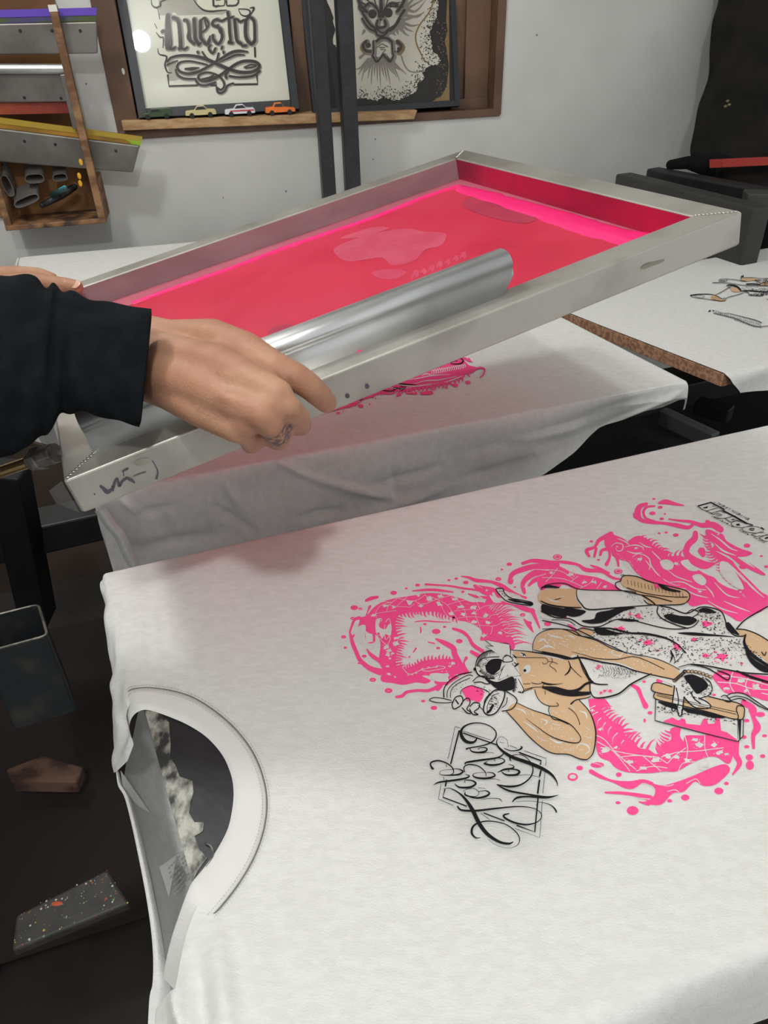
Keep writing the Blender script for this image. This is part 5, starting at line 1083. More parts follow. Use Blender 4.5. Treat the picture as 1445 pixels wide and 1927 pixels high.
for P in ([(930, 120), (970, 100), (1000, 130)], [(1000, 60), (1060, 80), (1120, 90)], [(1150, 70), (1190, 80), (1210, 100)], [(940, 180), (1000, 150), (1060, 170)], [(1100, 130), (1160, 160)], [(980, 560), (1000, 590)], [(760, 620), (820, 640), (840, 670)], [(880, 650), (900, 690)], [(950, 700), (1000, 720), (980, 750)], [(820, 720), (880, 760), (930, 800)], [(1040, 740), (1100, 750)], [(920, 830), (980, 870)], [(1020, 850), (1080, 880), (1130, 870)], [(1100, 640), (1140, 650)], [(1040, 640), (1080, 660)], [(1180, 600), (1210, 640)], [(1240, 640), (1290, 660), (1300, 700)], [(1290, 760), (1320, 790)], [(1130, 930), (1190, 940)], [(1220, 920), (1250, 890), (1300, 900), (1320, 940), (1280, 970)], [(1240, 940), (1270, 930)], [(1280, 830), (1340, 850)], [(870, 372), (910, 378)], [(1340, 110), (1380, 120)]): a.st('light', P, [2, 7, 2])
a.stip('light', [(760, 600), (1000, 690), (1200, 780), (1340, 800), (1320, 980), (1100, 950), (900, 850)], 150, 1.5, 5)
a.frame(0, 0, 1); a.stip('light', [(1010, 1200), (1060, 1190), (1150, 1225), (1260, 1262), (1200, 1260), (1110, 1235), (1030, 1225)], 90, .5, 1.6); a.st('light', [(1150, 1228), (1160, 1223), (1172, 1228), (1165, 1236), (1152, 1233), (1150, 1228)], .8)
a.frame(*C2)
a.fill('white', [(220, 650), (520, 658), (640, 690), (700, 750), (560, 765), (300, 780), (250, 768), (228, 720)]); a.fill(T, [(505, 590), (530, 560), (600, 570), (660, 590), (740, 618), (820, 625), (900, 650), (942, 680), (935, 710), (890, 745), (800, 740), (700, 745), (660, 710), (600, 670), (540, 640), (512, 620)])
a.fill('spot', [(640, 575), (700, 600), (730, 645), (780, 620), (840, 662), (860, 664), (800, 620), (760, 570), (690, 550)])
a.fill('white', [(-10, 800), (60, 790), (150, 765), (300, 782), (400, 795), (480, 760), (560, 765), (740, 753), (820, 768), (920, 800), (1000, 765), (1060, 765), (1140, 790), (1170, 850), (1200, 900), (1240, 940), (1300, 940), (1305, 990), (1335, 1060), (1445, 1120), (1460, 1180), (1300, 1055), (1280, 1050), (1150, 1030), (950, 1010), (860, 1040), (560, 1068), (330, 960), (330, 905), (210, 880), (100, 850), (0, 830)])
a.frame(*C3); a.fill('white', [(560, 0), (1300, -100), (1460, 100), (1460, 185), (1300, 165), (1150, 142), (950, 112), (870, 140), (800, 100), (640, 40)], n=1)
a.frame(*C2); a.fill(T, [(1240, 905), (1290, 905), (1370, 935), (1460, 990), (1460, 1130), (1400, 1080), (1330, 1045), (1300, 985)])
a.fill('white', [(1300, 830), (1400, 790), (1460, 750), (1460, 985), (1370, 935), (1290, 905), (1240, 900)])
a.fill(T, [(215, 915), (270, 900), (330, 920), (320, 945), (270, 940)], n=2)
for P in ([(20, 700), (60, 720), (120, 730)], [(90, 700), (150, 690)], [(1330, 950), (1400, 980)]): a.st('light', P, [1, 4, 1])
a.frame(*C3)
a.fill('white', [(235, 75), (300, 75), (500, 110), (690, 172), (620, 210), (560, 240), (520, 285), (480, 300), (350, 326), (310, 290), (300, 220), (262, 150)])
a.fill('white', [(725, 330), (720, 470), (1250, 605), (1282, 570), (1285, 465), (1240, 460)], n=1); a.fill(T, [(698, 255), (715, 230), (760, 232), (850, 250), (1100, 320), (1240, 355), (1285, 380), (1292, 415), (1280, 462), (1240, 462), (1100, 425), (900, 375), (722, 328), (724, 288)])
a.fill('spot', [(770, 475), (830, 450), (870, 470), (892, 455), (912, 462), (920, 490), (1010, 500), (1030, 458), (1050, 458), (1060, 492), (1100, 490), (1112, 435), (1130, 432), (1142, 535), (1180, 545), (1240, 590), (1250, 605), (1000, 540), (900, 510)], n=1)
a.fill('light', [(845, 250), (890, 235), (960, 225), (1040, 235), (1085, 270), (1070, 310), (1040, 325), (1075, 375), (1060, 392), (1000, 375), (990, 390), (960, 370), (905, 330), (885, 440), (868, 438), (862, 390), (840, 415), (828, 395), (835, 330)])
for q in ((365, 120, 14), (350, 135, 10), (375, 292, 12), (400, 280, 10), (432, 281, 14), (1150, 62, 40), (1045, 55, 20), (860, 5, 18), (740, 20, 8), (1275, 105, 10), (1105, 30, 8)): a.blob('spot', *q)
a.frame(*C2)
for q in ((612, 822, 20), (560, 808, 11), (505, 900, 18), (465, 898, 8), (678, 992, 26), (625, 975, 8), (858, 1012, 20), (1050, 872, 28), (970, 970, 16), (150, 828, 14), (1100, 1050, 6)): a.blob('spot', *q)
# ---- black line work
B = 'black'
a.frame(0, 0, 1)
a.st(B, [(1002, 1229), (1003, 1212), (1012, 1196), (1032, 1187), (1058, 1186), (1080, 1190), (1094, 1199), (1123, 1208), (1152, 1223), (1185, 1232), (1238, 1243), (1278, 1262)], [.5, .9, .5]); a.st(B, [(1003, 1225), (1025, 1231), (1050, 1238), (1075, 1242), (1095, 1240), (1130, 1248), (1165, 1254), (1200, 1266), (1268, 1281)], [.5, 1.6, .8]); a.st(B, [(1075, 1229), (1100, 1235), (1120, 1241), (1160, 1243), (1190, 1238), (1215, 1245), (1250, 1262)], [.3, .7, .5])
a.frame(*C4)
a.st(B, [(1300, 1012), (1240, 1004), (1160, 972), (1040, 962), (950, 912), (860, 832), (780, 742), (690, 642)], [4, 3, 3]); a.st(B, [(1300, 1012), (1345, 965), (1365, 860), (1362, 770), (1320, 650), (1240, 560)], [3, 5, 3]); a.st(B, [(765, 578), (880, 632), (1000, 672), (1100, 710), (1180, 750), (1240, 820), (1252, 860), (1220, 885), (1120, 870), (1020, 830), (920, 760), (840, 700)], [2, 4, 3, 4, 1]); a.st(B, [(905, 480), (925, 540), (965, 585), (1020, 606), (1085, 603), (1070, 580)], 2.5); a.st(B, [(1020, 606), (1010, 640), (1040, 700), (1100, 715), (1160, 740)], [2, 3, 6]); a.st(B, [(1160, 620), (1210, 660), (1240, 720), (1245, 750)], 2.5); a.st(B, [(1180, 590), (1220, 560), (1300, 545), (1330, 530)], [6, 3, 3])
a.st(B, [(725, 182), (830, 190), (900, 200), (1000, 215), (1080, 230), (1160, 250), (1230, 235)], [2, 3, 6, 8, 3]); a.st(B, [(735, 235), (830, 240), (930, 240), (990, 245), (1005, 275), (975, 290), (965, 275)], 2); a.st(B, [(1030, 240), (1040, 270), (1020, 300), (1060, 330), (1070, 350)], 2); a.st(B, [(1160, 265), (1175, 310), (1160, 350), (1130, 375)], [3, 5, 6, 2]); a.st(B, [(1170, 300), (1210, 345), (1260, 390)], [3, 2]); a.st(B, [(1010, 270), (1050, 275), (1080, 290)], 1.8)
a.st(B, [(960, 425), (1000, 440), (1060, 442), (1120, 435)], [4, 7, 3, 1]); a.st(B, [(960, 468), (1010, 480), (1080, 488), (1180, 495), (1240, 480), (1290, 440), (1340, 425)], [3, 9, 10, 12, 8, 10]); a.st(B, [(1010, 490), (1100, 512), (1200, 520), (1320, 515)], [3, 10, 14, 6]); a.st(B, [(985, 490), (985, 520)], 2)
for P, w in (([(800, 205), (830, 215), (838, 230)], 3), ([(738, 215), (765, 240)], [2, 6]), ([(750, 275), (770, 290), (785, 285), (760, 305)], [3, 6]), ([(880, 430), (930, 440), (975, 430), (960, 460), (900, 465), (830, 480)], 2.2), ([(820, 440), (870, 438)], 2), ([(890, 470), (830, 492), (790, 500)], 2.5)): a.st(B, P, w)
a.fill('light', [(790, 200), (825, 205), (842, 235), (815, 230)]); a.fill('light', [(820, 320), (850, 292), (875, 305), (870, 340), (835, 360), (820, 345)]); a.dot(B, 832, 338, 11, 11); a.dot(B, 822, 222, 6, 6)
# hair, bandana
a.fill('light', [(458, 300), (480, 240), (540, 190), (620, 180), (730, 180), (800, 380), (820, 510), (780, 560), (700, 505), (590, 430), (480, 380)]); a.fill(B, [(545, 285), (580, 255), (640, 250), (670, 270), (665, 310), (640, 350), (600, 372), (555, 355), (535, 320)]); a.fill(B, [(560, 410), (620, 425), (680, 405), (740, 385), (758, 440), (745, 480), (690, 492), (630, 480), (585, 450)])
a.st(B, [(458, 320), (475, 250), (530, 200), (610, 182)], [3, 5, 4]); a.st(B, [(470, 300), (500, 255), (560, 238), (640, 235)], 3); a.st(B, [(460, 330), (480, 370), (540, 395), (600, 400)], [4, 6, 4]); a.fringe(B, [(600, 185), (540, 205), (490, 250), (470, 310)], -1, 26, 22, wf=.7); a.fringe(B, [(490, 340), (540, 375), (600, 395)], -1, 22, 12); a.fringe(B, [(760, 400), (760, 460), (740, 500)], -1, 18, 10); a.dot(B, 455, 328, 11, 12); a.dot('light', 455, 328, 6, 7)
for tri in ([(535, 110), (640, 130), (700, 215), (680, 225)], [(535, 155), (600, 160), (680, 225), (660, 235)], [(635, 130), (715, 145), (722, 230), (700, 220)], [(700, 300), (735, 290), (800, 378), (705, 384)], [(700, 280), (670, 320), (635, 410), (700, 378), (712, 300)], [(600, 370), (680, 300), (660, 270), (640, 350)], [(765, 375), (820, 485), (805, 508), (770, 420)]):
    a.fill('fine', tri, n=1)
for P in ([(535, 110), (640, 130), (715, 145), (722, 240)], [(535, 110), (610, 165), (690, 235)], [(535, 155), (600, 160), (655, 222)], [(635, 130), (655, 190), (695, 222)], [(600, 370), (690, 310)], [(635, 410), (670, 320), (700, 290)], [(705, 384), (712, 300)], [(800, 378), (735, 285)], [(635, 410), (700, 375), (800, 378)], [(668, 245), (690, 225), (725, 235), (740, 265), (700, 275), (670, 270), (668, 245)], [(765, 375), (790, 440), (815, 508)], [(780, 400), (822, 480), (815, 508), (780, 500)]): a.st('black', P, 3)
# jar and fist
a.fill('white', [(225, 545), (225, 480), (280, 420), (430, 350), (560, 390), (680, 490), (640, 640), (560, 680), (450, 670), (380, 650), (290, 620), (110, 560), (170, 540)])
a.fill('spot', [(360, 480), (430, 450), (520, 490), (510, 550), (480, 580), (440, 560), (400, 570), (380, 530)])
G = 'black'
for P, w in (([(222, 540), (222, 480), (260, 420), (340, 370), (430, 352)], 4), ([(245, 545), (250, 490), (300, 430), (400, 375), (440, 380)], 3), ([(270, 545), (280, 480), (340, 430), (420, 395)], 2.5), ([(440, 420), (480, 385), (540, 385), (575, 430), (540, 440), (500, 425), (450, 430)], 3.5), ([(540, 400), (552, 412), (570, 430)], 8),
             ([(430, 450), (560, 500), (530, 560), (520, 640)], 3), ([(660, 485), (600, 490), (540, 560), (520, 640), (560, 675), (620, 650), (670, 560), (680, 500), (660, 485)], 5), ([(640, 510), (590, 530), (550, 600), (550, 650)], 2.5), ([(685, 490), (760, 540), (770, 580), (730, 630), (660, 645)], 4), ([(700, 540), (690, 590), (660, 620)], 3), ([(110, 558), (150, 542), (220, 550), (280, 565)], 3), ([(110, 562), (160, 578), (240, 582), (290, 575)], 3),
             ([(290, 575), (310, 540), (350, 530), (365, 560), (350, 600), (300, 628), (283, 600), (290, 575)], 4), ([(350, 595), (380, 555), (410, 550), (418, 585), (395, 630), (430, 655), (400, 660), (360, 620)], 4), ([(418, 610), (450, 580), (490, 590), (485, 620), (450, 650), (480, 670), (440, 668), (415, 630)], 4), ([(345, 520), (360, 480), (430, 450)], 2.5), ([(310, 560), (330, 590)], 5), ([(590, 600), (570, 640), (550, 655)], 9), ([(480, 600), (520, 640)], 3)): a.st(G, P, w)
a.stip(G, [(440, 440), (640, 490), (600, 560), (480, 520)], 60, 2, 4); a.stip(G, [(560, 560), (650, 520), (620, 640), (560, 660)], 60, 2, 5); a.stip(G, [(280, 440), (420, 390), (380, 450), (280, 520)], 25, 1.5, 3.5); a.stip(B, [(500, 250), (640, 250), (640, 400), (500, 400)], 60, 2, 5)
# belt strap upper left, knee, calf, shoe
a.frame(*Z5); a.fill('white', [(965, 510), (1050, 500), (1070, 540), (1120, 610), (1200, 640), (1445, 690), (1445, 740), (1200, 710), (1090, 680), (1030, 620), (1000, 560)], n=1)
a.st(B, [(1070, 535), (1045, 503), (965, 508), (985, 555), (1060, 640), (1120, 680), (1250, 712), (1440, 738)], 6); a.st(B, [(1060, 540), (1110, 600), (1180, 640), (1300, 660), (1445, 690)], 6); a.st(B, [(1130, 650), (1230, 675), (1320, 690), (1445, 715)], [6, 18, 12, 24], n=3)
for x, y in ((1050, 580), (1078, 605), (1010, 543), (1040, 543)): a.dot(B, x, y, 10, 5)
a.frame(*C2)
a.st(B, [(-10, 655), (20, 625), (90, 612), (150, 615), (220, 645), (300, 655), (520, 660), (600, 670)], 2.6); a.st(B, [(-8, 640), (40, 632), (110, 640)], [3, 9, 3]); a.st(B, [(220, 650), (222, 700), (250, 745), (300, 780), (480, 768), (700, 752)], [2, 4, 3]); a.st(B, [(-10, 725), (50, 750), (150, 765), (250, 768)], [3, 5, 3]); a.st(B, [(78, 718), (120, 708)], 2)
a.st(B, [(500, 600), (520, 565), (600, 568), (680, 600), (760, 620), (850, 640), (920, 660), (942, 690), (930, 725), (880, 748), (700, 750), (650, 720)], 3); a.st(B, [(500, 600), (470, 610), (475, 640), (520, 662), (600, 680), (650, 690), (720, 700), (830, 730)], 3); a.st(B, [(540, 640), (640, 672), (740, 690), (850, 700), (930, 700)], 2.4); a.st(B, [(500, 560), (525, 558)], 2)
for i in range(17): x = 545 + i * 22; y = 590 + i * 5.2; a.st(B, [(x, y), (x + 4, y + 32)], 1.2, n=2)
a.st(B, [(640, 690), (690, 720), (720, 745)], 4); a.st(B, [(740, 620), (780, 640), (850, 665)], [3, 12, 4]); a.st(B, [(830, 655), (880, 665)], [8, 5])
# trousers: solid shadows and outlines
for P in ([(160, 765), (210, 775), (280, 790), (240, 820), (180, 825), (120, 790)], [(350, 800), (430, 785), (500, 762), (600, 768), (520, 790), (450, 830), (380, 865), (300, 870), (250, 850), (330, 840)], [(775, 820), (820, 808), (880, 820), (950, 825), (990, 850), (940, 880), (870, 870), (820, 855)], [(330, 905), (380, 895), (450, 920), (520, 935), (430, 945), (360, 940)], [(480, 845), (540, 838), (620, 850), (560, 858)], [(860, 930), (950, 925), (1060, 935), (1240, 955), (1100, 950), (960, 945)], [(1190, 860), (1230, 905), (1260, 945), (1200, 920), (1170, 880)], [(0, 745), (60, 760), (150, 780), (150, 830), (60, 815), (0, 790)], [(1020, 770), (1070, 775), (1110, 800), (1040, 800), (1000, 790)]): a.fill(B, P, n=3)
for P, w in (([(-5, 790), (80, 830), (180, 840), (260, 885), (360, 890), (430, 860), (480, 842), (560, 845), (660, 870), (760, 895), (860, 905), (960, 890), (1000, 850)], [4, 3, 3]), ([(740, 760), (735, 800), (770, 840), (860, 880), (930, 900)], 3.5), ([(750, 755), (820, 770), (920, 805), (1000, 768), (1060, 765), (1140, 790), (1170, 850), (1180, 900), (1230, 945), (1280, 950), (1300, 940)], 3.5), ([(920, 805), (960, 780), (1000, 800), (960, 830)], 3), ([(330, 900), (430, 900), (560, 930), (660, 935), (780, 960), (860, 1000), (920, 1060)], [3, 7, 3]), ([(820, 1040), (840, 1080), (850, 1120)], [3, 2]), ([(1300, 940), (1290, 990), (1320, 1050), (1380, 1100), (1460, 1150)], [4, 12, 9]), ([(1240, 905), (1290, 850), (1370, 800), (1460, 750)], 4), ([(1240, 905), (1300, 910), (1380, 940), (1460, 990)], 3), ([(210, 915), (260, 900), (330, 915)], 3), ([(0, 850), (100, 870), (200, 900), (330, 960)], 3), ([(60, 845), (160, 850), (210, 880)], 2), ([(0, 905), (80, 902), (150, 910), (230, 945), (330, 965), (420, 1005), (540, 1060)], [2, 3, 3])): a.st(B, P, w)
a.stip(B, [(380, 800), (560, 770), (760, 760), (760, 870), (500, 850), (400, 860)], 130, 1.5, 4.5, lambda u, v: 1 - u * .8); a.stip(B, [(330, 900), (480, 900), (700, 940), (900, 960), (1250, 960), (1300, 1080), (880, 1080), (560, 1065), (330, 960)], 520, 1.5, 5, lambda u, v: .25 + .75 * (1 - v) ** 2); a.stip(B, [(990, 780), (1130, 795), (1170, 900), (1210, 940), (1000, 930)], 150, 1.5, 5, lambda u, v: 1 - v * .7); a.stip(B, [(540, 670), (660, 690), (640, 745), (520, 700)], 40, 1, 3); a.stip(B, [(1250, 960), (1300, 990), (1445, 1130), (1300, 1080)], 60, 2, 5); a.stip(B, [(760, 760), (840, 780), (840, 840), (760, 850)], 60, 1.5, 4)
a.frame(*C3)
a.stip(B, [(560, 0), (1300, -20), (1330, 120), (950, 110), (830, 90)], 200, 1.5, 4, lambda u, v: .6); a.st(B, [(870, 130), (950, 110), (1060, 122), (1180, 145), (1300, 165), (1445, 175)], [2, 4, 4]); a.fill(B, [(1305, 0), (1330, 60), (1400, 110), (1445, 135), (1445, 165), (1390, 150), (1330, 100), (1300, 40)], n=2); a.st(B, [(820, 20), (830, 60), (815, 100)], [3, 5, 2]); a.st(B, [(900, 40), (870, 80), (840, 105)], 2.4); a.st(B, [(950, 110), (1040, 130), (1100, 160), (1180, 210), (1195, 180), (1120, 150)], 3.5); a.st(B, [(1240, 150), (1330, 190), (1445, 225)], [3, 8, 6]); a.st(B, [(1400, 30), (1420, 55), (1430, 30)], 3)
# vest
a.st(B, [(235, 75), (262, 150), (300, 220), (308, 290), (350, 326), (480, 302), (560, 242), (620, 208), (695, 172)], [3, 3, 5, 4]); a.st(B, [(225, 55), (270, 140), (300, 200), (340, 235), (420, 240)], [4, 7, 5, 3]); a.stip(B, [(300, 90), (480, 110), (640, 165), (520, 210), (420, 200), (330, 200)], 200, 1, 3.2, lambda u, v: .3 + .7 * u)
for i in range(13): x = 380 + i * 17; a.st(B, [(x, 120 + i * 2), (x + 14, 150 + i), (x + 4, 185 - i)], 1.1, n=3)
a.st(B, [(0, 255), (80, 262), (160, 285), (240, 295), (310, 290)], [3, 10, 12, 4]); a.st(B, [(0, 30), (120, 55), (200, 75)], [4, 5, 2])
# bracelet, hand, squeegee
for i in range(9): t = i / 8; a.dot(T, lerp(835, 900, t) + 10, lerp(215, 158, t), 11, 9); a.st(B, [(lerp(845, 910, t) + 11 * math.cos(q * .9), lerp(215, 158, t) + 9 * math.sin(q * .9)) for q in range(8)], 1.8, n=2)
for i in range(8): t = i / 7; x, y = lerp(910, 1075, t), 155 - 12 * math.sin(t * 3.1) + 35 * t; a.dot(T, x, y, 12, 9); a.st(B, [(x + 12 * math.cos(q * .9), y + 9 * math.sin(q * .9)) for q in range(8)], 1.8, n=2)
a.fill(B, [(905, 190), (950, 175), (1000, 190), (1040, 215), (1060, 250), (1030, 280), (990, 300), (960, 270), (940, 240)], n=3); a.stip(B, [(880, 170), (1070, 200), (1080, 300), (1000, 340), (900, 300)], 140, 2, 5)
a.st(B, [(845, 250), (835, 330), (828, 395), (840, 412), (860, 390), (870, 435), (888, 438), (900, 370), (905, 320)], 3.5); a.st(B, [(855, 260), (870, 340), (862, 390)], 3); a.st(B, [(905, 320), (940, 360), (985, 390), (1060, 392), (1075, 375), (1040, 345), (1000, 330)], 3.5); a.st(B, [(950, 290), (970, 330), (1010, 360)], 3.5); a.st(B, [(1000, 330), (1060, 310), (1085, 270), (1070, 220), (1040, 200)], 3)
a.st(B, [(830, 255), (760, 232), (715, 230), (698, 255), (712, 285), (840, 312)], 3); a.st(B, [(1060, 315), (1140, 335), (1240, 355), (1285, 380), (1292, 415), (1280, 460), (1240, 462)], 3); a.st(B, [(722, 288), (722, 330), (880, 372), (1060, 415), (1240, 462), (1240, 400), (1250, 375), (1285, 380)], 3); a.st(B, [(730, 310), (900, 350), (1060, 388), (1240, 430)], 1.6); a.st(B, [(730, 300), (900, 340), (1240, 415)], 1.4)
a.st(B, [(725, 332), (720, 470), (980, 538), (1250, 605), (1250, 462)], 2.6, n=1); a.st(B, [(1250, 605), (1282, 570), (1285, 462)], 2.6, n=1); a.st(B, [(1262, 470), (1262, 590)], [9, 3], n=1)
a.fill(B, [(740, 345), (820, 362), (860, 372), (860, 400), (810, 385), (770, 370)], n=2); a.fill(B, [(900, 385), (1060, 420), (1180, 450), (1100, 455), (1000, 430), (930, 420)], n=2); a.stip(B, [(735, 350), (1240, 470), (1240, 500), (735, 420)], 150, 1.5, 5, lambda u, v: .5)
for P in ([(1140, 320), (1170, 310), (1205, 345), (1185, 352), (1150, 335)], [(1175, 315), (1220, 295), (1290, 300), (1370, 350), (1445, 400)], [(1190, 330), (1240, 315), (1310, 330), (1380, 375), (1445, 405)], [(1200, 345), (1260, 330), (1300, 345)]): a.st(B, P, 3)
# ---- lettering under the man (calligraphy in a double-lined box)
a.frame(*C5)
for P, w in (([(345, 135), (285, 410)], 1.8), ([(345, 135), (388, 148)], 1.8), ([(378, 172), (308, 450)], 6), ([(378, 172), (392, 178)], 4), ([(412, 172), (505, 205), (650, 250)], 1.8), ([(415, 190), (480, 215), (690, 288)], 5), ([(810, 295), (870, 320)], 2), ([(930, 340), (1118, 405), (1112, 465)], 2), ([(890, 355), (1075, 425), (1068, 455)], 6), ([(1072, 510), (1062, 555)], 7), ([(1108, 510), (1088, 700)], 2), ([(1060, 590), (1045, 700)], 7), ([(1085, 765), (1062, 1078), (850, 1000)], 2), ([(1048, 740), (1020, 1030), (870, 975)], 6), ([(1030, 800), (1045, 800)], 3),
             ([(268, 455), (270, 480)], 2), ([(245, 560), (250, 590)], 2), ([(272, 590), (262, 640)], 6), ([(225, 625), (203, 750), (330, 805)], 2), ([(258, 670), (240, 735), (440, 810)], 5), ([(560, 870), (640, 925)], 1.6), ([(590, 870), (760, 935)], 5), ([(390, 180), (395, 170)], 2)): a.st(B, P, w, n=1)
for P, w in (([(530, 235), (500, 268), (440, 262), (400, 215), (400, 160), (450, 118), (540, 103), (630, 125), (685, 170), (690, 220), (650, 270), (560, 300), (470, 315), (440, 325)], [6, 10, 14, 14, 8, 5, 4, 4, 5, 6, 5, 5, 7]),
             ([(470, 318), (485, 345), (540, 355), (600, 345), (615, 325), (590, 312), (545, 318), (545, 335)], [2, 7, 8, 5, 3, 2]), ([(560, 362), (620, 355), (675, 360)], 1.5),
             ([(430, 460), (440, 440), (560, 420), (700, 400), (755, 365), (745, 340)], [2, 9, 8, 5, 3]), ([(595, 450), (650, 462), (720, 455), (765, 430), (740, 405), (680, 405), (685, 430)], [8, 9, 5, 3, 2]), ([(590, 450), (620, 430)], [6, 2]),
             ([(135, 470), (150, 495), (165, 495)], [3, 5, 1]), ([(165, 495), (135, 460), (150, 435), (210, 425), (280, 450), (325, 490), (330, 530), (300, 545)], [3, 7, 6, 5, 4, 2]), ([(330, 500), (250, 505), (215, 520), (225, 545), (310, 548), (380, 540), (410, 515), (370, 495), (320, 495)], [2, 1.5, 2, 3, 8, 8, 4, 2]),
             ([(160, 632), (210, 608), (330, 592), (430, 575), (465, 555), (430, 540)], [2, 8, 9, 6, 2]), ([(340, 620), (380, 650), (470, 650), (520, 620), (490, 595), (430, 590), (430, 615)], [3, 9, 8, 4, 2]), ([(425, 520), (420, 480), (460, 458), (540, 470), (600, 520), (605, 560)], [4, 5, 5, 4, 2]),
             ([(600, 525), (520, 530), (495, 550), (530, 570), (610, 575), (680, 555), (665, 530), (610, 522)], [1.5, 2, 7, 9, 5, 2]), ([(600, 580), (680, 580), (725, 590)], 1.5), ([(705, 525), (760, 500), (830, 490), (840, 470), (800, 455)], [3, 8, 8, 4, 2]), ([(740, 520), (780, 545), (860, 545), (890, 520), (860, 500), (800, 500), (805, 520)], [3, 9, 9, 4, 2]), ([(860, 552), (960, 545), (1040, 560), (1065, 575)], 1.6),
             ([(795, 310), (785, 250), (740, 220), (705, 240), (700, 290), (750, 345), (830, 395), (960, 440), (1080, 490), (1160, 540), (1205, 600), (1212, 640)], [1.5, 1.5, 1.5, 2, 6, 10, 14, 15, 14, 10, 5, 2]), ([(720, 265), (760, 275)], 1.5), ([(760, 320), (820, 340), (880, 335), (910, 315), (900, 300)], [3, 4, 6, 8, 2]),
             ([(820, 430), (810, 400), (850, 375), (920, 380), (980, 430), (1005, 500), (980, 570), (900, 630), (800, 645), (700, 628)], [2, 6, 3, 3, 3, 5, 6, 7, 9, 3]), ([(700, 628), (800, 680), (960, 710), (1120, 735), (1218, 718)], [4, 8, 7, 9, 2]), ([(1218, 718), (1120, 738), (960, 730), (870, 740), (830, 775)], [2, 9, 7, 9, 4]),
             ([(860, 775), (960, 768), (1080, 780), (1160, 805), (1200, 850), (1200, 868)], [1.5, 1.5, 2, 4, 6, 3]), ([(365, 815), (400, 845), (520, 850), (700, 830), (880, 815), (1010, 830), (1078, 880), (1050, 940), (960, 968), (860, 955), (780, 920), (755, 890), (800, 875)], [6, 8, 9, 7, 5, 3, 3, 4, 7, 8, 8, 8, 5]),
             ([(245, 665), (300, 660), (370, 695), (430, 750), (490, 840), (550, 960), (620, 1050), (720, 1115), (800, 1130), (835, 1115)], [2, 3, 6, 10, 16, 17, 15, 11, 9, 4]), ([(560, 1080), (520, 1080), (485, 1040), (500, 980), (570, 945), (660, 940), (770, 965), (850, 1020), (890, 1080), (875, 1140), (800, 1168), (700, 1145), (620, 1090)], [2, 6, 10, 8, 5, 4, 4, 4, 3, 1.5, 1.5, 1.2]),
             ([(410, 690), (440, 670), (500, 660), (545, 690), (530, 725), (480, 730), (430, 715), (430, 690)], [2, 2, 2, 2, 3, 8, 2]), ([(470, 735), (540, 742), (610, 725), (635, 700), (600, 680), (540, 690)], [4, 9, 9, 4, 2]), ([(540, 655), (600, 660)], 1.5), ([(560, 755), (650, 745), (720, 750), (740, 772)], [1.2, 2, 3, 2])): a.st(B, P, w)
# ---- outlined lettering at the right edge, reading upside down from here
a.frame(*Z7)
K = 'black'
for P in ([(290, 215), (495, 155), (720, 270), (750, 290), (800, 370), (700, 400), (900, 400), (1090, 500)],): pass
OUT = [[(290, 215), (500, 155), (560, 200), (520, 215), (610, 245), (440, 295), (370, 275)], [(425, 298), (600, 245), (690, 285), (505, 330)], [(495, 335), (650, 290), (700, 320), (770, 325), (880, 375), (740, 415), (650, 420), (560, 390), (640, 375), (580, 355), (660, 345), (610, 325), (550, 350)], [(735, 418), (890, 375), (960, 420), (1060, 470), (960, 455), (900, 440), (840, 480), (790, 460)], [(830, 500), (870, 470), (940, 460), (1010, 480), (1080, 500), (1190, 530), (1010, 570), (930, 560), (870, 550)], [(1010, 590), (1050, 560), (1150, 545), (1260, 550), (1370, 600), (1360, 640), (1250, 660), (1130, 650), (1040, 625)], [(1160, 685), (1330, 640), (1450, 690), (1250, 715)], [(1290, 740), (1400, 690), (1470, 680), (1470, 800), (1380, 790)]]
for P in OUT: a.fill('white', P, n=1); a.st(K, P + [P[0]], 3.6, n=1)
for P, w in (([(290, 212), (500, 152), (720, 270)], 10), ([(700, 290), (900, 392), (1090, 500)], 12), ([(375, 245), (450, 225), (440, 240), (375, 245)], 6), ([(840, 440), (880, 430)], 7), ([(920, 520), (960, 510), (980, 525), (930, 530)], 8), ([(1130, 600), (1160, 580), (1220, 590), (1200, 615), (1150, 610)], 7), ([(1400, 745), (1445, 730)], 12), ([(640, 370), (680, 360)], 5), ([(1190, 530), (1100, 500)], 8), ([(1370, 600), (1330, 570)], 9)): a.st(K, P, w, n=1)
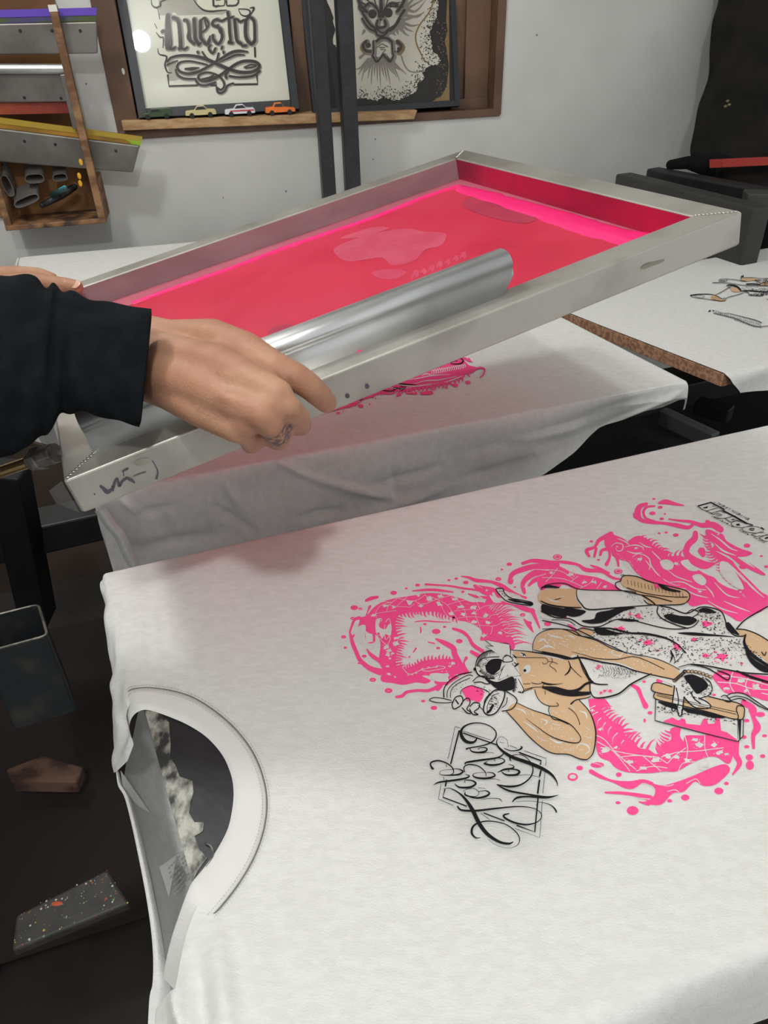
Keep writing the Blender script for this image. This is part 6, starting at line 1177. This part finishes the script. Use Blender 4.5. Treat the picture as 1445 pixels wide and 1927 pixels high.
def line_text(base, d, u, chars, h, k='black', w=2.2):
    """tiny strokes standing for letters: base point, advance vector, up vector"""
    G_ = {'E': [[(0, 0), (0, 1), (.7, 1)], [(0, .5), (.6, .5)], [(0, 0), (.7, 0)]], 'N': [[(0, 0), (0, 1), (.8, 0), (.8, 1)]], 'M': [[(0, 0), (0, 1), (.45, .4), (.9, 1), (.9, 0)]], 'S': [[(.7, 1), (0, .8), (.7, .35), (0, 0)]], 'A': [[(0, 0), (.45, 1), (.9, 0)], [(.2, .4), (.7, .4)]], 'L': [[(0, 1), (0, 0), (.7, 0)]], 'I': [[(0, 0), (0, 1)]], 'o': [[(0, 0), (.6, 0), (.6, .7), (0, .7), (0, 0)]], 'n': [[(0, 0), (0, .7), (.6, .7), (.6, 0)]], 'i': [[(0, 0), (0, .7)]], 'C': [[(.7, 1), (0, 1), (0, 0), (.7, 0)]], 'u': [[(0, .7), (0, 0), (.6, 0), (.6, .7)]], 'r': [[(0, 0), (0, .7), (.5, .7)]], 's': [[(.6, .7), (0, .5), (.6, .2), (0, 0)]], 't': [[(.2, 1), (.2, 0), (.6, 0)], [(0, .7), (.5, .7)]], 'e': [[(0, .35), (.6, .35), (.6, .7), (0, .7), (0, 0), (.6, 0)]], 'p': [[(0, -.3), (0, .7), (.6, .7), (.6, 0), (0, 0)]], 'a': [[(0, .7), (.6, .7), (.6, 0), (0, 0), (0, .35), (.6, .35)]], 'l': [[(0, 0), (0, 1)]], 'c': [[(.6, .7), (0, .7), (0, 0), (.6, 0)]], 'z': [[(0, .7), (.6, .7), (0, 0), (.6, 0)]], '"': [[(0, .8), (0, 1)], [(.2, .8), (.2, 1)]]}
    x, y = base
    for ch in chars:
        adv = .35 if ch in 'iIl"' else 1.1
        for s_ in G_.get(ch, []): a.st(k, [(x + d[0] * p * h + u[0] * q * h, y + d[1] * p * h + u[1] * q * h) for p, q in s_], w, n=1)
        if ch == ' ': adv = .7
        x += d[0] * adv * h; y += d[1] * adv * h
line_text((1150, 430), (-.88, -.46), (-.86, .28), '"EN MESA LINEAL"', 44, w=3.4)
line_text((1390, 815), (-.90, -.46), (-.62, .26), 'Curso basico & presencial', 40, w=3.2)
A1.out(sh1, {'pink': ('pink_ink_print', M_PINKP), 'white': ('unprinted_detail', M_WHITEINK), 'tan': ('tan_ink_print', M_TANINK), 'light': ('pale_highlights', M_WHITEINK), 'spot': ('pink_splashes', M_PINKP), 'black': ('black_ink_print', M_BLKINK), 'fine': ('bandana_white', M_WHITEINK)})

# ---- print on the shirt under the screen
A2 = Art(lambda x, y, k: onz(x, y, ZT) + up({'pink': .0010, 'white': .00125, 'black': .0015}[k]))
a = A2.frame(600, 660, 4.25)
a.fill('pink', [(0, 505), (100, 470), (180, 430), (280, 400), (380, 360), (470, 320), (560, 280), (640, 245), (760, 200), (880, 160), (950, 130), (1060, 90), (1130, 60), (1170, 90), (1200, 120), (1260, 140), (1230, 180), (1170, 190), (1160, 215), (1080, 240), (1030, 270), (960, 280), (860, 300), (780, 310), (700, 330), (620, 325), (560, 320), (500, 335), (450, 350), (420, 375), (350, 400), (290, 440), (240, 455), (160, 475), (60, 500)])
a.fringe('pink', [(450, 350), (520, 330), (620, 325), (760, 315), (900, 300), (1040, 268), (1160, 215)], 1, 22, 26, slant=-.5)
for P, w in (([(1230, 160), (1290, 140), (1325, 155), (1310, 200), (1285, 218)], [10, 7, 6, 3]), ([(1130, 60), (1180, 70), (1225, 95)], [10, 8, 3]), ([(1170, 60), (1190, 80)], [3, 10]), ([(1200, 60), (1205, 85)], [3, 10]), ([(1190, 190), (1210, 215)], [9, 3]), ([(290, 440), (330, 400), (380, 370)], [6, 12, 5]), ([(430, 370), (460, 330)], [12, 6]), ([(480, 330), (540, 350), (600, 345)], 4), ([(700, 345), (780, 345)], [4, 9]), ([(820, 345), (900, 340)], [12, 14])): a.st('pink', P, w)
for q in ((1190, 258, 22), (1093, 281, 22), (1018, 299, 12), (1070, 276, 9), (335, 445, 22), (405, 432, 8), (245, 455, 10), (155, 502, 14), (623, 373, 8), (910, 312, 8), (640, 355, 20), (455, 385, 7), (195, 487, 6)): a.dot('pink', *q)
for i in range(15): x = 900 + i * 18; a.st('white', [(x, 190 - i * 3), (x + 10, 155 - i * 3), (x + 22, 185 - i * 4), (x + 12, 195 - i * 4)], 2.6, n=3)
for P in ([(700, 240), (800, 225), (900, 205), (1050, 195)], [(760, 270), (860, 245), (960, 240), (1100, 210)], [(620, 275), (760, 290), (900, 270)], [(820, 205), (860, 190), (900, 200)], [(560, 300), (640, 310), (740, 300)], [(300, 420), (340, 400)], [(200, 450), (250, 440)], [(1000, 260), (1080, 235), (1150, 205)], [(860, 285), (960, 262)]): a.st('white', P, [1.5, 5, 1.5])
for P, w in (([(590, 265), (660, 272), (780, 280)], [3, 5, 2]), ([(480, 315), (520, 325), (590, 328), (620, 310), (680, 305)], [4, 3, 3]), ([(600, 325), (600, 300), (640, 308), (660, 322), (690, 305), (690, 292), (650, 290)], 2.5), ([(290, 395), (335, 402), (350, 380), (395, 357)], [2, 3, 7, 3]), ([(955, 122), (1000, 100), (1060, 98), (1100, 70), (1140, 70), (1152, 95), (1120, 112), (1060, 112)], [5, 2, 3, 3, 5, 5, 3]), ([(1060, 110), (1040, 85), (1110, 90)], 2)): a.st('black', P, w)
A2.out(sh2, {'pink': ('pink_ink_print', M_PINKP), 'white': ('unprinted_detail', M_WHITEINK), 'black': ('black_ink_print', M_BLKINK)})

# ---- black and tan print on the right shirt
A3_ = Art(lambda x, y, k: onz(x, y, Z3) + up({'tan': .0030, 'black': .0034, 'grey': .0032}[k]))
a = A3_.frame(1290, 500, 9.32)
a.fill('tan', [(780, 420), (850, 400), (940, 450), (950, 480), (880, 490), (800, 470)]); a.fill('tan', [(440, 560), (500, 545), (580, 580), (680, 620), (680, 645), (560, 645), (450, 610)]); a.fill('tan', [(970, 240), (1100, 230), (1230, 250), (1300, 290), (1200, 280), (1050, 300), (970, 290)]); a.fill('tan', [(1300, 330), (1470, 300), (1470, 360), (1380, 375)])
for P, w in (([(80, 548), (200, 530), (360, 525), (470, 535), (560, 570), (640, 610), (670, 590)], [8, 5, 4]), ([(75, 550), (130, 580), (300, 605), (450, 625), (600, 645), (680, 640), (700, 615)], 4), ([(130, 555), (240, 545), (330, 570), (250, 590), (150, 570)], 2.5), ([(510, 545), (620, 490), (760, 410), (800, 395)], 5), ([(670, 615), (760, 575), (900, 540), (1010, 500)], 5), ([(470, 325), (620, 325), (780, 335), (900, 355), (1050, 375), (1445, 378)], [5, 4, 5]), ([(575, 290), (600, 265), (760, 262), (950, 285), (1050, 300)], 4), ([(580, 295), (700, 300), (725, 265)], 4), ([(610, 270), (620, 295), (650, 275), (660, 300), (690, 272)], 3),
             ([(710, 385), (740, 365), (820, 370), (900, 400), (950, 450), (960, 475)], [6, 8, 16, 16, 8]), ([(730, 395), (780, 400)], 5), ([(965, 260), (975, 205), (990, 235), (1000, 190), (1005, 230)], 6), ([(1010, 240), (1150, 235), (1300, 250), (1445, 250)], 4), ([(1060, 350), (1180, 345), (1300, 360)], 9), ([(960, 470), (1100, 465), (1250, 480), (1445, 485)], [5, 10, 6]), ([(1020, 485), (1090, 500), (1110, 545), (1200, 550), (1330, 555), (1360, 500)], 6), ([(400, 830), (430, 815), (415, 830)], 9), ([(470, 815), (490, 825)], 8), ([(480, 860), (600, 890), (760, 930), (900, 970), (1100, 1060), (1250, 1100), (1445, 1085)], 5), ([(500, 810), (640, 860), (760, 870), (1000, 930), (1200, 980), (1320, 1030)], [2, 5, 7]), ([(1420, 615), (1445, 625)], 6)): a.st('black', P, w)
a.stip('black', [(950, 400), (1445, 385), (1445, 480), (1000, 475)], 150, 3, 7, lambda u, v: v); a.stip('black', [(1180, 280), (1445, 250), (1445, 370), (1250, 340)], 110, 3, 9); a.stip('black', [(1110, 520), (1445, 490), (1445, 545), (1150, 555)], 90, 4, 9); a.stip('black', [(450, 580), (560, 570), (680, 630), (500, 630)], 50, 2, 4)
for i in range(22):
    t = i / 21; x, y = lerp(520, 1290, t), lerp(835, 1040, t); hgt_ = 26 + 22 * t
    a.st('black', [(x, y), (x + 12, y + hgt_), (x + 26, y + hgt_ * .5), (x + 8, y + hgt_ * .4)][: 2 + i % 3], 3.2, n=1)
    if t > .4: a.st('black', [(x, y + hgt_ + 16), (x + 14, y + hgt_ + 30), (x + 24, y + hgt_ + 14)], 4, n=1)
A3_.out(sh3, {'tan': ('tan_ink_print', M_TANINK), 'black': ('black_ink_print', M_BLKINK)})

# ---- poster artwork
PN_ = lambda x, y, k: ponp(x, y, {'grey': -.0018, 'white': -.0015, 'soft': -.0012, 'black': -.0009, 'gold': -.0006, 'ink': -.0003}[k])
A4 = Art(PN_, PNn); a = A4.frame(280, 0, 6.568)
# grey shading, halo and strokes of the lettering
a.fill('grey', [(110, -300), (1280, -300), (1250, 120), (900, 180), (700, 180), (420, 190), (130, 190)], n=1); a.fill('grey', [(260, 760), (340, 760), (330, 900), (380, 980), (260, 1000), (240, 940)], n=2)
a.fill('white', [(560, -300), (1290, -300), (1270, 130), (700, 140), (600, 60)], n=1)
HALO = [[(100, 300), (250, 180), (330, 160), (380, 240), (480, 220), (690, 200), (850, 220), (1040, 110), (1250, 190), (1340, 260), (1340, 480), (1290, 600), (1200, 560), (1000, 560), (800, 700), (640, 620), (400, 640), (180, 690), (120, 620), (200, 580), (170, 470), (90, 430), (150, 370)]]
for P in HALO: a.fill('white', P, n=3)
for P in ([(70, 290), (100, 350)], [(90, 400), (140, 460), (180, 470), (175, 590)], [(110, 600), (130, 670), (220, 700), (200, 800), (230, 890), (280, 900)], [(110, 100), (135, 235)], [(30, -20), (40, 60), (90, 95), (140, 70), (150, 20), (240, -10)], [(545, -20), (600, 60), (680, 125), (780, 140), (870, 130), (960, 125)], [(1250, 200), (1300, 100), (1250, 100)], [(1110, 120), (1140, 180), (1200, 200), (1250, 170), (1230, 120), (1110, 110)]): a.st('black', P, [4, 13, 6])
# ES
for P, w in (([(800, -90), (800, 70), (860, 72)], 14), ([(820, 70), (930, 70), (940, -10)], 8), ([(990, 70), (1080, 65), (1110, 0), (1020, -40)], 12), ([(830, 0), (880, 0)], 7), ([(960, 10), (965, 70), (1000, 72)], 10)): a.st('black', P, w, n=2)
# blackletter uestro
LET = [([(240, 190), (232, 330), (240, 500), (235, 590)], 18), ([(170, 390), (215, 400), (220, 560)], 14), ([(235, 600), (300, 605), (320, 590)], 12), ([(255, 220), (280, 520), (270, 590)], 6), ([(300, 220), (365, 260), (385, 400), (395, 570), (380, 600)], 15), ([(395, 590), (440, 610), (470, 590)], 11), ([(360, 230), (345, 250)], 6),
       ([(440, 250), (480, 270), (500, 380), (490, 470), (560, 540)], 13), ([(560, 240), (570, 400), (575, 480), (620, 550)], 15), ([(500, 290), (520, 480)], 4), ([(630, 550), (645, 530)], 8),
       ([(640, 260), (640, 420), (650, 480), (720, 550), (750, 490)], 14), ([(640, 260), (690, 220), (740, 300), (700, 370), (660, 400)], 9), ([(690, 240), (710, 330)], 8), ([(745, 500), (755, 450)], 8),
       ([(850, 240), (800, 260), (790, 310), (880, 350), (900, 400), (905, 470), (860, 545), (800, 490), (790, 440)], 12), ([(850, 310), (885, 400)], 10), ([(830, 240), (900, 260), (960, 230), (1030, 215)], 10),
       ([(975, 150), (990, 240), (1000, 400), (1010, 500), (980, 520), (1030, 530)], 12), ([(960, 235), (1040, 205)], 8), ([(1060, 240), (1075, 400), (1090, 500), (1140, 540)], 13), ([(1090, 240), (1130, 270), (1170, 250)], 10), ([(1060, 245), (1090, 230)], 6),
       ([(1200, 250), (1195, 400), (1215, 490), (1270, 545), (1310, 500)], 14), ([(1210, 245), (1240, 210), (1300, 260), (1310, 400), (1310, 500)], 12), ([(760, 560), (740, 600), (790, 660), (820, 600)], 10), ([(905, 580), (900, 600)], 10), ([(1160, 565), (1200, 565)], 12), ([(600, 640), (610, 655)], 9), ([(920, 640), (925, 655)], 9)]
for P, w in LET: a.st('soft', [(x + 9, y + 4) for x, y in P], w * 2.6, n=3)
for P, w in LET: a.st('black', P, w * 1.5, n=3)
# flourish
FL = [([(230, 760), (280, 710), (400, 685), (540, 690), (680, 720), (820, 780), (980, 850), (1120, 890), (1260, 890), (1350, 850), (1360, 800), (1300, 760), (1180, 755), (1080, 790), (980, 860), (880, 930), (760, 990), (660, 1000), (610, 960), (640, 915), (740, 895), (850, 930), (920, 1000), (930, 1070), (890, 1110), (850, 1090)], [10, 16, 14, 14, 9, 10]),
      ([(230, 800), (250, 790), (350, 750)], [10, 6]), ([(860, 660), (830, 760), (720, 830), (600, 890), (480, 910), (380, 880), (350, 820), (390, 770), (500, 755), (620, 775), (720, 800)], [10, 14, 10, 8]), ([(660, 640), (720, 720), (850, 800), (1000, 870)], [8, 9, 6]), ([(780, 790), (900, 720), (1020, 650), (1120, 630), (1220, 640)], [8, 14, 16, 8]), ([(870, 770), (980, 720), (1080, 680), (1180, 680)], [5, 12, 6]), ([(450, 850), (540, 850), (620, 835)], [8, 16, 4]), ([(330, 860), (360, 930), (440, 970), (580, 975)], [8, 12, 10]), ([(580, 990), (620, 1040), (700, 1055), (820, 1020)], 10), ([(840, 1080), (850, 1130), (890, 1150), (940, 1120), (970, 1060), (1040, 1030)], 10), ([(1000, 940), (1120, 955), (1280, 940), (1370, 880)], 11), ([(1180, 830), (1260, 800), (1330, 810), (1280, 830), (1200, 840)], 7), ([(980, 880), (950, 930), (960, 960)], 12), ([(650, 980), (740, 960), (800, 930)], 9), ([(700, 1000), (830, 940)], 6)]
for P, w in FL: a.st('soft', [(x + 5, y + 9) for x, y in P], [v * 2 for v in w] if isinstance(w, list) else w * 2)
for P, w in FL: a.st('black', P, [v * 1.35 for v in w] if isinstance(w, list) else w * 1.35)
for P in ([(235, 930), (250, 1065), (600, 1055)], [(770, 1055), (830, 1055)], [(1060, 1045), (1345, 1040), (1335, 930)], [(1310, 590), (1315, 700)]): a.st('black', P, 13, n=1)
A4.out(POSTER1, {'soft': ('soft_letter_shading', mat('soft_letter_grey', (150, 144, 134), .8)), 'grey': ('grey_wash', mat('grey_wash_ink', (176, 170, 158), .8)), 'white': ('paper_halo', mat('cream_halo', (222, 220, 202), .8)), 'black': ('lettering', mat('poster_black_ink', (58, 50, 48), .7))})
A5 = Art(PN_, PNn); a = A5.frame(600, 0, 5.16)
# pale lace ground with a ragged edge, on black
edge = [(-40, -300), (1160, -300), (1150, 0), (1160, 90), (1140, 180), (1100, 250), (1080, 320), (1090, 400), (1100, 490), (1150, 540), (1180, 580), (1150, 625), (1060, 640), (1020, 700), (1020, 770), (960, 800), (950, 880), (880, 920), (800, 960), (730, 980), (660, 955), (625, 930), (570, 975), (500, 970), (420, 950), (380, 960), (250, 900), (190, 720), (210, 600), (190, 470), (140, 420), (160, 270), (120, 100)]
E2 = []
for (x, y), (x2, y2) in zip(edge, edge[1:] + edge[:1]):
    for j in range(5): t = j / 5; E2.append((lerp(x, x2, t) + random.uniform(-9, 9), lerp(y, y2, t) + random.uniform(-9, 9)))
a.fill('white', E2, n=1)
inner = [(380, 960), (560, 850), (780, 760), (900, 660), (1020, 560), (1040, 400), (1060, 200), (1120, 60)]
def neared(x, y): return min(math.hypot(x - p[0], y - p[1]) for p in E2)
c = 0
while c < 560:
    x, y = random.uniform(380, 1180), random.uniform(0, 980)
    if inpoly(x, y, E2) and neared(x, y) < 105 * random.random() + 12: a.dot('black', x, y, random.uniform(2.5, 9), None, random.random() * 3); c += 1
# gold panel at the right, sooty edge
a.fill('gold', [(1262, -300), (1268, 975), (1100, 985), (1190, 930), (1240, 840), (1262, 640), (1240, 480), (1220, 400), (1250, 300), (1235, 200)], n=1)
for i in range(130): y = random.uniform(180, 970); a.dot('ink' if i % 2 else 'gold', 1228 - abs(y - 560) * .05 + random.uniform(-70, 26), y, random.uniform(3, 9))
# hair and whiskers radiating
for P in ([(800, 200), (900, 170), (1030, 120)], [(830, 100), (900, 60), (1040, -20)], [(840, 150), (960, 160), (1020, 110)], [(820, 220), (900, 250), (990, 235)], [(810, 240), (850, 280), (920, 310)], [(790, 250), (830, 320), (880, 350)], [(770, 260), (800, 310)], [(850, 60), (900, 10), (940, -40)], [(760, 300), (770, 340)], [(720, 320), (750, 350)], [(440, 300), (420, 340)], [(400, 560), (470, 500)], [(860, 90), (940, 110), (1040, 0)]): a.st('soft', P, [16, 11, 2])
for k in range(17):
    x = 430 + k * 21; t = (k - 8) / 8; a.st('soft', [(590 + t * 110, 560 + abs(t) * 10), (590 + t * 190, 660), (600 + t * 250, 760 - abs(t) * 90 + 50 * (k % 3))], [10, 9, 2])
for P, w in (([(390, 60), (440, 150), (500, 240), (560, 280), (620, 320), (680, 280), (740, 240), (790, 160), (830, 100)], [10, 12, 8, 8, 14]), ([(420, 180), (480, 270), (560, 310)], 9), ([(790, 180), (740, 260), (690, 300)], 9), ([(600, -60), (605, 80), (600, 160)], [10, 16, 8]), ([(450, 60), (500, 30), (570, 90), (590, 160)], [14, 8, 16]), ([(760, 50), (700, 30), (640, 90), (620, 160)], [14, 8, 16]), ([(570, 200), (560, 250), (600, 270), (650, 250), (640, 200)], 12), ([(540, 270), (560, 330), (600, 350), (650, 330), (680, 280)], 9), ([(520, 540), (560, 600), (600, 560), (625, 530), (650, 560), (690, 600), (720, 550)], 9), ([(530, 400), (530, 500), (520, 540)], 8), ([(710, 400), (715, 500), (725, 540)], 8), ([(460, 400), (430, 440), (450, 490), (500, 500)], 14), ([(760, 400), (800, 450), (770, 500)], 14), ([(560, 400), (600, 370), (660, 370), (700, 400)], 12), ([(380, -40), (400, 40), (460, 110)], 14), ([(830, 0), (800, 60), (760, 110)], 14)):
    a.st('soft', [(x + 8, y + 10) for x, y in P], [v + 16 for v in w] if isinstance(w, list) else w + 16); a.st('ink', P, w)
for x, y in ((520, 135), (675, 125)): a.dot('ink', x, y, 42, 46); a.dot('gold', x, y, 22, 30); a.dot('ink', x, y, 9, 14)
a.fill('white', [(540, 410), (620, 400), (700, 410), (710, 500), (620, 510), (540, 500)], n=3)
for P in ([(560, 460), (615, 425), (670, 455)], [(590, 462), (640, 462)], [(600, 480), (650, 482), (615, 520)], [(545, 580), (555, 540), (570, 590)], [(665, 545), (690, 590)]): a.st('ink', P, 4, n=1)
for P in ([(398, 460), (430, 400), (470, 395), (440, 430), (430, 500), (480, 535), (430, 520)], [(840, 460), (800, 400), (770, 395), (800, 440), (800, 500), (770, 535), (810, 520)]): a.fill('gold', P, n=2)
a.st('gold', [(1120, -10), (1070, 120), (980, 240), (940, 340), (950, 430), (1000, 540), (1030, 600)], 7); a.st('soft', [(800, 540), (830, 630), (880, 690), (960, 700), (1020, 680)], 7)
for q in ((480, 440, 26), (600, 190, 14), (770, 470, 12), (500, 500, 10), (760, 420, 9), (740, 500, 9)): a.dot('ink', q[0], q[1], q[2], q[2])
for P in ([(400, 20), (500, 60)], [(430, -30), (520, 40)], [(700, 40), (800, 20)], [(690, 60), (830, 70)], [(520, -60), (560, 60)], [(690, -60), (650, 60)], [(470, 120), (380, 90)]): a.st('ink', P, [10, 3])
A5.out(POSTER2, {'white': ('pale_artwork', mat('poster_white_ink', (206, 200, 186), .8)), 'black': ('lace_holes', mat('lace_black', (36, 32, 30), .8)), 'gold': ('gold_ink', mat('dull_gold_ink', (134, 108, 66), .6)), 'soft': ('soft_grey_linework', mat('soft_grey_ink', (140, 132, 124), .8)), 'ink': ('mask_linework', mat('poster_line_ink', (72, 62, 58), .8))})
